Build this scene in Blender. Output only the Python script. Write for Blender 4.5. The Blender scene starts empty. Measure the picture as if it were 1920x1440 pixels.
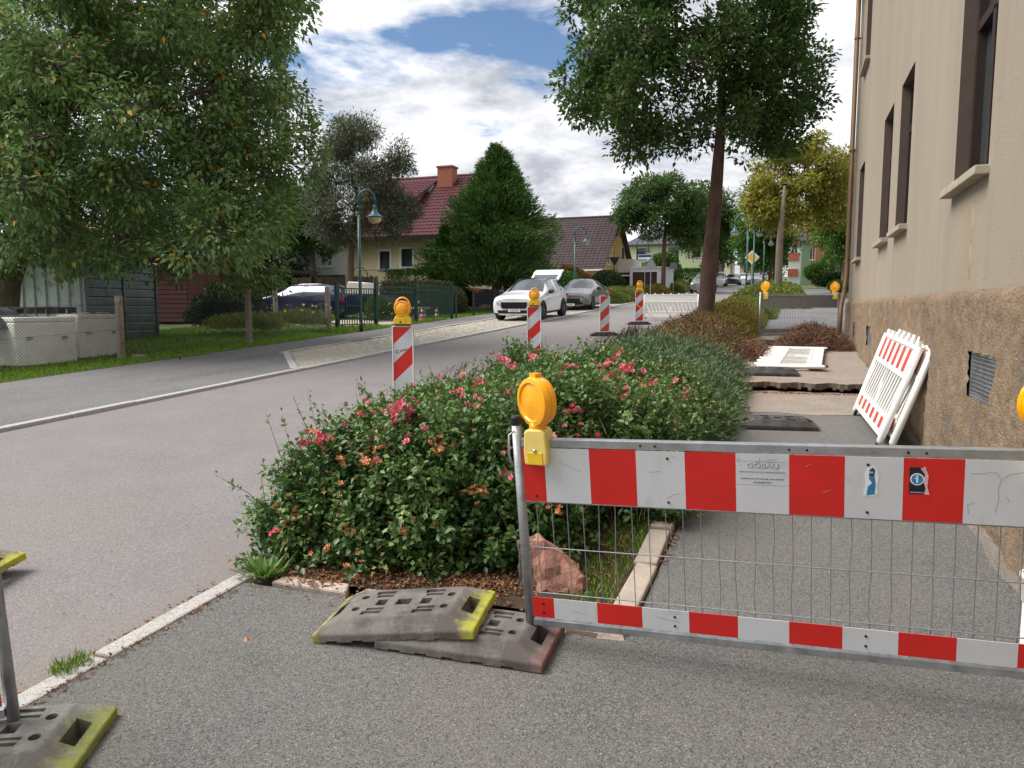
import bpy, bmesh, math, random
import numpy as np
from mathutils import Matrix, Vector, Euler
R=math.radians
random.seed(7); NR=np.random.default_rng(11)
SC=bpy.context.scene; COL=SC.collection
S_=0.045                       # the street climbs 4.5 %
def G(x,y): return S_*max(-12.0,min(y,230.0))
# ---------------------------------------------------------------- camera
cam=bpy.data.cameras.new('camera'); cam.sensor_width=36; cam.lens=26.25; cam.clip_start=.05; cam.clip_end=3000
co=bpy.data.objects.new('camera',cam); COL.objects.link(co); SC.camera=co
yaw,pit=R(20.42),R(5.913)
fh=Vector((-math.sin(yaw),math.cos(yaw),0)); rt=Vector((math.cos(yaw),math.sin(yaw),0))
Fw=fh*math.cos(pit)-Vector((0,0,1))*math.sin(pit); Up=fh*math.sin(pit)+Vector((0,0,1))*math.cos(pit)
co.matrix_world=Matrix(((rt.x,Up.x,-Fw.x,0),(rt.y,Up.y,-Fw.y,0),(rt.z,Up.z,-Fw.z,1.7),(0,0,0,1)))
SC.render.resolution_x=1024; SC.render.resolution_y=768
SC.render.engine='CYCLES'
# ---------------------------------------------------------------- world, sun, exposure
SUN_EL,SUN_AZ=52.0,-105.0         # azimuth from +Y towards +X
w=bpy.data.worlds.new('World'); SC.world=w; w.use_nodes=True
nt=w.node_tree; N=nt.nodes; L=nt.links; N.clear()
out=N.new('ShaderNodeOutputWorld'); bg=N.new('ShaderNodeBackground'); bg.inputs[1].default_value=1.0
sky=N.new('ShaderNodeTexSky'); sky.sky_type='NISHITA'; sky.sun_disc=False
sky.sun_elevation=R(SUN_EL); sky.sun_rotation=R(SUN_AZ); sky.air_density=1.0; sky.dust_density=.2; sky.ozone_density=4.0
tc=N.new('ShaderNodeTexCoord'); sp=N.new('ShaderNodeSeparateXYZ'); L.new(tc.outputs['Generated'],sp.inputs[0])
def mth(op,a,b=None,c=None,clamp=False):
    n=N.new('ShaderNodeMath'); n.operation=op; n.use_clamp=clamp
    for i,q in enumerate((a,b,c)):
        if q is None: continue
        if isinstance(q,(int,float)): n.inputs[i].default_value=q
        else: L.new(q,n.inputs[i])
    return n.outputs[0]
zc=mth('ADD',mth('MAXIMUM',sp.outputs[2],0.0),.22)
cx=mth('DIVIDE',sp.outputs[0],zc); cy=mth('DIVIDE',sp.outputs[1],zc)
cb=N.new('ShaderNodeCombineXYZ'); L.new(cx,cb.inputs[0]); L.new(cy,cb.inputs[1]); cb.inputs[2].default_value=3.7
def noise(vec,scale,det,rough,off=(0,0,0),dist=0.0):
    mp=N.new('ShaderNodeMapping'); mp.inputs['Location'].default_value=off; L.new(vec,mp.inputs[0])
    n=N.new('ShaderNodeTexNoise'); n.inputs['Scale'].default_value=scale; n.inputs['Detail'].default_value=det
    n.inputs['Roughness'].default_value=rough; n.inputs['Distortion'].default_value=dist; L.new(mp.outputs[0],n.inputs['Vector']); return n.outputs[0]
CLOUD_OFF=(.935,5.48,0)
n1=noise(cb.outputs[0],1.05,9,.56,CLOUD_OFF,.25); n2=noise(cb.outputs[0],2.6,8,.6,(4.1,2.2,0),.2)
cr=N.new('ShaderNodeValToRGB'); L.new(n1,cr.inputs[0]); cr.color_ramp.elements[0].position=.362; cr.color_ramp.elements[1].position=.412
cc=N.new('ShaderNodeValToRGB'); L.new(n2,cc.inputs[0])
cc.color_ramp.elements[0].position=.36; cc.color_ramp.elements[0].color=(.27,.285,.32,1)
cc.color_ramp.elements[1].position=.60; cc.color_ramp.elements[1].color=(.64,.64,.65,1)
sk=N.new('ShaderNodeMixRGB'); sk.blend_type='MULTIPLY'; sk.inputs[0].default_value=1; L.new(sky.outputs[0],sk.inputs[1]); sk.inputs[2].default_value=(.062,.062,.062,1)
mx=N.new('ShaderNodeMixRGB'); L.new(cr.outputs[0],mx.inputs[0]); L.new(sk.outputs[0],mx.inputs[1]); L.new(cc.outputs[0],mx.inputs[2])
L.new(mx.outputs[0],bg.inputs[0]); L.new(bg.outputs[0],out.inputs[0])
sl=bpy.data.lights.new('sun','SUN'); sl.energy=2.4; sl.angle=R(38); sl.color=(1,.96,.9)
so=bpy.data.objects.new('sun',sl); COL.objects.link(so); so.location=(-10,10,40)
sd=Vector((math.sin(R(SUN_AZ))*math.cos(R(SUN_EL)),math.cos(R(SUN_AZ))*math.cos(R(SUN_EL)),math.sin(R(SUN_EL))))
so.rotation_euler=sd.to_track_quat('Z','Y').to_euler()
SC.view_settings.view_transform='Standard'; SC.view_settings.look='None'; SC.view_settings.exposure=1.02; SC.view_settings.gamma=1.0; SC.view_settings.use_curve_mapping=False
# ---------------------------------------------------------------- materials
def newmat(name):
    m=bpy.data.materials.new(name); m.use_nodes=True; return m,m.node_tree,m.node_tree.nodes['Principled BSDF']
def c4(c): return (c[0],c[1],c[2],1)
def M(name,base,rough=.7,metal=0,var=.14,scale=6,bump=0,bscale=60,spec=.4,coat=0,alt=None,ath=(.52,.66),ascale=2.5,stretch=(1,1,1),specks=None,sscale=90,sth=.12):
    m,nt,b=newmat(name); N=nt.nodes; L=nt.links
    tc=N.new('ShaderNodeTexCoord'); mp=N.new('ShaderNodeMapping'); mp.inputs['Scale'].default_value=stretch; L.new(tc.outputs['Object'],mp.inputs[0])
    def nz(s,d=6,r=.6):
        n=N.new('ShaderNodeTexNoise'); n.inputs['Scale'].default_value=s; n.inputs['Detail'].default_value=d; n.inputs['Roughness'].default_value=r; L.new(mp.outputs[0],n.inputs['Vector']); return n.outputs[0]
    def ramp(f,p0,p1,a,c):
        r=N.new('ShaderNodeValToRGB'); r.color_ramp.elements[0].position=p0; r.color_ramp.elements[1].position=p1
        r.color_ramp.elements[0].color=c4(a); r.color_ramp.elements[1].color=c4(c); L.new(f,r.inputs[0]); return r.outputs[0]
    col=ramp(nz(scale),.3,.7,[k*(1-var) for k in base],[min(1,k*(1+var)) for k in base])
    if alt:
        f=ramp(nz(ascale,8,.65),ath[0],ath[1],(0,0,0),(1,1,1)); x=N.new('ShaderNodeMixRGB'); L.new(f,x.inputs[0]); L.new(col,x.inputs[1]); x.inputs[2].default_value=c4(alt); col=x.outputs[0]
    if specks:
        for k,(sc,cl,th) in enumerate(specks):
            v=N.new('ShaderNodeTexVoronoi'); v.inputs['Scale'].default_value=sc; L.new(mp.outputs[0],v.inputs['Vector'])
            sv=N.new('ShaderNodeSeparateColor'); L.new(v.outputs['Color'],sv.inputs[0])
            f=ramp(sv.outputs[k%3],th,th+.08,(0,0,0),(1,1,1)); x=N.new('ShaderNodeMixRGB'); L.new(f,x.inputs[0]); L.new(col,x.inputs[1]); x.inputs[2].default_value=c4(cl); col=x.outputs[0]
    L.new(col,b.inputs['Base Color']); b.inputs['Roughness'].default_value=rough; b.inputs['Metallic'].default_value=metal
    b.inputs['Specular IOR Level'].default_value=spec; b.inputs['Coat Weight'].default_value=coat
    if bump:
        bp=N.new('ShaderNodeBump'); bp.inputs['Strength'].default_value=min(1,bump); bp.inputs['Distance'].default_value=.01*max(1,bump); L.new(nz(bscale,5,.65),bp.inputs['Height']); L.new(bp.outputs[0],b.inputs['Normal'])
    return m
def LM(name,stops,rough=.5,trans=.38,spec=.35):
    m,nt,b=newmat(name); N=nt.nodes; L=nt.links
    at=N.new('ShaderNodeAttribute'); at.attribute_name='rnd'; r=N.new('ShaderNodeValToRGB'); L.new(at.outputs['Fac'],r.inputs[0])
    e=r.color_ramp.elements
    while len(e)<len(stops): e.new(.5)
    for q,(p,c) in zip(e,stops): q.position=p; q.color=c4(c)
    L.new(r.outputs[0],b.inputs['Base Color']); b.inputs['Roughness'].default_value=rough; b.inputs['Specular IOR Level'].default_value=spec
    if trans:
        t=N.new('ShaderNodeBsdfTranslucent'); L.new(r.outputs[0],t.inputs[0]); x=N.new('ShaderNodeMixShader'); x.inputs[0].default_value=trans
        L.new(b.outputs[0],x.inputs[1]); L.new(t.outputs[0],x.inputs[2]); L.new(x.outputs[0],N['Material Output'].inputs[0])
    return m
MT={}
def defm(k,*a,**kw): MT[k]=M(k,*a,**kw)
defm('road',(.205,.186,.188),.85,var=.12,scale=1.3,bump=.5,bscale=160,alt=(.215,.190,.178),ath=(.44,.70),ascale=.45,specks=[(150,(.30,.285,.28),.80),(170,(.12,.115,.12),.84)])
defm('asphalt',(.155,.152,.146),.9,var=.16,scale=1.6,bump=.9,bscale=150,alt=(.185,.168,.145),ath=(.48,.72),ascale=.9,specks=[(170,(.30,.29,.275),.85),(190,(.075,.073,.07),.74),(120,(.20,.195,.185),.80)])
defm('asphalt_walk',(.150,.148,.148),.9,var=.12,scale=1.1,bump=.6,bscale=120,alt=(.115,.113,.112),ath=(.5,.62),ascale=.8,stretch=(1,.35,1),specks=[(120,(.24,.235,.23),.82)])
defm('slab',(.33,.275,.23),.9,var=.15,scale=2.2,bump=.9,bscale=110,alt=(.34,.235,.165),ath=(.52,.68),ascale=.9,specks=[(120,(.36,.33,.3),.85),(110,(.15,.13,.12),.82)])
defm('slab_edge',(.16,.13,.10),.95,var=.3,scale=9,bump=2,bscale=50)
defm('concrete',(.42,.40,.36),.9,var=.14,scale=5,bump=.8,bscale=70,alt=(.30,.27,.22),ath=(.55,.75),ascale=2.4)
defm('concrete_block',(.80,.77,.70),.85,var=.10,scale=2,bump=.4,bscale=60,alt=(.58,.52,.42),ath=(.58,.8),ascale=1.6)
defm('post_concrete',(.36,.31,.25),.9,var=.2,scale=14,bump=1,bscale=90,alt=(.24,.22,.16),ath=(.55,.7),ascale=7)
defm('granite',(.46,.44,.42),.8,var=.14,scale=20,bump=.6,bscale=120,specks=[(160,(.25,.24,.24),.80)])
defm('granite_warm',(.50,.42,.35),.85,var=.16,scale=9,bump=1,bscale=80,alt=(.36,.29,.23),ath=(.52,.7),ascale=4)
defm('cobble',(.47,.435,.37),.8,var=.28,scale=7,bump=.5,bscale=80,alt=(.33,.30,.25),ath=(.5,.6),ascale=9)
defm('joint',(.17,.15,.10),.95,var=.3,scale=10,alt=(.13,.16,.05),ath=(.45,.6),ascale=.9)
defm('soil',(.055,.036,.022),.95,var=.4,scale=14,bump=2,bscale=40)
defm('ground',(.085,.105,.035),.95,var=.3,scale=.6,bump=1.5,bscale=14,alt=(.12,.115,.05),ath=(.5,.7),ascale=.25)
defm('gravel',(.36,.32,.25),.95,var=.2,scale=9,bump=1,bscale=60)
defm('sand',(.205,.172,.138),.95,var=.15,scale=5,bump=.9,bscale=150,specks=[(170,(.29,.27,.24),.86),(190,(.11,.095,.08),.8)])
defm('galv',(.42,.44,.46),.42,.75,var=.22,scale=9,bump=.15,bscale=80,alt=(.30,.31,.32),ath=(.5,.7),ascale=14)
defm('alu_back',(.34,.355,.37),.5,.45,var=.15,scale=4,stretch=(6,1,1))
defm('wire',(.34,.36,.38),.45,.7,var=.2,scale=20)
defm('fence_wire',(.10,.105,.11),.6,.3,var=.2,scale=20)
defm('twig_pale',(.30,.19,.11),.9,var=.3,scale=5)
defm('black_plastic',(.012,.012,.013),.45,var=.1)
defm('dark',(.02,.02,.022),.8,var=.2)
defm('rubber',(.018,.018,.019),.75,var=.2,scale=20,bump=.2)
defm('white_plastic',(.74,.72,.66),.5,var=.06,scale=6,alt=(.55,.50,.42),ath=(.58,.75),ascale=5)
defm('white_plastic_clean',(.78,.77,.74),.45,var=.05,scale=4,alt=(.62,.58,.52),ath=(.6,.8),ascale=3)
defm('foil_white',(.60,.62,.65),.38,var=.05,scale=4,alt=(.47,.47,.47),ath=(.60,.72),ascale=5)
defm('foil_red',(.62,.022,.018),.35,var=.08,scale=5,alt=(.50,.03,.025),ath=(.58,.75),ascale=6)
defm('foil_red_faded',(.55,.07,.05),.5,var=.12,scale=6)
defm('lamp_yellow',(.82,.64,.18),.45,var=.08,scale=12,alt=(.72,.62,.25),ath=(.5,.7),ascale=10)
defm('lamp_yellow_dark',(.78,.52,.02),.42,var=.08,scale=12)
defm('ink',(.035,.037,.05),.6,var=.1)
defm('ink_grey',(.23,.24,.27),.6,var=.1)
defm('sticker_blue',(.03,.22,.42),.4,var=.25,scale=30)
defm('sticker_black',(.012,.016,.03),.4,var=.1)
defm('sticker_white',(.78,.80,.82),.4,var=.05)
defm('sticker_pink',(.72,.42,.45),.5,var=.2,scale=40)
defm('render',(.385,.328,.262),.92,var=.07,scale=1.6,bump=1.2,bscale=120,alt=(.34,.275,.205),ath=(.44,.74),ascale=.8,stretch=(1,1,.35))
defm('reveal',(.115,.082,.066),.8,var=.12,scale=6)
defm('plinth',(.335,.235,.15),.95,var=.25,scale=7,bump=3,bscale=55,alt=(.20,.155,.115),ath=(.46,.66),ascale=1.5,specks=[(95,(.375,.275,.185),.80),(105,(.225,.16,.105),.80)])
defm('stone_sill',(.40,.345,.27),.85,var=.15,scale=12,bump=.6,bscale=90)
defm('frame_brown',(.030,.018,.015),.5,var=.15)
defm('brown_pipe',(.19,.115,.06),.5,.2,var=.2,scale=5,stretch=(1,1,.3))
defm('bark',(.105,.062,.047),.95,var=.35,scale=9,bump=3,bscale=38,stretch=(1,1,.35))
defm('bark_grey',(.15,.12,.085),.95,var=.3,scale=9,bump=2.5,bscale=30,stretch=(1,1,.35))
defm('twig',(.17,.088,.058),.9,var=.35,scale=5)
defm('twig_green',(.10,.12,.035),.8,var=.3,scale=5)
defm('rock',(.40,.20,.15),.9,var=.2,scale=6,bump=1.5,bscale=35,alt=(.26,.13,.10),ath=(.5,.64),ascale=9)
defm('rock_grey',(.125,.095,.078),.95,var=.3,scale=8,bump=2.2,bscale=35,alt=(.20,.16,.13),ath=(.52,.66),ascale=12)
defm('lamp_green',(.060,.145,.140),.45,.1,var=.16,scale=6,alt=(.20,.27,.26),ath=(.60,.7),ascale=9)
defm('lamp_blue',(.045,.125,.160),.35,.3,var=.12,scale=7)
defm('lamp_bowl',(.55,.43,.27),.3,var=.08,coat=.3)
defm('gate_green',(.010,.045,.035),.45,var=.15)
defm('anthracite',(.025,.028,.034),.5,var=.15)
defm('car_white',(.78,.79,.81),.25,var=.02,coat=.8)
defm('car_grey',(.17,.165,.175),.28,.55,var=.03,coat=.8)
defm('car_blue',(.012,.020,.085),.22,.3,var=.03,coat=.9)
defm('car_silver',(.50,.51,.53),.3,.5,var=.03,coat=.6)
defm('car_black',(.02,.02,.023),.25,.2,var=.03,coat=.8)
defm('glass_car',(.035,.045,.055),.06,var=.05,spec=.9,coat=.6)
defm('chrome',(.6,.6,.62),.2,.9,var=.03)
defm('rim',(.10,.10,.11),.35,.7,var=.1)
defm('light_glass',(.62,.64,.66),.12,.2,var=.1,coat=.6)
defm('tail_red',(.45,.015,.015),.2,var=.1,coat=.6)
defm('plate_white',(.76,.77,.77),.4,var=.03)
defm('plate_blue',(.02,.06,.35),.4,var=.03)
defm('cream_wall',(.72,.61,.40),.9,var=.05,scale=2)
defm('white_wall',(.74,.75,.77),.9,var=.04,scale=2)
defm('yellow_wall',(.72,.47,.17),.9,var=.05,scale=2)
defm('green_wall',(.66,.72,.46),.9,var=.04,scale=2)
defm('pale_wall',(.68,.60,.48),.9,var=.05,scale=2)
defm('pink_wall',(.62,.44,.36),.9,var=.05,scale=2)
defm('red_wall',(.52,.13,.09),.9,var=.06,scale=2)
defm('dkgreen_wall',(.16,.27,.16),.9,var=.05,scale=2)
defm('brick',(.34,.105,.06),.9,var=.25,scale=12)
defm('brick_dark',(.26,.11,.075),.9,var=.25,scale=8)
defm('mortar',(.34,.29,.24),.95,var=.1)
defm('tile_red',(.082,.018,.024),.5,var=.2,scale=3,spec=.22)
defm('tile_dark',(.060,.042,.044),.75,var=.2,scale=2,spec=.2)
defm('slate',(.07,.072,.085),.5,var=.15,scale=2)
defm('house_glass',(.05,.062,.07),.06,var=.2,scale=1,spec=.9)
defm('blind',(.55,.62,.60),.6,var=.05)
defm('white_trim',(.80,.80,.78),.6,var=.03)
defm('shed_red',(.115,.040,.038),.8,var=.15,scale=4)
defm('zinc',(.56,.62,.64),.5,.45,var=.12,scale=3,alt=(.30,.32,.33),ath=(.5,.7),ascale=3)
defm('zinc_dark',(.15,.18,.18),.5,.5,var=.15,scale=3,alt=(.10,.11,.11),ath=(.5,.7),ascale=2)
defm('wood_dark',(.06,.036,.025),.8,var=.25,scale=3,stretch=(1,1,.2))
defm('wood_grey',(.19,.155,.115),.9,var=.25,scale=6,stretch=(4,4,.3))
defm('wood',(.30,.19,.10),.85,var=.2,scale=6)
defm('garage_brown',(.06,.030,.026),.6,var=.08)
defm('tarp',(.07,.072,.08),.55,var=.15,scale=3)
defm('tarp_blue',(.05,.20,.55),.5,var=.1)
defm('cone_red',(.62,.09,.03),.5,var=.1)
defm('sign_yellow',(.85,.55,.02),.4,var=.03)
defm('sign_blue',(.03,.05,.24),.4,var=.03)
defm('sign_back',(.28,.29,.31),.5,.5,var=.1)
defm('pink',(.88,.24,.32),.6,var=.25,scale=25)
defm('pink_deep',(.82,.13,.20),.6,var=.25,scale=25)
defm('faded',(.62,.25,.12),.8,var=.3,scale=30)
defm('yellow_petal',(.85,.62,.03),.6,var=.1)
# plastic foot plates: rubber grey with worn paint at the ends
def platemat(name,paint,x0,x1,amt,base=(.185,.172,.158)):
    m=M(name,base,.9,var=.30,scale=7,bump=.5,bscale=70,alt=(base[0]*.55,base[1]*.50,base[2]*.50),ath=(.42,.60),ascale=5)
    nt=m.node_tree; N=nt.nodes; L=nt.links; b=N['Principled BSDF']; src=b.inputs['Base Color'].links[0].from_socket
    tc=N.new('ShaderNodeTexCoord'); s=N.new('ShaderNodeSeparateXYZ'); L.new(tc.outputs['Object'],s.inputs[0])
    n=N.new('ShaderNodeTexNoise'); n.inputs['Scale'].default_value=16; n.inputs['Detail'].default_value=9; n.inputs['Roughness'].default_value=.72; L.new(tc.outputs['Object'],n.inputs['Vector'])
    def mt(op,a,b):
        k=N.new('ShaderNodeMath'); k.operation=op
        for i,q in enumerate((a,b)):
            if isinstance(q,(int,float)): k.inputs[i].default_value=q
            else: L.new(q,k.inputs[i])
        return k.outputs[0]
    mask=None
    for sg,xx in ((1,x1),(-1,x0)):
        if xx is None: continue
        a=mt('SUBTRACT',mt('MULTIPLY',s.outputs[0],sg),xx); a=mt('ADD',mt('MULTIPLY',a,9),mt('MULTIPLY',mt('SUBTRACT',n.outputs[0],.5),2.6))
        mask=a if mask is None else mt('MAXIMUM',mask,a)
    cl=N.new('ShaderNodeClamp'); L.new(mask,cl.inputs[0]); f=mt('MULTIPLY',cl.outputs[0],amt)
    x=N.new('ShaderNodeMixRGB'); L.new(f,x.inputs[0]); L.new(src,x.inputs[1]); x.inputs[2].default_value=c4(paint); L.new(x.outputs[0],b.inputs['Base Color']); MT[name]=m
platemat('plate_yellow',(.55,.53,.03),.345,.315,.95)
platemat('plate_red',(.40,.09,.08),.50,.345,.6)
platemat('plate_green',(.30,.33,.05),.33,.30,.85,(.21,.21,.195))
platemat('plate_plain',(.1,.1,.1),.6,.6,.0,(.085,.08,.078))
# masks for stains with a place of their own
def stain(name,color,axis_terms,nscale,gain,ngain,amt,stretch=(1,1,1)):
    m=MT[name]; nt=m.node_tree; N=nt.nodes; L=nt.links; b=N['Principled BSDF']; src=b.inputs['Base Color'].links[0].from_socket
    tc=N.new('ShaderNodeTexCoord'); s=N.new('ShaderNodeSeparateXYZ'); L.new(tc.outputs['Object'],s.inputs[0]); mp=N.new('ShaderNodeMapping'); mp.inputs['Scale'].default_value=stretch; L.new(tc.outputs['Object'],mp.inputs[0])
    n=N.new('ShaderNodeTexNoise'); n.inputs['Scale'].default_value=nscale; n.inputs['Detail'].default_value=8; n.inputs['Roughness'].default_value=.65; L.new(mp.outputs[0],n.inputs['Vector'])
    def mt(op,a,b):
        k=N.new('ShaderNodeMath'); k.operation=op
        for i,q in enumerate((a,b)):
            if isinstance(q,(int,float)): k.inputs[i].default_value=q
            else: L.new(q,k.inputs[i])
        return k.outputs[0]
    mask=None
    for ax,sg,x0,g in axis_terms:      # g*(sg*coord-x0), the smallest counts
        a=mt('MULTIPLY',mt('SUBTRACT',mt('MULTIPLY',s.outputs[ax],sg),x0),g); mask=a if mask is None else mt('MINIMUM',mask,a)
    a=mt('MULTIPLY',mt('SUBTRACT',n.outputs[0],.5),ngain); mask=a if mask is None else mt('ADD',mask,a)
    cl=N.new('ShaderNodeClamp'); L.new(mask,cl.inputs[0]); f=mt('MULTIPLY',cl.outputs[0],amt); x=N.new('ShaderNodeMixRGB'); L.new(f,x.inputs[0]); L.new(src,x.inputs[1]); x.inputs[2].default_value=c4(color); L.new(x.outputs[0],b.inputs['Base Color'])
stain('road',(.24,.190,.150),[(0,1,-3.6,1.2)],1.6,1,3.2,.5)                      # silt washed to the near kerb
stain('road',(.15,.138,.14),[],.35,1,2.2,.45,(1,.12,1))                            # wheel tracks
stain('asphalt',(.21,.175,.14),[],1.3,1,2.6,.5)
stain('asphalt',(.105,.103,.10),[],.8,1,2.4,.55)
stain('render',(.27,.215,.165),[],2.2,1,2.6,.6,(1,1,.10))                           # rain streaks
stain('render',(.36,.27,.17),[(1,1,-2.75,2.2),(1,-1,1.9,2.2),(2,-1,-2.32,2.5)],5,1,3.2,.7,(1,1,.4))   # ochre patch under the near sill
stain('plinth',(.17,.135,.105),[],1.1,1,3.0,.6)
stain('foil_white',(.42,.41,.39),[],7,1,2.2,.5,(1,1,.4))
# amber lenses
m,nt_,b=newmat('amber'); b.inputs['Base Color'].default_value=(1.0,.42,.002,1); b.inputs['Roughness'].default_value=.18; b.inputs['Coat Weight'].default_value=.5
b.inputs['Subsurface Weight'].default_value=.2; b.inputs['Subsurface Radius'].default_value=(.05,.02,.004); b.inputs['Subsurface Scale'].default_value=.4
wv=nt_.nodes.new('ShaderNodeTexWave'); wv.wave_type='RINGS'; wv.rings_direction='SPHERICAL'; wv.inputs['Scale'].default_value=55; tcc=nt_.nodes.new('ShaderNodeTexCoord'); nt_.links.new(tcc.outputs['Object'],wv.inputs[0])
bp=nt_.nodes.new('ShaderNodeBump'); bp.inputs['Strength'].default_value=.25; bp.inputs['Distance'].default_value=.004; nt_.links.new(wv.outputs['Fac'],bp.inputs['Height']); nt_.links.new(bp.outputs[0],b.inputs['Normal']); MT['amber']=m
def lf(k,*a,**kw): MT[k]=LM(k,*a,**kw)
lf('leaf_walnut',[(0,(.075,.138,.042)),(.45,(.160,.262,.078)),(.90,(.290,.395,.140)),(.955,(.31,.40,.12)),(.965,(.60,.42,.05)),(1,(.70,.32,.04))])
lf('leaf_oak',[(0,(.030,.070,.018)),(.6,(.080,.150,.034)),(1,(.150,.230,.055))])
lf('leaf_grey',[(0,(.06,.075,.045)),(.6,(.125,.150,.085)),(1,(.20,.225,.13))],trans=.2)
lf('leaf_green',[(0,(0.041,0.097,0.019)),(.6,(0.089,0.203,0.032)),(1,(0.179,0.308,0.056))])
lf('leaf_yellow',[(0,(.16,.19,.03)),(.5,(.30,.30,.05)),(.8,(.40,.34,.06)),(1,(.45,.28,.04))])
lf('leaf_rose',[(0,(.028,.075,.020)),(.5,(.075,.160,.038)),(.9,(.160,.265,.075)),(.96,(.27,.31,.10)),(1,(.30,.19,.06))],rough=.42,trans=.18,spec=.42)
lf('leaf_juniper',[(0,(.035,.075,.032)),(.55,(.095,.160,.075)),(1,(.22,.28,.14))],rough=.7,trans=.1)
lf('leaf_cover',[(0,(0.078,0.098,0.016)),(.45,(0.169,0.189,0.026)),(.7,(0.260,0.208,0.039)),(.88,(0.364,0.195,0.046)),(1,(0.390,0.130,0.046))],rough=.6,trans=.2)
lf('leaf_cover_green',[(0,(0.058,0.098,0.016)),(.6,(0.143,0.208,0.029)),(.9,(0.234,0.247,0.039)),(1,(0.338,0.195,0.065))],rough=.6,trans=.2)
lf('leaf_dead',[(0,(0.065,0.029,0.018)),(.6,(0.156,0.072,0.039)),(1,(0.260,0.130,0.065))],rough=.8,trans=.1)
lf('leaf_litter',[(0,(.07,.03,.015)),(.5,(.20,.085,.035)),(1,(.34,.17,.07))],rough=.85,trans=0)
lf('grass',[(0,(0.067,0.144,0.016)),(.6,(0.163,0.326,0.023)),(.93,(0.288,0.422,0.058)),(1,(0.461,0.365,0.134))],rough=.6,trans=.2)
lf('leaf_conifer',[(0,(0.025,0.074,0.020)),(.6,(0.074,0.162,0.035)),(1,(0.177,0.284,0.054))],rough=.7,trans=.1)
lf('leaf_thuja',[(0,(0.025,0.076,0.013)),(.6,(0.067,0.185,0.020)),(1,(0.118,0.269,0.034))],rough=.7,trans=.1)
lf('leaf_hedge',[(0,(0.049,0.059,0.025)),(.6,(0.105,0.119,0.049)),(1,(0.168,0.168,0.070))],rough=.7,trans=.1)
lf('leaf_dark',[(0,(0.010,0.024,0.008)),(.6,(0.022,0.050,0.014)),(1,(0.042,0.084,0.024))],rough=.7,trans=.1)
lf('leaf_red',[(0,(.10,.05,.02)),(.5,(.20,.08,.04)),(1,(.24,.16,.04))],rough=.7,trans=.15)
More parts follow.
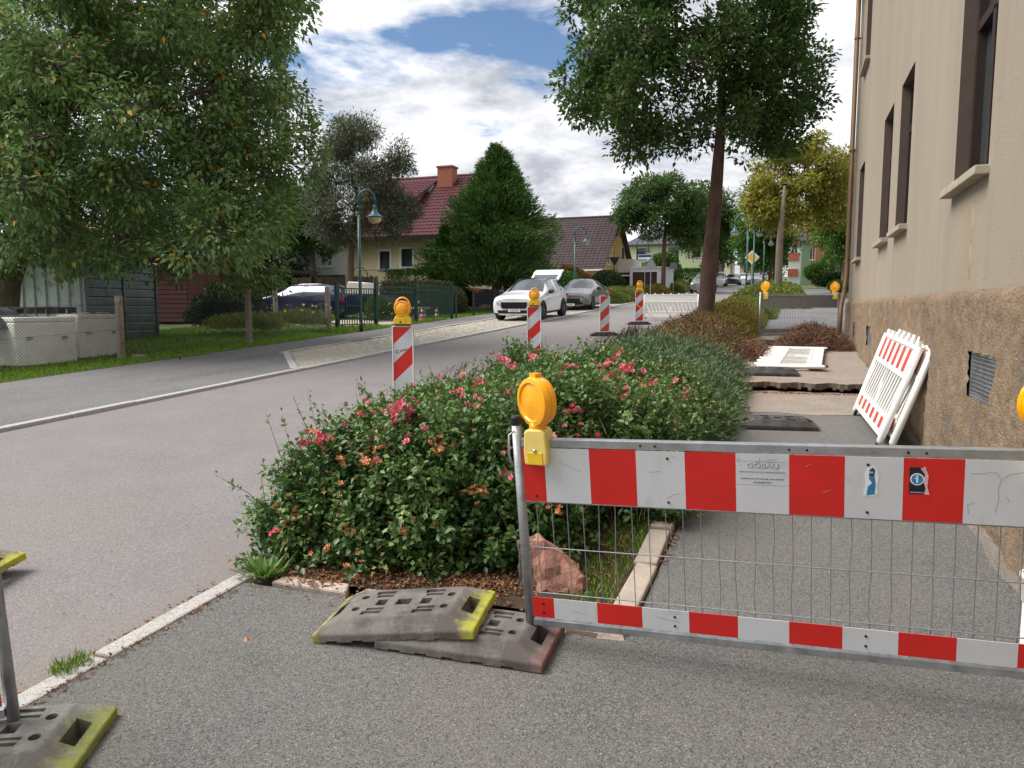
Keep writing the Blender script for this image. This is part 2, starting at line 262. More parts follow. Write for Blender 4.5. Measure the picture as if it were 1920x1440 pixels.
# ---------------------------------------------------------------- mesh helpers
class MB:
    def __init__(s): s.v=[]; s.f=[]; s.m=[]
    def add(s,vs,fs,mi=0,X=None):
        o=len(s.v)
        s.v+= [tuple(X@Vector(p)) for p in vs] if X else [tuple(p) for p in vs]
        s.f+= [tuple(i+o for i in q) for q in fs]; s.m+=[mi]*len(fs); return s
    def box(s,x0,x1,y0,y1,z0,z1,mi=0,X=None):
        return s.add([(x0,y0,z0),(x1,y0,z0),(x1,y1,z0),(x0,y1,z0),(x0,y0,z1),(x1,y0,z1),(x1,y1,z1),(x0,y1,z1)],[(0,3,2,1),(4,5,6,7),(0,1,5,4),(1,2,6,5),(2,3,7,6),(3,0,4,7)],mi,X)
    def tube(s,pts,r,n=8,mi=0,cap=True,X=None):
        pts=[Vector(p) for p in pts]; k=len(pts); rr=r if isinstance(r,(list,tuple)) else [r]*k
        vs=[];fs=[]; t0=(pts[1]-pts[0]).normalized(); up=Vector((0,0,1)) if abs(t0.z)<.9 else Vector((1,0,0)); a=t0.cross(up).normalized()
        for i,p in enumerate(pts):
            t=(pts[min(i+1,k-1)]-pts[max(i-1,0)]).normalized(); a=(a-t*a.dot(t)).normalized(); b=t.cross(a)
            for j in range(n):
                q=2*math.pi*j/n; vs.append(p+(a*math.cos(q)+b*math.sin(q))*rr[i])
        for i in range(k-1):
            for j in range(n): fs.append((i*n+j,i*n+(j+1)%n,(i+1)*n+(j+1)%n,(i+1)*n+j))
        if cap: fs+= [tuple(range(n-1,-1,-1)),tuple(range((k-1)*n,k*n))]
        return s.add(vs,fs,mi,X)
    def lathe(s,prof,n=20,mi=0,X=None,cap=True):
        vs=[];fs=[];k=len(prof)
        for r,z in prof:
            for j in range(n): q=2*math.pi*j/n; vs.append((r*math.cos(q),r*math.sin(q),z))
        for i in range(k-1):
            for j in range(n): fs.append((i*n+j,i*n+(j+1)%n,(i+1)*n+(j+1)%n,(i+1)*n+j))
        if cap: fs+= [tuple(range(n-1,-1,-1)),tuple(range((k-1)*n,k*n))]
        return s.add(vs,fs,mi,X)
    def prism(s,poly,d0,d1,ax='y',mi=0,X=None):
        n=len(poly)
        def P(a,b,d): return (a,d,b) if ax=='y' else ((d,a,b) if ax=='x' else (a,b,d))
        vs=[P(a,b,d0) for a,b in poly]+[P(a,b,d1) for a,b in poly]
        fs=[tuple(range(n)),tuple(range(2*n-1,n-1,-1))]+[(i+n,(i+1)%n+n,(i+1)%n,i) for i in range(n)]
        return s.add(vs,fs,mi,X)
    def mesh(s,name,mats,smooth=False):
        me=bpy.data.meshes.new(name); me.from_pydata(s.v,[],s.f)
        for k in (mats if isinstance(mats,(list,tuple)) else [mats]): me.materials.append(MT[k])
        if any(s.m): me.polygons.foreach_set('material_index',s.m)
        bm=bmesh.new(); bm.from_mesh(me); bmesh.ops.recalc_face_normals(bm,faces=bm.faces); bm.to_mesh(me); bm.free()
        if smooth: me.polygons.foreach_set('use_smooth',[True]*len(me.polygons))
        me.update(); return me
    def build(s,name,mats,parent=None,smooth=False,loc=None,rot=None,bevel=0,kind=None,seg=2,auto=None):
        o=obj(name,s.mesh(name,mats,smooth or bool(auto)),parent,loc,rot)
        if bevel: b=o.modifiers.new('bevel','BEVEL'); b.width=bevel; b.segments=seg; b.limit_method='ANGLE'; b.angle_limit=R(35)
        if auto: e=o.modifiers.new('split','EDGE_SPLIT'); e.split_angle=R(auto)
        if kind: o['kind']=kind
        return o
def obj(name,me,parent=None,loc=None,rot=None):
    o=bpy.data.objects.new(name,me); COL.objects.link(o); o.parent=parent
    if loc is not None: o.location=loc
    if rot is not None: o.rotation_euler=rot
    return o
def tag(o,label,cat,group=None,kind=None):
    if label: o['label']=label
    if cat: o['category']=cat
    if group: o['group']=group
    if kind: o['kind']=kind
    return o
def thing(name,label,cat,loc=(0,0,0),rot=(0,0,0),group=None):
    o=obj(name,None,None,loc,rot); o.empty_display_size=.2; return tag(o,label,cat,group)
def struct(o): o['kind']='structure'; return o
def copy_tree(o,parent=None):
    c=o.copy(); COL.objects.link(c); c.parent=parent
    for ch in list(o.children): copy_tree(ch,c)
    return c
def dup(o,label,loc,rot=None,group=None):
    c=copy_tree(o); c['label']=label; c.location=loc
    if rot is not None: c.rotation_euler=rot
    if group: c['group']=group
    return c
def raw(name,V,F,mat,parent=None,rnd=None,kind=None,smooth=False,loc=None):
    V=np.ascontiguousarray(V,dtype=np.float32).reshape(-1,3); F=np.ascontiguousarray(F,dtype=np.int32); k=F.shape[1]; n=len(F)
    me=bpy.data.meshes.new(name); me.vertices.add(len(V)); me.vertices.foreach_set('co',V.ravel()); me.loops.add(n*k); me.loops.foreach_set('vertex_index',F.ravel())
    me.polygons.add(n); me.polygons.foreach_set('loop_start',np.arange(0,n*k,k,dtype=np.int32))
    try: me.polygons.foreach_set('loop_total',np.full(n,k,dtype=np.int32))
    except Exception: pass
    if smooth: me.polygons.foreach_set('use_smooth',np.ones(n,dtype=bool))
    me.update(calc_edges=True)
    if rnd is not None:
        a=me.attributes.new('rnd','FLOAT','POINT'); a.data.foreach_set('value',np.ascontiguousarray(rnd,dtype=np.float32))
    me.materials.append(MT[mat]); o=obj(name,me,parent,loc)
    if kind: o['kind']=kind
    return o
def unit(a): return a/np.maximum(np.linalg.norm(a,axis=-1,keepdims=True),1e-9)
def kites(pos,d,nr,Ln,W,fold=.25):
    n=len(pos); d=unit(d); s=unit(np.cross(d,nr)); nn=np.cross(s,d); Ln=np.broadcast_to(Ln,(n,))[:,None]; W=np.broadcast_to(W,(n,))[:,None]
    V=np.empty((n,4,3)); V[:,0]=pos; V[:,1]=pos+d*Ln*.45+s*W*.5+nn*W*fold; V[:,2]=pos+d*Ln; V[:,3]=pos+d*Ln*.45-s*W*.5+nn*W*fold
    b=np.arange(n)[:,None]*4; F=np.concatenate([b+np.array([[0,3,2]]),b+np.array([[0,2,1]])],1).reshape(-1,3); return V.reshape(-1,3),F
def foliage(name,pos,d,nr,Ln,W,mat,parent=None,fold=.25,rnd=None,kind=None):
    V,F=kites(pos,d,nr,Ln,W,fold)
    if rnd is None: rnd=NR.random(len(pos))
    return raw(name,V,F,mat,parent,np.repeat(rnd,4),kind)
def rdir(n): return unit(NR.normal(size=(n,3)))
def twigs(A,B,C,r0,r1):            # three-sided tapering twigs A -> C -> B
    n=len(A); r0=np.broadcast_to(r0,(n,)); r1=np.broadcast_to(r1,(n,)); t=unit(B-A); u=unit(np.cross(t,rdir(n))); v=np.cross(t,u); V=np.empty((n,9,3))
    for k,(P,r) in enumerate(((A,r0),(C,(r0+r1)/2),(B,r1))):
        for j in range(3): q=2*math.pi*j/3; V[:,k*3+j]=P+(u*math.cos(q)+v*math.sin(q))*r[:,None]
    q=[]
    for k in range(2):
        for j in range(3): q.append([k*3+j,k*3+(j+1)%3,k*3+3+(j+1)%3,k*3+3+j])
    F=(np.arange(n)[:,None,None]*9+np.array(q)[None]).reshape(-1,4); return V.reshape(-1,3),F
def crown_leaves(cl,n,Ln,W,droop=.3,tips=14,spread=.33,squash=.85,lo=.35):
    cl=np.array(cl); wgt=cl[:,3]**2; wgt=wgt/wgt.sum(); P=[];D=[];T0=[];T1=[];CO=[]
    for c,wg in zip(cl,wgt):
        k=int(n*wg)+1; u=rdir(tips); tb=NR.random(tips); rr=(NR.random(tips)**.5*(1-lo)+lo)[:,None]*c[3]*1.12; tp=c[:3]+u*rr*np.array([1,1,squash])
        T0.append(np.repeat(c[None,:3],tips,0)); T1.append(tp)
        i=NR.integers(0,tips,k); p=tp[i]+NR.normal(size=(k,3))*c[3]*spread; P.append(p); D.append(unit(p-tp[i])*.9+unit(p-c[:3])*.4+rdir(k)*.35-np.array([0,0,droop])); CO.append(tb[i]*.6+.4*NR.random())
    P=np.concatenate(P);D=np.concatenate(D);n=len(P); nr=rdir(n)*.7+np.array([0,0,1])
    return P,D,nr,Ln*NR.uniform(.65,1.25,n),W*NR.uniform(.7,1.2,n),np.concatenate(T0),np.concatenate(T1),np.concatenate(CO)
def tree(name,label,cat,trunk,radii,cl,n,Ln,W,mat,bark='bark',droop=.3,tips=14,spread=.33,group=None,unit_r=.017,fold=.25,squash=.85,odd=.955):
    base=Vector(trunk[0]); t=thing(name,label,cat,base,group=group); b=np.array(base)
    P,D,nr,l_,w_,T0,T1,CO=crown_leaves(cl,n,Ln,W,droop,tips,spread,squash)
    u=NR.random(len(P)); rn=np.where(u>odd,u,np.clip(.62*u/odd+.38*CO,0,1)*min(odd,.955)*.99); foliage('crown',P-b,D,nr,l_,w_,mat,t,fold,rnd=rn,kind='stuff')
    mb=MB(); pts=[Vector(p)-base for p in trunk]; pts[0].z-=.15; rr=list(radii)
    mb.tube([pts[0],pts[0].lerp(pts[1],.12)]+pts[1:],[rr[0]*1.35,rr[0]]+rr[1:],14)
    # limbs as a spanning tree over the clumps, thickness from how much each carries
    nodes=[np.array(p) for p in trunk[1:]]; nt0=len(nodes); nodes+= [np.array(c[:3]) for c in cl]; par=[-1]*len(nodes); A=np.array(nodes)
    inn=list(range(nt0)); best=np.full(len(nodes),1e9); bp=np.zeros(len(nodes),int)
    for i in inn:
        dd=np.linalg.norm(A-A[i],axis=1)*1.15; k=dd<best; best[k]=dd[k]; bp[k]=i
    left=set(range(nt0,len(nodes))); order=[]
    while left:
        j=min(left,key=lambda q:best[q]); left.discard(j); par[j]=bp[j]; order.append(j)
        dd=np.linalg.norm(A-A[j],axis=1)+.25*np.linalg.norm(A[j]-A[nt0-1]); k=dd<best; best[k]=dd[k]; bp[k]=j
    cnt=np.ones(len(nodes))
    for j in reversed(order):
        if par[j]>=nt0: cnt[par[j]]+=cnt[j]
    lm=mb
    for j in order:
        a=Vector(A[par[j]])-base; c=Vector(A[j])-base; mid=a.lerp(c,.5)+Vector(NR.normal(size=3)*.06*(c-a).length); mid.z+=.05*(c-a).length
        r0=unit_r*math.sqrt(cnt[j]+1); lm.tube([a,mid,c],[r0*1.15,r0,unit_r*math.sqrt(cnt[j])*.85],7,cap=False)
    lm.build('trunk',bark,t,smooth=True)
    mid=(T0+T1)/2+NR.normal(size=T0.shape)*.05; V,F=twigs(T0-b,T1-b,mid-b,unit_r*.7,unit_r*.2); raw('twigs',V,F,bark,t,kind='stuff')
    return t
def shrub(name,label,cat,c,rad,n,Ln,W,mat,group=None,boxy=False,lumps=0,part='foliage',stems=0,up=.2,shell=.55,kindpart='stuff',seed=None):
    base=np.array([c[0],c[1],G(c[0],c[1]) if len(c)<3 else c[2]]); t=thing(name,label,cat,base,group=group); rx,ry,rz=rad
    if boxy:
        q=NR.uniform(-1,1,(n,3)); ax=NR.integers(0,3,n); sg=np.where(NR.random(n)<.5,-1,1)*(1-.25*NR.random(n)**2); q[np.arange(n),ax]=sg; q=np.clip(q,-1,1); q+=NR.normal(size=(n,3))*.03; out=unit(q**5)
    else:
        out=rdir(n); q=out*(shell+(1-shell)*NR.random((n,1))**.5); 
        if lumps:
            lc=rdir(lumps); lc[:,2]=abs(lc[:,2]); i=NR.integers(0,lumps,n); q=lc[i]*.62+rdir(n)*.42*NR.random((n,1))**.4; out=unit(q)
    rz=rz if boxy else rz*1.2; pos=q*np.array([rx,ry,rz])+np.array([0,0,rz*(.98 if boxy else .64)]); k=pos[:,2]>.02; pos=pos[k]; out=out[k]; m=len(pos)
    foliage(part,pos,out*.7+rdir(m)*.7+np.array([0,0,up]),out+rdir(m)*.6,Ln*NR.uniform(.6,1.2,m),W*NR.uniform(.7,1.2,m),mat,t,kind=kindpart)
    if stems:
        mb=MB()
        for i in range(stems):
            a=2*math.pi*i/stems; mb.tube([(.05*math.cos(a),.05*math.sin(a),-.05),(rx*.3*math.cos(a),ry*.3*math.sin(a),rz*.7),(rx*.55*math.cos(a),ry*.55*math.sin(a),rz*1.35)],[.025,.018,.006],5)
        mb.build('stems','twig',t)
    return t
def text_mesh(s,size,mat,name,parent,loc,rot,ex=.0004,sx=1,align='CENTER',bold=0):
    cu=bpy.data.curves.new(name,'FONT'); cu.body=s; cu.size=size; cu.extrude=ex; cu.align_x=align; cu.align_y='CENTER'; cu.offset=bold; cu.resolution_u=2
    o=bpy.data.objects.new(name,cu); COL.objects.link(o); bpy.context.view_layer.update()
    me=bpy.data.meshes.new_from_object(o.evaluated_get(bpy.context.evaluated_depsgraph_get())); bpy.data.objects.remove(o); bpy.data.curves.remove(cu)
    me.materials.clear(); me.materials.append(MT[mat]); q=obj(name,me,parent,loc,rot); q.scale=(sx,1,1); return q
def boolean(a,cut,name,mats,bevel=0):
    oa=obj('tmp_a',a); ob=obj('tmp_b',cut)
    if bevel: b=oa.modifiers.new('b','BEVEL'); b.width=bevel; b.segments=2; b.limit_method='ANGLE'; b.angle_limit=R(20)
    m=oa.modifiers.new('x','BOOLEAN'); m.operation='DIFFERENCE'; m.solver='EXACT'; m.object=ob; bpy.context.view_layer.update()
    me=bpy.data.meshes.new_from_object(oa.evaluated_get(bpy.context.evaluated_depsgraph_get())); me.name=name
    bpy.data.objects.remove(oa); bpy.data.objects.remove(ob); me.materials.clear()
    for k in mats: me.materials.append(MT[k])
    return me
def clip(poly,a,b,c):              # keep a*x+b*y<=c
    o=[]
    for i in range(len(poly)):
        p,q=poly[i-1],poly[i]; dp=a*p[0]+b*p[1]-c; dq=a*q[0]+b*q[1]-c
        if (dp<=0)!=(dq<=0): t=dp/(dp-dq); o.append((p[0]+t*(q[0]-p[0]),p[1]+t*(q[1]-p[1])))
        if dq<=0: o.append(q)
    return o
def wall(mb,o,u,v,n,W,H,ops,depth,mi=0,rmi=None,top=None):
    """flat wall with real openings; reveals go back by depth (n = outward normal)"""
    o,u,v,n=map(Vector,(o,u,v,n)); xs=sorted({0,W,*[q for p in ops for q in (p[0],p[1])]}); ys=sorted({0,H,*[q for p in ops for q in (p[2],p[3])]})
    for i in range(len(xs)-1):
        for j in range(len(ys)-1):
            a,b=(xs[i]+xs[i+1])/2,(ys[j]+ys[j+1])/2
            if any(p[0]<a<p[1] and p[2]<b<p[3] for p in ops): continue
            mb.add([o+u*xs[i]+v*ys[j],o+u*xs[i+1]+v*ys[j],o+u*xs[i+1]+v*ys[j+1],o+u*xs[i]+v*ys[j+1]],[(0,1,2,3)],mi)
    r=mi if rmi is None else rmi
    for p in ops:
        c=[o+u*p[0]+v*p[2],o+u*p[1]+v*p[2],o+u*p[1]+v*p[3],o+u*p[0]+v*p[3]]; d=[q-n*depth for q in c]
        for k in range(4): mb.add([c[k],c[(k+1)%4],d[(k+1)%4],d[k]],[(0,1,2,3)],r)
def sheet(name,poly,dz,mat,parent=None,kind='structure',thick=.0):
    mb=MB(); n=len(poly); mb.add([(x,y,G(x,y)+dz) for x,y in poly],[tuple(range(n))])
    if thick:
        mb.add([(x,y,G(x,y)+dz) for x,y in poly]+[(x,y,G(x,y)+dz-thick) for x,y in poly],[(i,(i+1)%n,(i+1)%n+n,i+n) for i in range(n)])
    o=mb.build(name,mat,parent)
    if kind: o['kind']=kind
    return o
# ---------------------------------------------------------------- ground, road, pavements
AT=math.atan(S_)
mb=MB(); ys=[-600,-12,0,40,80,120,160,230,2400]
for i in range(len(ys)-1):
    for a,b in ((-1500,-60),(-60,60),(60,1500)):
        mb.add([(a,ys[i],G(0,ys[i])-.10),(b,ys[i],G(0,ys[i])-.10),(b,ys[i+1],G(0,ys[i+1])-.10),(a,ys[i+1],G(0,ys[i+1])-.10)],[(0,1,2,3)])
ground=struct(mb.build('ground','ground'))
road=sheet('road',[(-8.66,-10),(-2.96,-10),(-2.96,170),(-8.66,170)],-.045,'road')
side_road=sheet('side_road',[(-40,52.5),(-8.66,50.0),(-8.66,57.5),(-40,58.5)],-.041,'road')
sheet('pavement',[(-2.85,-10),(1.2,-10),(1.2,3.36),(-.80,3.36),(-.80,3.30),(-2.85,3.30)],0,'asphalt')
sheet('footpath',[(-.66,3.36),(1.3,3.36),(1.3,11.3),(-.66,11.3)],0,'asphalt')
sheet('concrete_patch',[(-.62,9.35),(-.2,9.5),(.3,9.4),(.75,9.55),(1.05,9.7),(1.1,11.2),(-.62,11.2)],.004,'slab')
# raised slab with a broken, undercut front edge
mb=MB(); n=44; xs=[-.80+i*(2.02)/n for i in range(n+1)]; rr=random.Random(3)
fy=[11.12+.10*(i/n)+.05*math.sin(i*.7)+rr.uniform(-.025,.025) for i in range(n+1)]
for i in range(n):
    x0,x1=xs[i],xs[i+1]; a,b=fy[i],fy[i+1]; h=.135
    mb.add([(x0,a,G(0,a)+h),(x1,b,G(0,b)+h),(x1,20,G(0,20)+h*.6),(x0,20,G(0,20)+h*.6)],[(0,1,2,3)],0)
    c=.055+rr.uniform(-.02,.02)
    mb.add([(x0,a,G(0,a)+h),(x1,b,G(0,b)+h),(x1,b+.01,G(0,b)+c),(x0,a+.01,G(0,a)+c)],[(0,3,2,1)],1)
    mb.add([(x0,a+.01,G(0,a)+c),(x1,b+.01,G(0,b)+c),(x1,b+.16,G(0,b)+.02),(x0,a+.16,G(0,a)+.02)],[(0,3,2,1)],2)
for x,sg in ((xs[0],0),): mb.add([(x,fy[0],G(0,11)+.135),(x,20,G(0,20)+.081),(x,20,G(0,20)-.05),(x,fy[0],G(0,11)-.05)],[(0,1,2,3)],1)
struct(mb.build('raised_slab',['slab','slab_edge','soil']))
sheet('path_beyond',[(-.80,20.0),(1.9,20.0),(3.2,34),(3.2,70),(-.6,70),(-.80,40)],.07,'asphalt_walk')
bed=sheet('planting_bed',[(-2.85,3.42),(-.78,3.48),(-.78,70),(-2.85,70)],.005,'soil')
lw=sheet('left_pavement',[(-12.62,-10),(-8.80,-10),(-8.80,11.80),(-10.98,14.42),(-10.98,48),(-12.62,48)],0,'asphalt_walk')
bay=sheet('parking_bay',[(-8.80,11.80),(-8.80,42),(-10.98,42),(-10.98,14.42)],-.03,'joint')
sheet('driveway',[(-13.0,21.3),(-12.62,21.3),(-12.62,27.6),(-13.0,27.7),(-30,33),(-30,26.5),(-17,25.2)],-.05,'gravel')
sheet('lawn_edge_soil',[(-12.85,-5),(-12.60,-5),(-12.60,21),(-12.85,21)],-.015,'soil')
# kerb stones, one by one
def kerb_mesh(w_,l_,h_,mat,seed):
    mb=MB(); mb.box(-w_/2,w_/2,-l_/2,l_/2,-h_,0); o=mb.build('kerb_stone',mat,None,bevel=.012); me=bpy.data.meshes.new_from_object(o.evaluated_get(bpy.context.evaluated_depsgraph_get())); bpy.data.objects.remove(o); return me
def kerb_row(x,y0,y1,l_,w_,mat,parent,top=.004,jit=.012,h=.22,slant=0):
    me=[kerb_mesh(w_,l_*k,h,mat,0) for k in (.985,.97,.99)]; y=y0; rr=random.Random(int(x*100+y0*10)); bpy.context.view_layer.update()
    while y<y1-.3*l_:
        o=obj('kerb_stone',rr.choice(me),parent,(x+slant*(y-y0)+rr.uniform(-jit,jit),y+l_/2,G(0,y+l_/2)+top+rr.uniform(-jit,jit)*.5),(AT,rr.uniform(-.01,.01),rr.uniform(-.006,.006)-math.atan(slant))); y+=l_
kerb_row(-8.73,-3,44,1.0,.14,'granite',road)
kerb_row(-11.05,14.3,42,1.0,.13,'granite_warm',lw)
kerb_row(-2.905,-.6,3.1,1.0,.115,'granite',road,.006)
kerb_row(-2.905,3.2,4.2,.5,.115,'granite',road,-.002,.02)
kerb_row(-2.905,4.2,50,1.0,.115,'granite',road)
# splayed kerb at the start of the bay
mb=MB(); mb.box(-.07,.07,-.85,.85,-.2,0); me=mb.mesh('kerb_stone','granite')
for k in (0,1):
    t=(k+.5)/2; x=-8.80+(-10.98+8.80)*t; y=11.80+2.62*t
    obj('kerb_stone',me,lw,(x,y,G(0,y)+.006),(AT*.7,0,math.atan2(2.18,2.62)))
# bed edging, cracked pieces of stone
rr=random.Random(5); y=3.42; k=0
while y<13.4:
    l_=rr.choice((.45,.62,.8,.95)); mb=MB(); a,b=-.062+rr.uniform(-.015,.015),.065+rr.uniform(-.015,.015)
    mb.prism([(a,-l_/2+.012),(b,-l_/2+rr.uniform(.01,.06)),(b+rr.uniform(-.02,.02),l_/2-.02),(a+rr.uniform(-.02,.02),l_/2-.012)],-.15,0,'z')
    mb.build('edging_stone','granite_warm',bed,loc=(-.735+rr.uniform(-.015,.015),y+l_/2,G(0,y+l_/2)+.035+rr.uniform(-.012,.012)),rot=(AT,rr.uniform(-.05,.05),rr.uniform(-.03,.03)),bevel=.012); y+=l_
for i,(x,l_) in enumerate(((-2.45,.5),(-1.95,.42),(-.86,.24))):
    mb=MB(); mb.prism([(-l_/2,-.05),(l_/2,-.06),(l_/2-.05,.05),(-l_/2+.04,.045)],-.12,0,'z'); mb.build('edging_stone','granite_warm',bed,loc=(x,3.40,G(0,3.4)+.012),rot=(AT,rr.uniform(-.03,.03),rr.uniform(-.05,.1)),bevel=.012)
# cobbles of the parking bay: the nearest as single stones, the rest joined
cm=[]
for k in range(6):
    mb=MB(); a,b=.052*rr.uniform(.85,1.05),.052*rr.uniform(.85,1.05); p=[(-a,-b*.8),(-a*.7,-b),(a*.8,-b),(a,-b*.6),(a*.95,b*.8),(a*.6,b),(-a*.8,b*.95),(-a,b*.5)]
    q=[(x*.78,y*.78) for x,y in p]; v=[(x,y,-.05) for x,y in p]+[(x,y,-.008) for x,y in p]+[(x,y,0) for x,y in q]
    f=[(i,(i+1)%8,8+(i+1)%8,8+i) for i in range(8)]+[(8+i,8+(i+1)%8,16+(i+1)%8,16+i) for i in range(8)]+[tuple(range(16,24))]; mb.add(v,f); cm.append((mb,mb.mesh('cobblestone','cobble')))
spots=[]; y=11.9
while y<41:
    x=-8.86
    while x>-10.93:
        yy=y+.03*math.sin(x*9)+rr.uniform(-.012,.012)
        if x>-8.80-(yy-11.80)*2.18/2.62+.12: spots.append((x+rr.uniform(-.01,.01),yy))
        x-=.116
    y+=.116
spots.sort(key=lambda s:s[1]); rest=MB()
for i,(x,y) in enumerate(spots):
    k=rr.randrange(6); z=G(0,y)-.008+rr.uniform(-.006,.006); a=rr.uniform(-.2,.2)
    if i<300: obj('cobblestone',cm[k][1],bay,(x,y,z),(AT,0,a))
    else: rest.add(cm[k][0].v,cm[k][0].f,0,Matrix.Translation((x,y,z))@Matrix.Rotation(a,4,'Z'))
rest.build('cobblestones','cobble',bay,kind='stuff')
# ---------------------------------------------------------------- rendered building on the right
BL=Vector((1.25,9,.3))
bld=thing('apartment_building','tall beige rendered building with rough brown plinth along the footpath','building',BL)
def brel(mb): mb.v=[tuple(Vector(p)-BL) for p in mb.v]; return mb
Y0,Y1,ZP,ZT=-3.0,19.4,1.82,9.0
wy=[(6.15,7.35),(10.1,11.2),(12.0,13.15),(16.45,17.6)]
mb=MB(); ops=[]
for a,b in wy: ops+= [(a-Y0,b-Y0,2.68-ZP,4.55-ZP),(a-Y0,b-Y0,6.52-ZP,8.4-ZP)]
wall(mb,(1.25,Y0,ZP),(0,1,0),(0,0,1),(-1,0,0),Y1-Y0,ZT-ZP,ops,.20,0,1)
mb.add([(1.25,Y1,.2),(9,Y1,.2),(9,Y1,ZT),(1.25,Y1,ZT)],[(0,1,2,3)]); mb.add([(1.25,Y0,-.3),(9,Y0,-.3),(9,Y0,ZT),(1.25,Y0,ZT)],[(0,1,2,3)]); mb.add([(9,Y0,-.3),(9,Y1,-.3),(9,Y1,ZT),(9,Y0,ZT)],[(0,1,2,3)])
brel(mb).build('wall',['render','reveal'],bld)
mb=MB(); mb.add([(.85,Y0-.3,ZT+.1),(.85,Y1+.3,ZT+.1),(5,Y1-3,ZT+3.2),(5,Y0+3,ZT+3.2),(9.3,Y0-.3,ZT+.1),(9.3,Y1+.3,ZT+.1)],[(0,1,2,3),(1,5,2),(5,4,3,2),(4,0,3)]); mb.box(.86,9.3,Y0-.3,Y1+.3,ZT,ZT+.09)
brel(mb).build('roof','slate',bld)
for a,b in wy:
    for z0,z1 in ((2.68,4.55),(6.52,8.4)):
        mb=MB(); x=1.40
        for q in ((a,a+.07,z0,z1),(b-.07,b,z0,z1),(a+.07,b-.07,z1-.07,z1),(a+.07,b-.07,z0,z0+.09),((a+b)/2-.05,(a+b)/2+.05,z0+.09,z1-.60),(a+.07,b-.07,z1-.62,z1-.54)): mb.box(x-.05,x+.045,q[0]+.001,q[1]-.001,q[2]+.001,q[3]-.001)
        wf=brel(mb).build('window','frame_brown',bld)
        mb=MB(); mb.box(1.415,1.425,a+.05,b-.05,z0+.05,z1-.05); brel(mb).build('pane','house_glass',wf)
        mb=MB(); mb.box(1.155,1.39,a-.05,b+.05,z0-.065,z0+.0); brel(mb).build('window_sill','stone_sill',bld,bevel=.008)
mb=MB(); cp=[(6.50,2.60),(6.53,2.45),(6.50,2.30),(6.54,2.16),(6.52,2.02),(6.56,1.9)]
mb.tube([(1.249,a,b) for a,b in cp],.005,4); brel(mb).build('crack','stone_sill',bld)
# plinth: coarse thrown plaster as relief
from mathutils import noise as mn
VENT=[(5.44,6.12,1.07,1.375),(8.75,9.42,1.07,1.375),(13.15,13.85,1.07,1.375),(16.15,16.8,1.07,1.375)]
d=.04; ny=int((Y1-3.0)/d)+1; z0=.0; nz=int(round((ZP-z0)/d))+1
yy=3.0+np.arange(ny)*d; yy[-1]=Y1; zz=z0+np.arange(nz)*(ZP-z0)/(nz-1); V=np.zeros((ny,nz,3))
for i in range(ny):
    for j in range(nz):
        p=Vector((0,yy[i],zz[j])); h=.020*mn.noise(p*1.6)+.018*mn.noise(p*8)+.020*mn.noise(p*19)
        foot=max(0,1-(zz[j]-S_*yy[i])/.45)
        h+=foot*.05*(mn.noise(p*3.1)-.1)
        V[i,j]=(1.20-h-(.0 if j<nz-1 else -.035),yy[i],zz[j])
idx=np.arange(ny*nz).reshape(ny,nz); F=[]
for i in range(ny-1):
    for j in range(nz-1):
        a,b=yy[i]+d/2,zz[j]+d/2
        if any(q[0]<a<q[1] and q[2]<b<q[3] for q in VENT): continue
        F.append((idx[i,j],idx[i,j+1],idx[i+1,j+1],idx[i+1,j]))
raw('plinth',V.reshape(-1,3)-np.array(BL),np.array(F),'plinth',bld,smooth=True)
mb=MB(); mb.box(1.20,1.24,Y0,3.0,-.3,ZP-.01); brel(mb).build('plinth_end','plinth',bld)
for q in VENT:
    mb=MB(); x0,x1=1.21,1.245; a,b,c,e=q[0]-.02,q[1]+.02,q[2]-.02,q[3]+.02
    for r in ((a,a+.03,c,e),(b-.03,b,c,e),(a+.03,b-.03,c,c+.03),(a+.03,b-.03,e-.03,e)): mb.box(x0+.005,x1,r[0],r[1],r[2],r[3])
    vf=brel(mb).build('vent','galv',bld)
    mb=MB(); mb.box(1.238,1.246,a,b,c,e); brel(mb).build('vent_backing','dark',vf)
    mb=MB(); k=int((b-a-.06)/.035)
    for i in range(k): y=a+.03+(i+.5)*(b-a-.06)/k; mb.box(1.224,1.230,y-.0045,y+.0045,c+.03,e-.03)
    k=10
    for i in range(k): z=c+.03+(i+.5)*(e-c-.06)/k; mb.box(1.221,1.2235,a+.03,b-.03,z-.0045,z+.0045)
    brel(mb).build('grille','galv',vf)
# sandy dirt that has washed down along the wall foot
mb=MB(); rr=random.Random(9); pts=[]; y=3.2
while y<11: pts.append((1.22-.06-.20*abs(mn.noise(Vector((0,y*.5,4))))-.05*mn.noise(Vector((0,y*1.7,7))),y)); y+=.05
for i in range(len(pts)-1): mb.add([(pts[i][0],pts[i][1],G(0,pts[i][1])+.004),(1.26,pts[i][1],G(0,pts[i][1])+.05),(1.26,pts[i+1][1],G(0,pts[i+1][1])+.05),(pts[i+1][0],pts[i+1][1],G(0,pts[i+1][1])+.004)],[(0,1,2,3)])
mb.build('washed_sand','sand',kind='stuff')
bpy.data.objects['washed_sand']['label']='pinkish brown sand washed along the foot of the wall'; bpy.data.objects['washed_sand']['category']='sand'
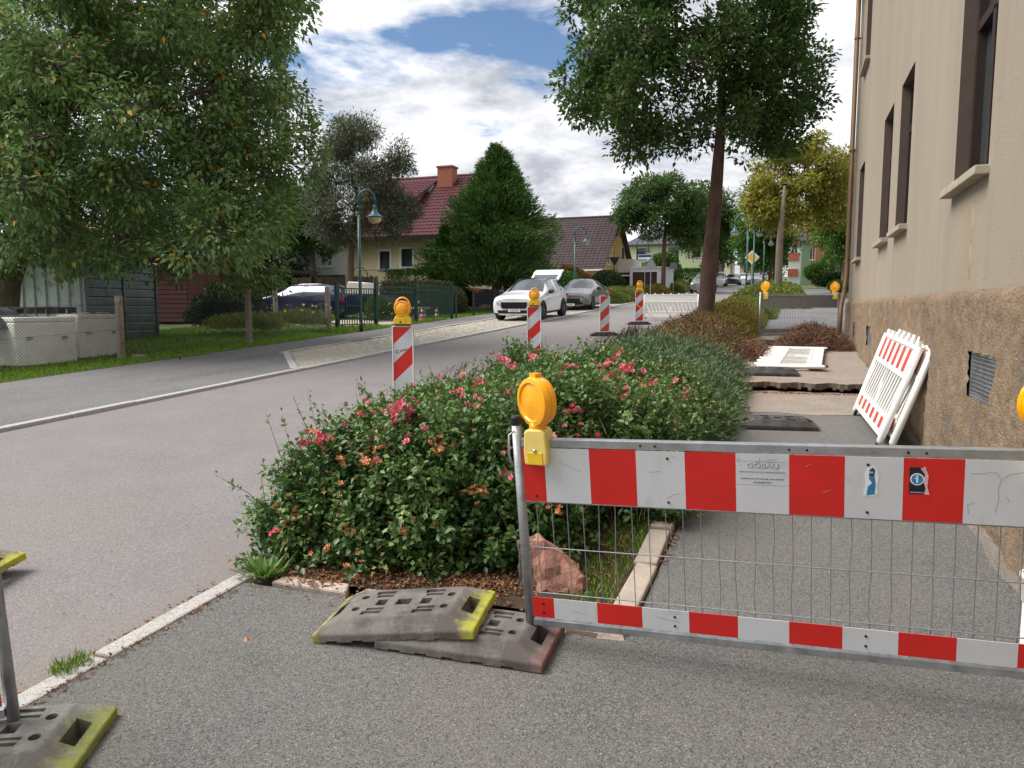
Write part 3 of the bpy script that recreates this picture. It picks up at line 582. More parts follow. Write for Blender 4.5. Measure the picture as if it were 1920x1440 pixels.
# downpipe
dp=thing('downpipe','brown metal rain downpipe at the far corner of the beige building','pipe',(.98,17.7,G(0,17.7)+.05))
mb=MB(); mb.tube([(0,0,0),(.03,.1,.85),(.10,.55,1.15),(.15,.8,1.55),(.16,.9,2.2),(.16,.95,8.0)],.05,12); mb.build('pipe','brown_pipe',dp,smooth=True)
for z in (1.9,4.3,6.7):
    mb=MB(); mb.lathe([(.058,-.02),(.058,.02)],12); mb.box(.0,.12,-.012,.012,-.012,.012); mb.build('clamp','brown_pipe',dp,loc=(.16,.87+.01*z,z))
mb=MB(); mb.tube([(0,-14,8.04),(0,2.0,8.04)],.07,10); mb.build('gutter','brown_pipe',dp,loc=(-.08,0,.06))
# ---------------------------------------------------------------- red and white barrier
def barrier_proto(label,front=True):
    t=thing('barrier','x','barrier')
    for nm,x in (('post',-.026),('post',2.026)):
        mb=MB(); mb.tube([(x,0,-.065),(x,0,.925)],.0215,14); p=mb.build(nm,'galv',t,smooth=True)
        mb=MB(); mb.lathe([(.0235,.905),(.0235,.938),(.019,.945)],14,X=Matrix.Translation((x,0,0))); mb.build('cap','black_plastic',p)
        mb=MB(); mb.tube([(x-.004,-.02,.88),(x-.02,-.045,.87),(x-.03,-.04,.78),(x-.022,-.03,.72)],.005,6); mb.build('hook','galv',p,smooth=True)
    mb=MB(); mb.box(-.006,2.006,-.017,.017,.808,.845); r=mb.build('rail','galv',t,bevel=.003)
    mb=MB(); mb.box(-.006,2.006,-.017,.017,-.048,-.014); mb.build('rail','galv',t,bevel=.003)
    for z0,z1,y in ((.561,.806,-.021),(.0,.0975,-.021)):
        mb=MB(); e=[0]+[.1+.2*i for i in range(10)]+[2.0]
        for i in range(11): mb.box(e[i],e[i+1],y,y+.003,z0,z1,1-i%2)
        p=mb.build('panel',['foil_white','foil_red'],t)
        mb=MB(); mb.box(0,2,y+.0035,y+.0065,z0+.001,z1-.001); mb.build('panel_back','alu_back',p)
        for x in ([.055,.63,1.38,1.95] if z0>.3 else [.05,.64,1.385,1.95]):
            for z in ((z0+.025,z1-.03)):
                mb=MB(); mb.lathe([(.0055,0),(.0055,.003)],8,X=Matrix.Translation((x,y,z))@Matrix.Rotation(R(90),4,'X')); mb.build('bolt','black_plastic',p)
    for x in (.52,.58,1.10,1.165,1.515,1.575):
        mb=MB(); mb.lathe([(.005,0),(.005,.003)],8,X=Matrix.Translation((x,-.017,.826))@Matrix.Rotation(R(90),4,'X')); mb.build('bolt','black_plastic',t)
    rr=random.Random(21); wm=[]
    for k in range(7):
        mb=MB(); b=[0,0,0] if k<3 else [rr.uniform(-.008,.008) for _ in range(3)]
        mb.tube([(0,0,-.03),(0,0,.1),(b[0],0,.2),(b[1],0,.33),(b[2],0,.45),(0,0,.56),(0,0,.82)],.0021,6,cap=False); wm.append(mb.mesh('wire','wire',True))
    x=.04
    while x<1.98: obj('wire',rr.choice(wm),t,(x,.0,0)); x+=.0715
    for z in (.335,.114,.552):
        mb=MB(); mb.tube([(-.02,-.004,z),(2.02,-.004,z)],.0026,6,cap=False); mb.build('wire','wire',t,smooth=True)
    return t
bar=barrier_proto('')
BR=(.1104,-.0374,.0155); BLoc=Vector((-1.059,3.154,.286))
bar2=copy_tree(bar); bar3=copy_tree(bar)
bar.location=BLoc; bar.rotation_euler=BR
tag(bar,'red and white striped barrier grid blocking the footpath in the foreground','barrier')
BM=Matrix.Translation(BLoc)@Euler(BR).to_matrix().to_4x4()
# writing and stickers on the near barrier
pan=[c for c in bar.children if c.name.startswith('panel')][0]
e90=(R(90),0,0)
text_mesh('GÖBAU',.030,'ink_grey','lettering',pan,(1.003,-.0216,.757),e90,sx=1.15,bold=.0006)
text_mesh('GÖBAU',.030,'foil_white','lettering',pan,(1.001,-.0220,.7582),e90,sx=1.15,bold=-.0002)
text_mesh('GESELLSCHAFT FÜR BAU- UND VERKEHRSTECHNIK MBH',.0068,'ink_grey','lettering',pan,(1.0,-.0216,.732),e90,sx=1.0)
text_mesh('Am Schmelzbach 79d · 08112 Wilkau-Haßlau · Telefon 0375 293420',.0064,'ink','lettering',pan,(1.0,-.0216,.704),e90,sx=.92)
text_mesh('www.goebau.com',.0095,'ink','lettering',pan,(1.0,-.0216,.690),e90)
mb=MB()
for z in (.776,.679): mb.box(.902,1.098,-.0217,-.0211,z,z+.0006)
for a,b in (((.965,.7765),(.985,.7735)),((.985,.7735),(1.0,.7765)),((1.005,.778),(1.03,.7725)),((1.03,.7725),(1.055,.7775)),((.99,.777),(.99,.79)),((1.02,.784),(1.055,.787)),((.91,.777),(.91,.788))): mb.tube([(a[0],-.0216,a[1]),(b[0],-.0216,b[1])],.0007,4)
mb.build('logo_mark','ink_grey',pan)
def flat(name,poly,mat,parent,y,th=.0006): mb=MB(); mb.prism(poly,y,y+th,'y'); return mb.build(name,mat,parent)
flat('sticker',[(1.365,.655),(1.372,.70),(1.368,.74),(1.378,.765),(1.395,.773),(1.41,.762),(1.418,.73),(1.412,.69),(1.416,.665),(1.40,.65)],'sticker_white',pan,-.0222)
flat('sticker',[(1.376,.655),(1.380,.69),(1.395,.705),(1.384,.72),(1.384,.756),(1.396,.768),(1.405,.758),(1.402,.735),(1.407,.70),(1.404,.66)],'sticker_blue',pan,-.0229)
flat('sticker',[(1.383,.735),(1.384,.752),(1.396,.762),(1.403,.752),(1.401,.735)],'sticker_black',pan,-.0236)
text_mesh('EK',.014,'sticker_white','lettering',pan,(1.392,-.0240,.746),e90)
flat('sticker',[(1.520,.668),(1.520,.772),(1.571,.772),(1.578,.75),(1.566,.72),(1.574,.69),(1.570,.668)],'sticker_black',pan,-.0222)
ci=[(1.546+.0235*math.cos(i*.314),.726+.0235*math.sin(i*.314)) for i in range(20)]; flat('sticker',ci,'sticker_white',pan,-.0228)
flat('sticker',[(1.546+(x-1.546)*.82,.726+(y-.726)*.82) for x,y in ci],'sticker_blue',pan,-.0234)
mb=MB(); mb.box(1.543,1.549,-.0240,-.0235,.713,.733); mb.box(1.538,1.545,-.0240,-.0235,.728,.732); mb.lathe([(.004,0),(.004,.0005)],8,X=Matrix.Translation((1.546,-.0236,.738))@Matrix.Rotation(R(90),4,'X')); mb.build('sticker_figure','sticker_white',pan)
text_mesh('www.druckbar.de',.0062,'sticker_white','lettering',pan,(1.546,-.0226,.675),e90)
flat('sticker',[(1.556,.768),(1.572,.776),(1.583,.74),(1.580,.70),(1.588,.667),(1.570,.668),(1.575,.692),(1.566,.72),(1.572,.745)],'sticker_pink',pan,-.0242)
rr=random.Random(4); mb=MB()           # scratches
for a,b in (((1.72,.755),(1.76,.757)),((1.76,.757),(1.775,.762)),((1.78,.762),(1.80,.76)),((1.80,.76),(1.815,.735)),((1.815,.735),(1.84,.757)),((1.84,.757),(1.885,.766)),((1.815,.735),(1.806,.70)),((1.806,.70),(1.81,.66)),((1.81,.66),(1.80,.61)),((1.835,.67),(1.845,.65)),((1.712,.635),(1.735,.645)),((1.712,.635),(1.718,.60)),((.555,.715),(.60,.722)),((.62,.60),(.65,.622)),((.65,.622),(.675,.628)),((.16,.745),(.27,.705)),((.645,.79),(.675,.775)),((.18,.05),(.25,.035)),((.56,.06),(.66,.045)),((1.16,.76),(1.18,.772)),((1.22,.655),(1.25,.67))): mb.tube([(a[0],-.0214,a[1]),(b[0],-.0214,b[1])],.0006,4)
mb.build('scratches','ink_grey',pan)
# its neighbour on the left, one post in view, and the one far up the footpath
bar2.location=(-2.64-2.026*math.cos(R(42)),1.81-2.026*math.sin(R(42)),G(0,1.8)+.068); bar2.rotation_euler=(.0,-.05,R(42)); tag(bar2,'barrier with a galvanised post set in the plate in the bottom left corner','barrier')
bar3.location=(.98,18.35,G(0,18.2)+.30); bar3.rotation_euler=(0,.0,R(180+37)); tag(bar3,'barrier seen from its grey back across the footpath at the downpipe','barrier')
# ---------------------------------------------------------------- warning lamps
def lamp_barrier(label,loc,rot,wr):
    t=thing('warning_lamp',label,'lamp',loc,rot,'amber warning lamps')
    mb=MB(); mb.prism([(-.052,0),(.052,0),(.056,.06),(.050,.145),(.035,.158),(-.035,.158),(-.050,.145),(-.056,.06)],-.045,.045,'y'); b=mb.build('body','lamp_yellow',t,bevel=.008)
    mb=MB(); mb.box(-.036,.036,-.049,-.044,.004,.058); mb.build('battery_cover','lamp_yellow_dark',b,bevel=.003)
    mb=MB(); mb.lathe([(.008,0),(.008,.006),(.004,.010)],10,X=Matrix.Translation((0,-.045,.066))@Matrix.Rotation(R(90),4,'X')); mb.build('screw','chrome',b,smooth=True)
    X=Matrix.Rotation(wr,4,'Z')
    mb=MB(); mb.lathe([(.036,.150),(.040,.165),(.036,.185)],16); mb.build('neck','amber',t,smooth=True)
    Y=Matrix.Translation((0,0,.275))@X@Matrix.Rotation(R(90),4,'X')
    mb=MB(); mb.lathe([(.02,-.040),(.085,-.036),(.104,-.030),(.110,-.012),(.110,-.002),(.106,0),(.110,.002),(.110,.014),(.104,.032),(.086,.036)],36,X=Matrix.Rotation(R(90),4,'X'),cap=False)
    mb.lathe([(.086,.036),(.080,.028),(.05,.034),(.0,.040)],36,X=Matrix.Rotation(R(90),4,'X'),cap=False); mb.lathe([(.02,-.04),(.0,-.041)],36,X=Matrix.Rotation(R(90),4,'X'),cap=False)
    mb.box(-.022,.022,-.018,.018,.100,.124); mb.build('lens','amber',t,smooth=False,auto=40,loc=(0,0,.275),rot=(0,0,wr))
    return t
p=BM@Vector((.075,-.012,.735)); la=lamp_barrier('amber warning lamp clamped on the near barrier beside its left post',p,(.06,-.03,R(-6)),R(-30))
p=BM@Vector((1.955,-.012,.735)); lamp_barrier('amber warning lamp cut by the right picture edge on the near barrier',p,(.06,-.03,R(4)),R(20))
c,s=math.cos(R(217)),math.sin(R(217))
for u,lb in ((1.90,'amber warning lamp on the far barrier beside the dark shrubs'),(.10,'amber warning lamp on the far barrier next to the downpipe')):
    q=dup(la,lb,(.98+c*u,18.35+s*u,G(0,18.2)+.30+.74),(0,0,0),'amber warning lamps')
# ---------------------------------------------------------------- foot plates
mb=MB(); a,b,h=.40,.205,.10
v=[(-a,-b,0),(a,-b,0),(a,b,0),(-a,b,0),(-a,-b,.042),(a,-b,.042),(a,b,.042),(-a,b,.042),(-.27,-.145,h),(.27,-.145,h),(.27,.145,h),(-.27,.145,h)]
mb.add(v,[(0,3,2,1),(0,1,5,4),(1,2,6,5),(2,3,7,6),(3,0,4,7),(4,5,9,8),(5,6,10,9),(6,7,11,10),(7,4,8,11),(8,9,10,11)]); base=mb.mesh('plate_base','plate_plain')
ct=MB()
for sx in (-1,1):
    ct.box(sx*.335-.026,sx*.335+.026,-.072,.072,-.02,.2)
    for y in (-.062,.062): ct.lathe([(.021,-.02),(.021,.2)],14,X=Matrix.Translation((sx*.225,y,0)))
for x,w_ in ((-.115,.052),(.0,.075),(.115,.052)): ct.box(x-w_/2,x+w_/2,-.03,.03,-.02,.2)
for sx in (-1,1):
    for sy in (-1,1): ct.box(sx*.13-.05,sx*.13+.05,sy*.105-.018,sy*.105+.018,.088,.2); ct.box(sx*.13-.036,sx*.13+.052,sy*.068-.013,sy*.068+.013,.09,.2)
for i,x in enumerate((-.3,-.17,-.04,.1,.24)): 
    for sy in (-1,1): ct.box(x-.028,x+.028,sy*.205-.02,sy*.205+.02,-.02,.013)
for y in (-.1,.06):
    for sx in (-1,1): ct.box(sx*.4-.02,sx*.4+.02,y-.03,y+.03,-.02,.013)
pm0=boolean(base,ct.mesh('cut','plate_plain'),'foot_plate',['plate_plain'],.007)
def plate(label,mat,loc,rot,group='foot plates'):
    me=pm0.copy(); me.materials.clear(); me.materials.append(MT[mat]); o=obj('foot_plate',me,None,loc,rot); return tag(o,label,'foot plate',group)
plate('grey foot plate with red paint lying under the barrier post, lower of two','plate_red',(-1.355,3.09,G(0,3.09)+.002),(AT,0,R(3.2)))
plate('grey foot plate with yellow painted ends tilted on top of another plate','plate_yellow',(-1.685,3.075,G(0,3.07)+.052),(AT+R(1.5),R(-7.6),R(7)))
plate('grey foot plate with mossy yellow green paint in the bottom left corner','plate_green',(-2.70,1.72,G(0,1.72)+.002),(AT,0,R(27)))
plate('foot plate with a yellow edge on the road at the left picture edge','plate_yellow',(-4.64,2.80,G(0,2.8)-.015),(AT,R(-6),R(20)))
plate('dark foot plate on the footpath beside the leaning white panels','plate_plain',(-.10,8.62,G(0,8.62)+.002),(AT,0,R(8)))
plate('dark foot plate on the raised slab in front of the lying white panel','plate_plain',(-.26,12.0,G(0,12.0)+.135),(AT*.8,0,R(2)))
plate('foot plate under the post of the far barrier','plate_plain',(-.62,17.15,G(0,17.1)+.11),(AT*.8,0,R(37)))
# ---------------------------------------------------------------- striped guide beacons on the road
def beacon(label,x,y,faded=False,rz=0,text=True):
    t=thing('traffic_beacon',label,'beacon',(x,y,G(0,y)-.045),(0,0,rz),'red and white guide beacons')
    mb=MB(); mb.prism([(-.40,0),(.40,0),(.40,.04),(.26,.10),(-.26,.10),(-.40,.04)],-.2,.2,'y'); mb.build('foot','plate_plain',t,bevel=.01)
    mb=MB(); mb.box(-.14,-.125,-.02,.03,.11,1.115); mb.box(.125,.14,-.02,.03,.11,1.115); mb.box(-.125,.125,-.02,.03,.11,.125); mb.box(-.125,.125,-.02,.03,1.10,1.115); mb.box(-.125,.125,.0,.025,.125,1.10); mb.tube([(0,.01,.0),(0,.01,.12)],.03,8)
    mb.build('frame','white_plastic_clean',t,bevel=.004)
    mb=MB(); rect=[(-.125,.125),(.125,.125),(.125,1.10),(-.125,1.10)]; k0=.993; P=.242
    for i in range(-6,3):
        lo=k0+i*P; q=clip(clip(rect,-1*.95,1,lo+P),.95,-1,-lo)   # lines z = lo + .95 x
        if len(q)>2: mb.prism(q,-.006,-.001,'y',mi=(i%2!=0)*1)
    mb.build('board',['foil_red','foil_white'] if not faded else ['foil_red_faded','foil_white'],t)
    if text:
        text_mesh('GÖBAU',.034,'ink','lettering',t,(.012,-.0066,.80),(R(90),R(-14),0),bold=.001); text_mesh('C',.06,'ink','lettering',t,(-.075,-.0066,.775),(R(90),R(-14),0),bold=.002)
    return t
def lamp_beacon(label,x,y,rz):
    t=thing('warning_lamp',label,'lamp',(x,y,G(0,y)-.045+1.115),(0,0,rz),'amber warning lamps')
    mb=MB(); mb.prism([(-.118,.018),(.118,.018),(.112,.085),(.075,.135),(-.075,.135),(-.112,.085)],-.045,.05,'y'); b=mb.build('body','lamp_yellow_dark',t,bevel=.012)
    mb=MB(); mb.box(-.10,.10,-.03,.03,0,.02); mb.build('holder','black_plastic',b)
    mb=MB(); mb.box(-.062,.042,-.052,-.044,.028,.098); c=mb.build('battery_cover','lamp_yellow_dark',b,bevel=.004)
    mb=MB(); mb.lathe([(.013,0),(.013,.004)],10,X=Matrix.Translation((-.02,-.050,.05))@Matrix.Rotation(R(90),4,'X')); mb.build('lock','black_plastic',b)
    X=Matrix.Rotation(R(90),4,'X')
    mb=MB(); mb.lathe([(.100,-.045),(.106,-.03),(.106,.03),(.100,.045),(.090,.045),(.088,.035)],28,X=X,cap=False); mb.tube([(.103*math.cos(a),0,.103*math.sin(a)+(.045 if .3<a<2.84 else 0)*math.sin(a)) for a in [i*math.pi/14 for i in range(15)]],.012,6)
    mb.build('housing','amber',t,loc=(0,0,.215),auto=40)
    mb=MB(); mb.lathe([(.092,.030),(.075,.046),(.04,.054),(0,.056)],28,X=X,cap=False); mb.lathe([(.092,-.030),(.075,-.046),(.04,-.054),(0,-.056)],28,X=X,cap=False); mb.build('lens','amber',t,loc=(0,0,.215),smooth=True)
    return t
BC=[(-4.69,8.56,'striped guide beacon with lamp rising behind the rose bush, nearest of four',R(18),1),(-4.78,14.1,'striped guide beacon with lamp in front of the white car',R(14),1),(-4.92,20.7,'faded striped guide beacon without a lamp, beside the grey car',R(20),0),(-4.84,25.4,'striped guide beacon with lamp next to the white barrier panel on the road',R(14),1)]
LB=['amber lamp with handle on the nearest guide beacon','amber lamp on the guide beacon before the white car','','amber lamp on the guide beacon by the white road barrier']
for i,(x,y,lb,rz,l_) in enumerate(BC):
    beacon(lb,x,y,i==2,rz,i==0)
    if l_: lamp_beacon(LB[i],x,y,rz)
# ---------------------------------------------------------------- white plastic barrier panels
def fence_panel(W,H=1.0):
    t=thing('plastic_barrier','x','barrier panel')
    for x in (0,W): mb=MB(); mb.tube([(x,0,.0),(x,0,.03),(x,0,H-.02)],[.02,.034,.034],12); mb.build('post','white_plastic_clean',t,smooth=True)
    for x in (0.06,W-.06): mb=MB(); mb.box(x-.02,x+.02,-.015,.015,-.03,.03); mb.build('foot','black_plastic',t)
    for z0,z1 in ((.06,.10),(.235,.275),(.655,.695),(.945,.985)): mb=MB(); mb.box(.03,W-.03,-.024,.024,z0,z1); mb.build('rail','white_plastic_clean',t,bevel=.006)
    for z0,z1,n in ((.10,.235,1),(.695,.945,0)):
        mb=MB(); mb.box(.03,W-.03,-.006,.016,z0,z1); mb.build('board','white_plastic_clean',t)
        mb=MB(); k=int(round((W-.12)/.135)); d=(W-.12)/k
        for i in range(k): mb.box(.06+i*d,.06+(i+1)*d,-.011,-.0065,z0+.012,z1-.012,i%2)
        mb.build('stripe_foil',['foil_red_faded','white_plastic_clean'],t)
    sl=(W-.14)/13
    for i in range(13):
        if i==6: continue
        x=.07+(i+.5)*sl; mb=MB(); mb.prism([(x-.03-.045,.275),(x+.018-.045,.275),(x+.03+.045,.655),(x-.018+.045,.655)],-.015,.015,'y'); mb.build('slat','white_plastic_clean',t)
    x=.07+6.5*sl; mb=MB(); mb.prism([(x-.06,.275),(x+.06,.275),(x+.06,.50),(x-.06,.50)],-.018,.018,'y'); mb.box(x-.06,x-.035,-.018,.018,.50,.655); mb.box(x+.035,x+.06,-.018,.018,.50,.655); mb.build('handle_plate','white_plastic_clean',t)
    k=7
    for i in range(k): x=.10+(W-.2)*i/(k-1); mb=MB(); mb.tube([(x,0,.985),(x,0,1.035)],.030,10); mb.build('stub','white_plastic_clean',t,smooth=False)
    return t
P0=fence_panel(1.72)
P0.location=(.835,7.93,G(0,7.93)+.09); dirv=Vector((-.09,1.68,.075)).normalized(); upv=(Vector((.30,.06,.95))-dirv*dirv.dot(Vector((.30,.06,.95)))).normalized()
xa=-dirv; za=upv; ya=za.cross(xa)
def setrot(o,xa,za): ya=za.cross(xa); o.rotation_euler=Matrix((xa,ya,za)).transposed().to_euler()
# panel x runs from far to near so that the striped face looks to the road side
P0.location=Vector((.745,9.60,G(0,9.6)+.03)); setrot(P0,-dirv,upv)
tag(P0,'white plastic barrier panel with red stripes leaning in front against the wall','barrier panel',group='white plastic barrier panels')
dup(P0,'white plastic barrier panel leaning against the wall behind the striped one',Vector((.845,9.52,G(0,9.6)+.03)),None,'white plastic barrier panels')
q=dup(P0,'white plastic barrier panel lying flat on the raised slab',Vector((.70,15.85,G(0,15.85)+.165)),None,'white plastic barrier panels'); 
setrot(q,Vector((-.05,-1,-S_*.8)).normalized(),Vector((-1,.05,0)).normalized()); q.scale=(1.9,1,1.05)
q=dup(P0,'white plastic barrier panel standing across the lane behind the last beacon',Vector((-5.08,27.65,G(0,27.6)+.045)),(0,0,R(-4)),'white plastic barrier panels'); q.rotation_euler=(0,0,R(180-6)); q.location=(-3.1,27.35,G(0,27.4)+.045); q.scale=(1.16,1,.88)
# ---------------------------------------------------------------- white drain pipe at the wall
t=thing('drain_pipe','white plastic drain pipe end standing behind the barrier at the right edge','pipe',(1.015,3.60,G(0,3.6)))
mb=MB(); mb.lathe([(.055,0),(.055,.36),(.05,.36),(.05,.02)],20,cap=False); mb.build('pipe','white_plastic',t,smooth=True)
mb=MB(); mb.lathe([(.057,.30),(.066,.31),(.066,.40),(.072,.405),(.072,.425),(.060,.427),(.058,.30)],20,cap=False); mb.build('socket','white_plastic',t,smooth=True)
# ---------------------------------------------------------------- boulder in the bed
def rockmesh(name,pts,mats,seed,sub=3,amp=.018):
    bm=bmesh.new()
    for p in pts: bm.verts.new(p)
    bmesh.ops.convex_hull(bm,input=bm.verts); bmesh.ops.triangulate(bm,faces=bm.faces); bmesh.ops.subdivide_edges(bm,edges=bm.edges,cuts=4,use_grid_fill=True); bm.normal_update()
    for v in bm.verts: v.co+=v.normal*amp*(mn.noise(v.co*9+Vector((seed,0,0)))+.6*mn.noise(v.co*24))
    me=bpy.data.meshes.new(name); bm.to_mesh(me); bm.free()
    for k in mats: me.materials.append(MT[k])
    return me
me=rockmesh('boulder',[(-.15,-.12,-.05),(.18,-.10,-.05),(.22,.10,-.05),(-.15,.12,-.05),(-.17,-.06,.25),(-.10,.03,.285),(-.03,-.05,.275),(.07,.0,.20),(.14,.02,.165),(.20,-.03,.10),(-.12,-.09,.2),(.02,-.135,.04),(-.19,.0,.1)],['rock','rock_grey'],1,amp=.028)
for f in me.polygons: f.material_index=1 if f.center.x<-.05-.18*f.center.z+.02*mn.noise(f.center*14) else 0
tag(obj('boulder',me,None,(-1.19,3.83,G(0,3.83)-.02),(0,0,R(-4))),'pink and grey split boulder behind the left end of the barrier','rock')
me=rockmesh('boulder',[(-.16,-.12,-.05),(.15,-.12,-.05),(.17,.1,-.05),(-.15,.12,-.05),(-.10,-.04,.15),(.07,.0,.17),(.0,.08,.16)],['rock_grey'],5)
tag(obj('boulder',me,None,(-2.60,3.80,G(0,3.8)),(0,0,.4)),'dark boulder under the rose bush at the corner of the bed','rock')
me=rockmesh('stone_chip',[(-.07,-.03,-.01),(.07,-.03,-.01),(.06,.03,-.01),(-.06,.03,-.01),(-.05,0,.03),(.05,.01,.025)],['granite_warm'],6,amp=.006)
tag(obj('stone_chip',me,None,(-.74,3.33,G(0,3.33)+.004),(0,0,.1)),'flat pale stone chip lying under the bottom rail of the barrier','stone')

# hairline cracks in the tarmac
def crack(parent,pts,wd,dz,mat='dark',sx=1):
    rr=random.Random(int(pts[0][0]*100)+3); P=[]
    for i in range(len(pts)-1):
        (xa,ya),(xb,yb)=pts[i],pts[i+1]; k=max(2,int(math.hypot(xb-xa,yb-ya)/.05))
        for j in range(k): f=j/k; P.append((xa+(xb-xa)*f+rr.gauss(0,.010),ya+(yb-ya)*f+rr.gauss(0,.010)))
    mb=MB()
    for i in range(len(P)-1):
        (xa,ya),(xb,yb)=P[i],P[i+1]; L_=math.hypot(xb-xa,yb-ya)+1e-6; nx,ny=-(yb-ya)/L_*wd/2,(xb-xa)/L_*wd/2; e=.3+.7*math.sin(math.pi*(i+.5)/len(P))
        mb.add([(xa+nx*e,ya+ny*e,G(0,ya)+dz),(xb+nx*e,yb+ny*e,G(0,yb)+dz),(xb-nx*e,yb-ny*e,G(0,yb)+dz),(xa-nx*e,ya-ny*e,G(0,ya)+dz)],[(0,1,2,3)])
    mb.build('crack',mat,parent)
pv=bpy.data.objects['pavement']; fp=bpy.data.objects['footpath']
crack(fp,[(-.1,4.2),(.15,5.4),(.1,6.8)],.003,.003,'asphalt_walk'); crack(pv,[(-.9,1.3),(-.72,1.75),(-.55,1.95)],.003,.003,'anthracite'); crack(lw,[(-12.2,8.0),(-11.2,9.6),(-10.9,13.8)],.012,.003,'anthracite')
# ---------------------------------------------------------------- street lamps
def street_lamp(label,x,y,hgt,arm,toward,mats=('lamp_green','lamp_blue'),rz=None,sc=1):
    t=thing('street_lamp',label,'street lamp',(x,y,G(0,y)-.02),(0,0,toward),'curved green street lamps')
    mb=MB(); mb.tube([(0,0,0),(0,0,hgt-.75)],[.055,.042],12); mb.build('pole',mats[0],t,smooth=True)
    mb=MB(); mb.tube([(0,0,0),(0,0,.32)],.062,12); mb.build('pole_base','black_plastic',t,smooth=True)
    z=hgt-.75; r=arm/2; pts=[(0,0,z-.02),(0,0,z+.45)]+[(r-r*math.cos(a),0,z+.45+r*1.05*math.sin(a)) for a in [i*math.pi/12 for i in range(1,13)]]+[(arm,0,z+.25)]
    mb=MB(); mb.tube(pts,.034,10); a=mb.build('arm',mats[1],t,smooth=True)
    for q in ((0,0,z+.02),(0,0,z+.2)): mb=MB(); mb.lathe([(.05,-.03),(.056,0),(.05,.03)],12); mb.build('collar',mats[1],a,loc=q,smooth=True)
    mb=MB(); mb.lathe([(.04,.22),(.055,.16),(.06,.10),(.085,.02),(.14,-.06),(.235,-.125),(.27,-.14),(.27,-.155),(.20,-.155)],24,cap=True); mb.build('shade',mats[1],t,loc=(arm,0,z+.05),smooth=True)
    mb=MB(); mb.lathe([(.205,-.157),(.215,-.20),(.19,-.27),(.13,-.325),(.05,-.35),(0,-.353)],24,cap=False); mb.build('bowl','lamp_bowl',t,loc=(arm,0,z+.05),smooth=True)
    mb=MB(); mb.box(-.10,-.045,-.03,.03,z-.06,z+.09); mb.build('junction_box','lamp_bowl',t)
    return t
street_lamp('green street lamp with curved neck standing before the green gate',-12.72,20.5,4.42,.50,R(20))
street_lamp('street lamp with curved neck behind the two parked cars',-11.5,41.0,4.3,.62,R(20))
dk=('anthracite','anthracite')
street_lamp('dark street lamp in front of the brown garage door',-12.9,66.0,4.4,1.0,R(10),dk)
street_lamp('street lamp in the right hand bed with its head over the road',-2.3,41.9,4.6,.66,R(190))
street_lamp('street lamp beside the yellow diamond sign',-2.2,47.0,4.75,.30,R(0))
street_lamp('slender street lamp farther up the right hand bed',-2.2,63.5,4.7,.5,R(0))
# ---------------------------------------------------------------- signs
def pole_sign(name,label,x,y,h,build,mat='galv'):
    t=thing(name,label,'sign',(x,y,G(0,y)-.05)); mb=MB(); mb.tube([(0,0,0),(0,0,h)],.03,8); mb.build('pole',mat,t); build(t,h); return t
def diamond(t,h):
    for s,mt,y in ((.46,'sign_back',-.034),(.455,'plate_white',-.038),(.30,'sign_yellow',-.042)): mb=MB(); mb.prism([(0,-s),(s,0),(0,s),(-s,0)],y,y+.003,'y'); mb.build('sign_face',mt,t,loc=(0,0,h-.1))
pole_sign('priority_sign','white edged yellow diamond road sign on a post in the right bed',-2.45,50.2,2.7,diamond)
def tri(t,h): mb=MB(); mb.prism([(-.45,.35),(.45,.35),(0,-.43)],.03,.035,'y'); mb.build('sign_face','sign_back',t,loc=(0,0,h-.4))
pole_sign('yield_sign','grey backed triangular sign on a post before the green house',-8.9,50.5,2.75,lambda t,h:(lambda mb:mb.prism([(-.45,-.35),(.45,-.35),(0,.43)],-.035,-.03,'y').build('sign_face','sign_back',t,loc=(0,0,h-.4)))(MB()))
def tri2(t,h): mb=MB(); mb.prism([(-.42,.36),(.42,.36),(0,-.40)],-.035,-.03,'y'); mb.build('sign_face','anthracite',t,loc=(0,0,h-.36))
pole_sign('yield_sign','dark downward triangle sign at the corner of the yellow house',-13.2,58.6,3.0,tri2,'anthracite')
def sname(t,h):
    mb=MB(); mb.box(-.55,.55,-.04,-.03,h-.52,h-.14); mb.build('sign_plate','plate_white',t); mb=MB(); mb.box(-.52,.52,-.045,-.041,h-.36,h-.17); mb.build('sign_face','sign_blue',t)
pole_sign('street_name_sign','blue and white street name plate above the garage',-10.9,59.2,3.3,sname)
pole_sign('traffic_sign','small sign seen from behind by the hedge of the green house',-9.3,63.5,2.6,lambda t,h:(lambda mb:mb.box(-.3,.3,-.04,-.03,h-.6,h-.1).build('sign_face','sign_back',t))(MB()))
def rnd_sign(t,h): mb=MB(); mb.lathe([(.33,0),(.33,.004)],16,X=Matrix.Translation((0,-.03,h-.35))@Matrix.Rotation(R(90),4,'X')); mb.build('sign_face','sign_back',t)
pole_sign('traffic_sign','round sign seen from behind far up the left side of the street',-8.9,84,2.7,rnd_sign)
pole_sign('traffic_sign','second round sign seen from behind farther up the left side',-8.9,102,2.7,rnd_sign)
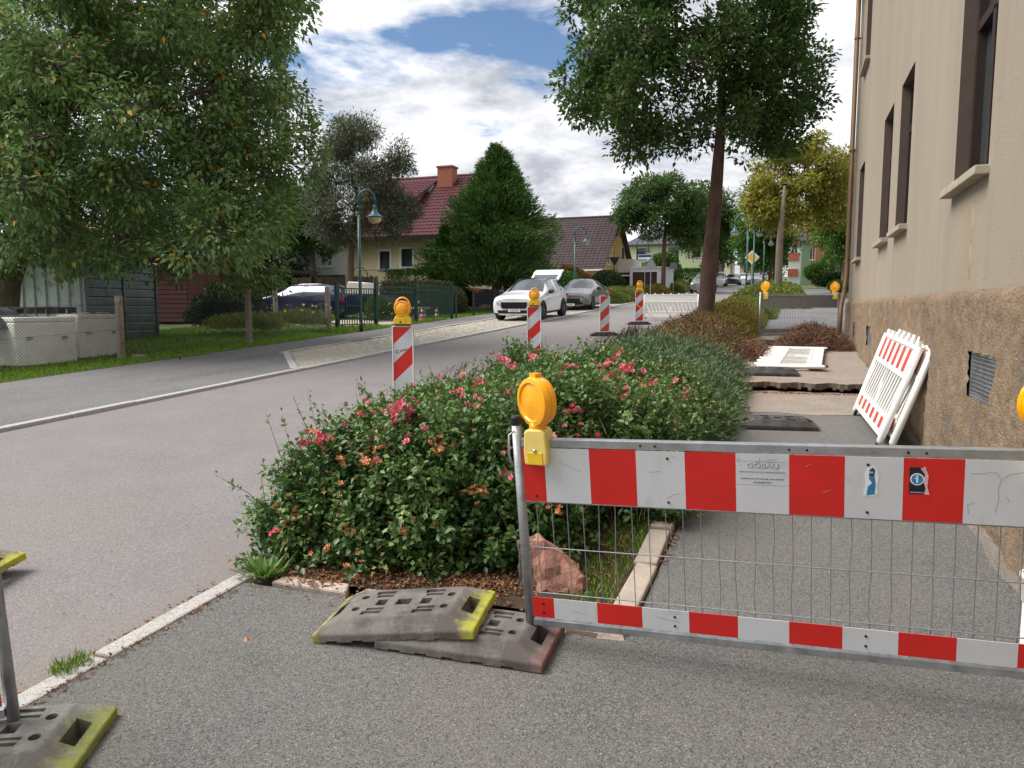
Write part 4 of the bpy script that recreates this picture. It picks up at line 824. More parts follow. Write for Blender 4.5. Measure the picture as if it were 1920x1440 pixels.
# ---------------------------------------------------------------- fences on the left
t=thing('chain_link_fence','chain link fence on weathered concrete posts along the left lawn','fence',(-14.1,12.8,G(0,12.8)))
o=Vector((-14.1,12.8,G(0,12.8)))
pp=[(-14.28,8.95,1.42),(-14.25,12.8,1.42),(-13.95,16.75,1.46),(-13.98,20.6,1.46)]
for x,y,h in pp:
    mb=MB(); mb.prism([(-.07,-.05),(-.05,-.07),(.05,-.07),(.07,-.05),(.07,.05),(.05,.07),(-.05,.07),(-.07,.05)],-.1,h,'z'); p=mb.build('post','post_concrete',t,loc=(x-o.x,y-o.y,G(0,y)-o.z-.05),rot=(0,R(random.uniform(-1.5,1.5)),random.uniform(-.1,.1)),bevel=.008)
    for z in (.35,h-.12): mb=MB(); mb.tube([(.07,0,z),(.09,0,z)],.012,6); mb.build('fixing','dark',p)
mb=MB(); mb.box(-.16,.16,-.05,.05,0,.08); mb.build('base_stone','post_concrete',t,loc=(.10,.25,G(0,13.05)-o.z-.06),bevel=.01)
A=[];B=[]
for i in range(3):
    (xa,ya,_),(xb,yb,_)=pp[i],pp[i+1]; Ls=math.hypot(xb-xa,yb-ya); H=1.22; s=-H
    while s<Ls:
        for sg in (1,-1):
            a,b=s,s+H
            z0,z1=(0,H) if sg>0 else (H,0)
            ca,cb=max(a,0),min(b,Ls)
            if cb-ca<.02: continue
            za=z0+(z1-z0)*(ca-a)/H; zb=z0+(z1-z0)*(cb-a)/H
            P=[]
            for c_,z_ in ((ca,za),(cb,zb)): f=c_/Ls; x=xa+(xb-xa)*f+.03*math.sin(f*math.pi); y=ya+(yb-ya)*f; P.append((x-o.x+.075,y-o.y,G(0,y)-o.z+.02+z_))
            A.append(P[0]);B.append(P[1])
        s+=.072
A=np.array(A);B=np.array(B); V,F=twigs(A,B,(A+B)/2,.003,.003); raw('mesh_wires',V,F,'fence_wire',t,kind='stuff')
for zz in (.62,1.2):
    mb=MB(); mb.tube([(x-o.x+.075,y-o.y,G(0,y)-o.z+zz) for x,y,_ in pp],.003,5,cap=False); mb.build('tension_wire','fence_wire',t)
mb=MB(); mb.prism([(-.07,-.05),(-.05,-.07),(.05,-.07),(.07,-.05),(.07,.05),(.05,.07),(-.05,.07),(-.07,.05)],-.1,1.95,'z')
tag(mb.build('fence_post','post_concrete',None,loc=(-17.6,22.6,G(0,22.6)-.1),bevel=.008),'tall concrete post standing behind the fence in front of the blue car','post')
# green gate: three leaves between square posts
gp=[(-14.0,21.1,1.58),(-13.5,22.75,1.5),(-13.12,25.0,1.62),(-12.95,27.75,1.5)]
gt=thing('garden_gate','dark green metal bar gate and fence in front of the driveway','gate',(-13.4,24,G(0,24))); go=Vector((-13.4,24,G(0,24)))
for x,y,h in gp:
    mb=MB(); mb.box(-.05,.05,-.05,.05,-.1,h); p=mb.build('post','gate_green',gt,loc=(x-go.x,y-go.y,G(0,y)-go.z-.05),bevel=.006); mb=MB(); mb.box(-.055,.055,-.055,.055,h,h+.03); mb.build('cap','gate_green',p)
mb=MB(); mb.box(-.012,.012,-.012,.012,0,1.18); barm=mb.mesh('bar','gate_green')
for i in range(3):
    a,b=gp[i],gp[i+1]; dx,dy=b[0]-a[0],b[1]-a[1]; Ls=math.hypot(dx,dy); an=math.atan2(dy,dx); z0=(G(0,a[1])+G(0,b[1]))/2-go.z
    base=(a[0]-go.x,a[1]-go.y,z0)
    for z in (.10,.28,1.12,1.30): mb=MB(); mb.box(.06,Ls-.06,-.018,.018,z,z+.035); mb.build('rail','gate_green',gt,loc=base,rot=(0,0,an))
    k=int(Ls/.105)
    for j in range(1,k): s=Ls*j/k; obj('bar',barm,gt,(base[0]+s*math.cos(an),base[1]+s*math.sin(an),z0+.12))
mb=MB(); mb.box(-.04,.04,-.06,.06,.75,.85); mb.build('lock','galv',gt,loc=(gp[2][0]-go.x,gp[2][1]-go.y+.12,0))
# anthracite mesh fence in front of the garden
af=thing('mesh_fence','low anthracite wire mesh fence along the garden lawn','fence',(-13,31,G(0,31))); ao=Vector((-13,31,G(0,31)))
ap=[(-13.05,28.4,1.0),(-13.0,30.1,1.05),(-13.0,32.6,1.15),(-13.0,35.0,1.15),(-13.0,37.5,1.15)]
for x,y,h in ap: mb=MB(); mb.box(-.03,.03,-.03,.03,-.1,h); mb.build('post','anthracite',af,loc=(x-ao.x,y-ao.y,G(0,y)-ao.z-.05))
for i in range(1,4):
    a,b=ap[i],ap[i+1]; mb=MB()
    for k in range(6): z=.1+k*.18; mb.tube([(a[0]-ao.x,a[1]-ao.y,G(0,a[1])-ao.z+z),(b[0]-ao.x,b[1]-ao.y,G(0,b[1])-ao.z+z)],.005,4,cap=False)
    for k in range(48): y=a[1]+(b[1]-a[1])*k/48; mb.tube([(a[0]-ao.x,y-ao.y,G(0,y)-ao.z+.05),(a[0]-ao.x,y-ao.y,G(0,y)-ao.z+1.03)],.004,4,cap=False)
    mb.build('mesh_panel','anthracite',af)
# traffic cones, table, bins in the drive
def cone(label,x,y):
    t=thing('traffic_cone',label,'cone',(x,y,G(0,y)-.05)); mb=MB(); mb.box(-.16,.16,-.16,.16,0,.03); mb.build('base','cone_red',t)
    for i,(z0,z1,r0,r1) in enumerate(((.03,.14,.125,.10),(.14,.24,.10,.08),(.24,.34,.08,.06),(.34,.42,.06,.042),(.42,.50,.042,.025))): mb=MB(); mb.lathe([(r0,z0),(r1,z1)],12); mb.build('band','white_trim' if i%2 else 'cone_red',t,smooth=False)
cone('left red and white traffic cone behind the green gate',-13.9,27.0); cone('right red and white traffic cone behind the green gate',-13.45,27.4)
t=thing('garden_table','low pale stone garden table seen through the gate bars','table',(-14.8,27.6,G(0,27.6)-.05)); mb=MB(); mb.box(-.8,.8,-.35,.35,.42,.5); mb.build('table_top','concrete',t)
for x in (-.55,.55): mb=MB(); mb.box(x-.1,x+.1,-.25,.25,0,.42); mb.build('leg','concrete',t)
t=thing('rubbish_bin','dark green plastic bin by the house wall','bin',(-20.9,34.2,G(0,34.2)-.05)); mb=MB(); mb.lathe([(.38,0),(.45,.95),(.47,.97),(.47,1.02)],16); mb.build('body','gate_green',t,smooth=False); mb=MB(); mb.lathe([(.49,1.02),(.46,1.1),(.2,1.16)],16); mb.build('lid','gate_green',t)
# concrete blocks
def block(label,x,y,rz,W=1.25,H=1.0):
    t=thing('concrete_block',label,'concrete block',(x,y,G(0,y)-.06),(0,0,rz),'concrete blocks by the fence'); mb=MB(); mb.box(-.3,.3,-W/2,W/2,0,H-.11,0); mb.box(-.30,.30,-W/2,W/2,H-.11+.001,H,0); mb.build('block','concrete_block',t,bevel=.03)
    for y_ in (-.38,.38): mb=MB(); mb.tube([(.30,y_-.05,H*.55),(.33,y_-.05,H*.55),(.34,y_+.02,H*.55),(.335,y_+.06,H*.55+.015),(.34,y_+.02,H*.55+.04),(.33,y_-.05,H*.55+.035),(.3,y_-.05,H*.55+.035)],.008,6); mb.build('lifting_loop','dark',t)
    return t
block('leftmost pale concrete block behind the fence, cut by the picture edge',-15.25,9.75,R(0)); block('middle pale concrete block behind the chain link fence',-15.22,11.55,R(-4),1.35,1.02); block('right pale concrete block next to the fence post',-15.45,13.05,R(6),1.3,1.0)
t=thing('tarpaulin','dark grey tarpaulin spread over the left concrete blocks','tarpaulin',(-15.75,10.2,G(0,10)+.97)); mb=MB(); n=10; g=[[(-.9+1.5*i/n,-1.6+3.0*j/n,.10*mn.noise(Vector((i*.5,j*.4,1)))+.07-(.25 if i==n else 0)+(.14 if i<6 else 0)) for j in range(n+1)] for i in range(n+1)]
for i in range(n):
    for j in range(n): mb.add([g[i][j],g[i+1][j],g[i+1][j+1],g[i][j+1]],[(0,1,2,3)])
mb.build('sheet','tarp',t,smooth=True)
t=thing('plastic_pallet','black plastic pallet lying on the blocks in front of the container','pallet',(-16.2,12.4,G(0,12.4)+.98)); mb=MB(); mb.box(-.4,.4,-.6,.6,.11,.15); mb.build('deck','black_plastic',t)
for x in (-.35,0,.35):
    for y in (-.52,0,.52): mb=MB(); mb.box(x-.05,x+.05,y-.08,y+.08,0,.11); mb.build('foot','black_plastic',t)
t=thing('plastic_bag','crumpled blue and white plastic sheet on top of the right block','bag',(-15.5,13.1,G(0,13.1)+.93)); mb=MB(); n=8
g=[[(-.2+.4*i/n,-.4+.8*j/n,.02+.05*abs(mn.noise(Vector((i*.8,j*.7,3))))) for j in range(n+1)] for i in range(n+1)]
for i in range(n):
    for j in range(n): mb.add([g[i][j],g[i+1][j],g[i+1][j+1],g[i][j+1]],[(0,1,2,3)],1 if (i*3+j*5)%4 else 0)
mb.build('sheet',['tarp_blue','sticker_white'],t)
# metal container: local x along its front, y along its long side
t=thing('storage_container','grey corrugated metal container shed under the walnut tree','container',(-18.25,15.35,G(0,15.3)-.05),(0,0,R(13))); W,Dp,H=2.1,3.2,2.35
mb=MB(); k=0; x=-W; pts=[]
while x<-.001: pts+= [(x,0),(x+.16,0),(x+.20,.05),(x+.31,.05)]; x+=.35
pts=[(min(a,0),b) for a,b in pts]+[(0,0)]
for i in range(len(pts)-1): (a,b),(c,d_)=pts[i],pts[i+1]; mb.add([(a,b,.1),(c,d_,.1),(c,d_,H),(a,b,H)],[(0,1,2,3)])
mb.build('front_panel','zinc',t)
mb=MB()
for k in range(9): z=.12+k*(H-.12)/9; mb.add([(.0,.06,z),(.0,Dp,z),(.0,Dp,z+.19),(.0,.06,z+.19)],[(0,1,2,3)]); mb.add([(.0,.06,z+.19),(.0,Dp,z+.19),(-.035,Dp,z+.23),(-.035,.06,z+.23)],[(0,1,2,3)]); mb.add([(-.035,.06,z+.23),(-.035,Dp,z+.23),(.0,Dp,z+(H-.12)/9),(.0,.06,z+(H-.12)/9)],[(0,1,2,3)])
mb.build('side_panel','zinc_dark',t)
mb=MB(); mb.box(-W,-.05,.12,Dp,.1,H-.02); mb.build('core','zinc_dark',t)
mb=MB(); mb.box(-W-.05,.06,-.06,Dp+.05,H,H+.08); mb.build('roof','zinc',t,bevel=.01)
for x,y in ((.012,.02),(.012,Dp/2),(.012,Dp)): mb=MB(); mb.box(x-.04,x+.03,y-.04,y+.04,0,H); mb.build('post','zinc_dark',t)
mb=MB(); mb.box(-W,.02,-.02,Dp,0,.1); mb.build('base_frame','brick_dark',t)
# red timber shed further back
t=thing('timber_shed','dark red timber shed half hidden behind the container','shed',(-25.2,26.3,G(0,26.3)-.1),(0,0,R(8))); 
for k in range(14): mb=MB(); mb.prism([(0,k*.19),(.03,k*.19),(.012,k*.19+.188),(0,k*.19+.188)],-2.5,2.5,'y'); mb.build('board','shed_red',t,loc=(1.8,0,0)); mb=MB(); mb.prism([(0,k*.19),(-.03,k*.19),(-.012,k*.19+.188),(0,k*.19+.188)],-2.5,1.8,'x',X=None); mb.build('board','shed_red',t,loc=(0,-2.5,0))
mb=MB(); mb.box(-2.5,1.79,-2.49,2.5,0,2.6); mb.build('core','shed_red',t); mb=MB(); mb.prism([(-2.9,2.62),(2.2,2.62),(2.2,2.72),(-.3,3.3),(-2.9,2.72)],-2.8,2.8,'y'); mb.build('roof','slate',t)
for z in (.75,1.5): mb=MB(); mb.box(1.835,1.845,1.2,2.0,z,z+.05); mb.build('trim','white_trim',t)
# carport
t=thing('carport','dark open timber carport with flat roof behind the blue car','carport',(-24.6,31.0,G(0,31)-.1)); mb=MB(); mb.box(-3.2,1.8,-1.6,1.8,2.05,2.17); mb.build('roof','slate',t); mb=MB(); mb.box(-3.15,1.75,-1.55,-1.45,1.9,2.05); mb.build('fascia','wood_dark',t)
for x in (-3,-1,1.6):
    for y in (-1.4,1.6): mb=MB(); mb.box(x-.06,x+.06,y-.06,y+.06,0,1.95); mb.build('post','wood_dark',t)
mb=MB(); mb.box(-3,1.6,1.55,1.62,0,1.6); mb.build('back_wall','dark',t)
# palisade of narrow boards
t=thing('palisade_fence','weathered palisade fence of narrow boards below the white annex','fence',(-23.3,35.0,G(0,35)-.1)); mb=MB(); mb.box(-.055,.055,-.012,.012,0,1.85); me=mb.mesh('slat','wood_grey')
for k in range(46): obj('slat',me,t,(-2.7+k*.118,random.uniform(-.02,.02),random.uniform(-.06,.04)),(0,random.uniform(-.015,.015),0))
for z in (.4,1.4): mb=MB(); mb.box(-2.75,2.7,.02,.06,z,z+.1); mb.build('rail','wood_grey',t)
# children's swing frame with old wheel
t=thing('swing_frame','thin metal swing frame with hanging ropes in front of the cream house','swing',(-19.6,33.0,G(0,33)-.05)); mb=MB(); mb.tube([(-1.5,0,2.1),(1.7,0,2.1)],.03,8); mb.build('top_bar','galv',t)
for x in (-1.5,1.7):
    for y in (-.7,.7): mb=MB(); mb.tube([(x,0,2.1),(x,y,0)],.025,6); mb.build('leg','galv',t)
for x in (.1,.35): mb=MB(); mb.tube([(x,0,2.1),(x,0,.6)],.008,5); mb.build('rope','white_trim',t)
t=thing('hoop','thin dark hoop hanging on the swing frame','hoop',(-20.4,32.9,G(0,33)+1.75)); mb=MB(); mb.tube([(.42*math.cos(a),0,.42*math.sin(a)) for a in [i*2*math.pi/24 for i in range(25)]],.02,6,cap=False); mb.build('ring','dark',t,rot=(0,0,R(60)))
# trailer behind the gate
t=thing('car_trailer','small dark blue trailer with a pale tarpaulin standing in the driveway','trailer',(-16.1,27.2,G(0,27.2)-.05),(0,0,R(12))); mb=MB(); mb.box(-1.1,1.1,-.65,.65,.55,1.0); mb.build('box','car_blue',t,bevel=.03); mb=MB(); mb.prism([(-1.12,1.0),(-.05,1.0),(-.2,1.5),(-1.0,1.55)],-.66,.66,'y'); mb.build('cover','white_plastic',t,bevel=.05); mb=MB(); mb.tube([(1.1,0,.5),(1.9,0,.45)],.04,8); mb.build('drawbar','galv',t)
for y in (-.72,.72): mb=MB(); mb.lathe([(.10,-.08),(.28,-.08),(.30,0),(.28,.08),(.10,.08)],16,X=Matrix.Translation((0,y,.30))@Matrix.Rotation(R(90),4,'X')); mb.build('wheel','rubber',t)
# ---------------------------------------------------------------- cars
def crom(P,sub,closed=False):
    P=np.asarray(P,float); n=len(P); out=[]
    for i in range(n-1):
        p0,p1,p2,p3=P[max(i-1,0)],P[i],P[i+1],P[min(i+2,n-1)]
        for k in range(sub):
            t=k/sub; out.append(.5*((2*p1)+(-p0+p2)*t+(2*p0-5*p1+4*p2-p3)*t*t+(-p0+3*p1-3*p2+p3)*t**3))
    out.append(P[-1]); return np.array(out)
KINDS={}
def stations(kind):
    # each: y_low,y4,y5,y7 | z0..z7 | w0..w7   (front is -y)
    lowz=[.20,.20,.30,.60]; S=[]
    def st(yl,y4,y5,y7,z4,z5,z6,z7,w,low=lowz,wl=None): S.append((yl,y4,y5,y7,low+[z4,z5,z6,z7],w))
    if kind=='suv':
        st(-2.09,-2.07,-2.05,-2.09,.74,.80,.82,.83,[0,.50,.66,.73,.70,.50,.28,0],[.22,.22,.30,.55]); st(-1.93,-1.86,-1.82,-1.88,.85,.91,.93,.94,[0,.70,.85,.885,.83,.60,.34,0])
        st(-1.30,-1.25,-1.25,-1.30,.93,1.0,1.03,1.04,[0,.75,.87,.893,.85,.63,.35,0]); st(-.75,-.92,-.90,-1.08,.97,1.03,1.09,1.10,[0,.75,.87,.893,.86,.74,.42,0])
        st(-.2,-.42,-.12,-.26,.99,1.43,1.50,1.52,[0,.75,.87,.893,.87,.60,.36,0]); st(.45,.35,.45,.45,1.01,1.47,1.54,1.555,[0,.75,.87,.893,.875,.62,.37,0])
        st(1.25,1.15,1.45,1.60,1.04,1.42,1.50,1.51,[0,.75,.87,.89,.865,.60,.36,0]); st(1.80,1.80,1.90,1.98,1.04,1.07,1.08,1.08,[0,.72,.85,.87,.83,.66,.36,0]); st(2.08,2.09,2.1,2.12,.9,.92,.93,.93,[0,.6,.76,.80,.76,.60,.34,0],[.25,.25,.32,.6])
        return S,(-1.33,1.33,.345)
    if kind=='sedan':
        st(-2.30,-2.28,-2.26,-2.32,.62,.68,.70,.71,[0,.52,.70,.76,.72,.50,.28,0],[.20,.20,.28,.48]); st(-2.12,-2.05,-2.0,-2.08,.74,.80,.82,.83,[0,.72,.87,.90,.84,.60,.34,0],[.18,.18,.28,.55])
        st(-1.40,-1.35,-1.35,-1.40,.86,.93,.96,.97,[0,.75,.88,.915,.86,.63,.35,0],[.17,.17,.27,.57]); st(-.75,-1.0,-.95,-1.15,.91,.97,1.02,1.03,[0,.75,.88,.915,.87,.74,.42,0],[.17,.17,.27,.57])
        st(-.2,-.40,-.10,-.22,.93,1.32,1.39,1.41,[0,.75,.88,.915,.875,.58,.35,0],[.17,.17,.27,.57]); st(.5,.40,.45,.45,.95,1.34,1.42,1.435,[0,.75,.88,.915,.88,.58,.35,0],[.17,.17,.27,.57])
        st(1.2,1.15,1.05,1.1,.97,1.26,1.35,1.37,[0,.75,.88,.91,.87,.55,.33,0],[.17,.17,.27,.57]); st(1.85,1.80,1.75,1.85,.98,1.0,1.04,1.05,[0,.72,.86,.89,.83,.60,.34,0],[.18,.18,.28,.57]); st(2.34,2.33,2.33,2.36,.92,.95,.97,.98,[0,.62,.78,.82,.76,.56,.32,0],[.25,.25,.32,.6])
        return S,(-1.40,1.36,.33)
    st(-2.33,-2.3,-2.28,-2.33,.68,.74,.76,.77,[0,.52,.70,.76,.72,.50,.28,0],[.20,.20,.28,.5]); st(-2.12,-2.06,-2.0,-2.08,.79,.85,.87,.88,[0,.72,.87,.895,.84,.60,.34,0],[.18,.18,.28,.56])
    st(-1.40,-1.35,-1.35,-1.40,.89,.96,.99,1.0,[0,.75,.88,.905,.86,.63,.35,0],[.17,.17,.27,.57]); st(-.75,-1.0,-.95,-1.15,.93,.99,1.04,1.05,[0,.75,.88,.905,.87,.74,.42,0],[.17,.17,.27,.57])
    st(-.2,-.45,-.15,-.28,.95,1.36,1.44,1.46,[0,.75,.88,.905,.875,.58,.35,0],[.17,.17,.27,.57]); st(.5,.40,.45,.45,.97,1.39,1.47,1.485,[0,.75,.88,.905,.88,.60,.36,0],[.17,.17,.27,.57])
    st(1.55,1.45,1.70,1.80,1.0,1.35,1.44,1.455,[0,.75,.88,.90,.87,.58,.35,0],[.17,.17,.27,.57]); st(2.12,2.12,2.2,2.25,1.0,1.03,1.04,1.04,[0,.72,.86,.885,.83,.64,.35,0],[.18,.18,.28,.57]); st(2.36,2.36,2.37,2.38,.9,.92,.93,.93,[0,.62,.78,.82,.76,.58,.33,0],[.25,.25,.32,.6])
    return S,(-1.40,1.38,.335)
def car(label,kind,paint,loc,rz,group,detail=True,hatch=False,plate=None,trim_roof=False):
    t=thing('parked_car',label,'car',loc,rz if isinstance(rz,tuple) else (0,0,rz),group); S,(yf,yr,wr)=stations(kind); ns=len(S); su=5; sv=3
    rails=np.zeros((ns,8,3))
    for i,(yl,y4,y5,y7,z,w_) in enumerate(S):
        ys=[yl]*4+[y4,y5,(y5+2*y7)/3,y7]
        for k in range(8): rails[i,k]=(w_[k],ys[k],z[k])
    U=np.stack([crom(rails[:,k],su) for k in range(8)],1); nu=len(U); Q=np.stack([crom(U[i],sv) for i in range(nu)]); nv=Q.shape[1]      # nu x nv x 3, half body
    Q[:,0,0]=0;Q[:,-1,0]=0
    full=np.concatenate([Q,(Q[:,1:-1]*np.array([-1,1,1]))[:,::-1]],1); m=full.shape[1]; flat=full.reshape(-1,3)
    sel={}
    def put(key,f): sel.setdefault(key,[]).append(f)
    for i in range(nu-1):
        for j in range(m):
            j2=(j+1)%m; f=(i*m+j,i*m+j2,(i+1)*m+j2,(i+1)*m+j); h=j if j<nv-1 else m-1-j   # mirrored half index
            key='body'
            if 5*sv<=h<7*sv and 3*su<=i<4*su: key='windshield'
            elif 5*sv<=h<7*sv and 6*su<=i<7*su: key='rear_window'
            elif 4*sv+0<=h<5*sv-0 and 4*su-1<=i<5*su-0: key='side_window_a%d'%(j<nv-1)
            elif 4*sv<=h<5*sv and 5*su+1<=i<6*su+1: key='side_window_b%d'%(j<nv-1)
            elif trim_roof and h>=5*sv and 4*su<=i<6*su: key='roof_panel'
            elif h<2*sv: key='sill'
            put(key,f)
    put('body',tuple(range(m-1,-1,-1))); put('body',tuple(range((nu-1)*m,nu*m)))
    mt={'body':paint,'sill':'black_plastic','roof_panel':'car_black'}
    bd=None
    for key in ['body']+[k for k in sel if k!='body']:
        used=sorted({q for f in sel[key] for q in f}); mp={q:i for i,q in enumerate(used)}; mb=MB(); mb.add([tuple(flat[q]) for q in used],[tuple(mp[q] for q in f) for f in sel[key]])
        nm='side_window' if key.startswith('side_window') else key
        o=mb.build(nm,mt.get(key,'glass_car'),t,auto=38)
    for y in (yf,yr):
        for sx in (-1,1):
            X=Matrix.Translation((sx*.80,y,wr))@Matrix.Rotation(R(90)*sx,4,'Y')
            mb=MB(); mb.lathe([(wr*.62,-.12),(wr*.95,-.12),(wr,-.08),(wr,.085),(wr*.95,.115),(wr*.68,.118),(wr*.64,.09)],28,cap=False,X=X); wh=mb.build('wheel','rubber',t,smooth=False,auto=40)
            mb=MB(); mb.lathe([(wr*.66,.085),(wr*.62,.105),(wr*.60,.075)],28,cap=False,X=X)
            for k in range(10): a=k*2*math.pi/10; mb.box(-.018,.018,.05,wr*.63,.08,.10,X=X@Matrix.Rotation(a,4,'Z'))
            mb.lathe([(.06,.07),(.06,.105),(.03,.112)],12,X=X); mb.build('rim','rim',wh); mb=MB(); mb.lathe([(wr*.64,.04),(wr*.2,.04)],20,cap=True,X=X); mb.build('brake_disc','dark',wh)
            mb=MB(); a=[(wr+.075)*math.cos(q) for q in [i*math.pi/12 for i in range(13)]]
            xo=.905 if kind!='suv' else .90
            prof=[((wr+.06)*math.cos(q),(wr+.06)*math.sin(q)) for q in [i*math.pi/14 for i in range(15)]]; mb.prism([(y+p[0],wr+p[1]) for p in prof]+[(y-(wr+.06),.24),(y+(wr+.06),.24)],sx*.62,sx*(xo+.004) if sx>0 else sx*(xo+.004),'x'); mb.build('wheel_arch','black_plastic' if detail else 'dark',t)
            # wheel must stand proud of the dark arch
            for c in [wh]: c.location.x=sx*.02
    fy=S[0][0]
    if detail:
        zz=S[0][4]; zt=zz[4]
        mb=MB(); mb.prism([(-.52,zt-.19),(-.46,zt-.28),(.46,zt-.28),(.52,zt-.19),(.50,zt-.05),(-.50,zt-.05)],fy-.02,fy+.06,'y'); g=mb.build('grille','black_plastic',t)
        mb=MB(); 
        for k in range(18): x=-.46+k*.92/17; mb.box(x-.006,x+.006,fy-.032,fy-.018,zt-.26,zt-.06)
        mb.build('grille_bars','dark',g); mb=MB(); mb.prism([(-.52,zt-.055),(.52,zt-.055),(.53,zt-.035),(-.53,zt-.035)],fy-.03,fy+.02,'y'); mb.build('grille_trim','chrome',g)
        mb=MB(); mb.prism([(-.62,.28),(.62,.28),(.66,.40),(-.66,.40)],fy-.012,fy+.08,'y'); mb.build('lower_grille','black_plastic',t)
        for sx in (-1,1):
            mb=MB(); mb.add([(sx*.54,fy-.015,zt-.06),(sx*.72,fy+.05,zt-.03),(sx*.84,fy+.24,zt+.02),(sx*.86,fy+.26,zt-.10),(sx*.74,fy+.04,zt-.14),(sx*.54,fy-.015,zt-.14)],[(0,1,2,3,4,5)]); mb.add([(sx*.54,fy+.1,zt-.06),(sx*.54,fy+.1,zt-.14)],[]); mb.build('headlight','light_glass',t)
            mb=MB(); mb.lathe([(.035,0),(.035,.01)],12,X=Matrix.Translation((sx*.64,fy+.0,zt-.10))@Matrix.Rotation(R(90),4,'X')); mb.build('headlight_lens','chrome',t)
            z4=S[3][4][4]; mb=MB(); mb.prism([(-.82,z4+.0),(-.62,z4+.02),(-.62,z4+.13),(-.70,z4+.16),(-.80,z4+.12)],0,.17,'x',X=Matrix.Translation((sx*.92 if sx>0 else -.92-.17,0,0))); mb.build('mirror','black_plastic',t,bevel=.02)
            for y in (.0,.85): mb=MB(); mb.box(sx*.885-.02,sx*.885+.02,y,y+.16,.86,.885); mb.build('door_handle',paint,t,bevel=.006)
            ry=S[-1][0]; mb=MB(); mb.prism([(.0,.72),(.0,.90),(-.24,.93),(-.26,.80)],sx*.62,sx*.875,'x',X=Matrix.Translation((0,ry-.0,0))); mb.build('tail_light','tail_red',t,bevel=.01)
            mb=MB(); xs=[sx*.885,sx*.885]
        mb=MB(); mb.box(-.26,.26,fy-.045,fy-.033,zt-.40,zt-.29); pl=mb.build('number_plate','plate_white',t); mb=MB(); mb.box(-.26,-.22,fy-.047,fy-.0455,zt-.40,zt-.29); mb.build('plate_band','plate_blue',pl)
        if plate: text_mesh(plate,.10,'ink','lettering',pl,(.02,fy-.0465,zt-.347),(R(90),0,0),sx=.8,bold=.001)
        ry=S[-1][0]; mb=MB(); mb.box(-.26,.26,ry+.03,ry+.045,.62,.73); mb.build('number_plate','plate_white',t); mb=MB(); mb.prism([(-.7,.28),(.7,.28),(.74,.46),(-.74,.46)],ry-.1,ry+.03,'y'); mb.build('rear_bumper_trim','black_plastic',t)
        if kind!='sedan':
            for sx in (-1,1): mb=MB(); mb.tube([(sx*.59,-.05,1.46 if kind=='suv' else 1.40),(sx*.60,.3,1.53 if kind=='suv' else 1.46),(sx*.60,1.2,1.53 if kind=='suv' else 1.46),(sx*.58,1.55,1.46 if kind=='suv' else 1.39)],.016,6); mb.build('roof_rail','chrome' if kind!='suv' else 'black_plastic',t,smooth=True)
    if hatch:   # raised tailgate
        hg=Vector((0,1.58,1.50)); mb=MB(); prof=[(0,0),(.10,.03),(.50,.22),(.62,.36),(.85,.50),(.83,.42),(.66,.28),(.52,.14),(.12,-.03)]
        pr=[(1.50+a*.95,1.47+b*.95) for a,b in [(0,.0),(.45,.22),(.60,.34),(.92,.44),(.90,.36),(.62,.25),(.48,.12),(.04,-.06)]]
        mb.prism(pr,-.62,.62,'x'); hb=mb.build('tailgate',paint,t,bevel=.02)
        mb=MB(); mb.add([(-.50,1.585,1.516),(.50,1.585,1.516),(.50,1.91,1.672),(-.50,1.91,1.672)],[(0,1,2,3)]); mb.v=[(x,y-.006,z+.010) for x,y,z in mb.v]; mb.build('tailgate_glass','glass_car',hb)
        for sx in (-1,1): mb=MB(); mb.tube([(sx*.60,1.75,1.2),(sx*.60,2.0,1.70)],.012,6); mb.build('gas_strut','dark',hb)
    return t
tl=math.atan(S_)
cargrp='cars parked in the cobbled bay'
car('white hatchback with open tailgate parked on the cobbled bay','suv','car_white',(-9.62,28.15,G(0,28.15)-.005),(tl,0,0),cargrp,True,True,'Z·AC 600',True)
car('dark grey saloon parked behind the white hatchback','sedan','car_grey',(-9.75,36.2,G(0,36.2)-.005),(tl,0,0),cargrp,True,False,'Z·PP 68')
car('dark blue estate car standing in the driveway behind yellow flowers','estate','car_blue',(-19.9,27.35,G(0,27.4)-.05),(0,0,R(-82)),None,True)
fg='cars far up the street'
car('silver car half hidden behind the oak trunk','suv','car_silver',(-7.1,66,G(0,66)-.045),(tl,0,0),fg,False)
car('white car parked far up the street on the left','suv','car_white',(-8.2,92,G(0,92)-.045),(tl,0,0),fg,False)
car('black car far up the street between two white ones','sedan','car_black',(-7.0,98,G(0,98)-.045),(tl,0,0),fg,False)
car('white car farthest up the street beside the black one','estate','car_white',(-6.1,106,G(0,106)-.045),(tl,0,0),fg,False)
car('silver saloon far up the street behind the lamp post','sedan','car_silver',(-4.6,104,G(0,104)-.045),(tl,0,0),fg,False)
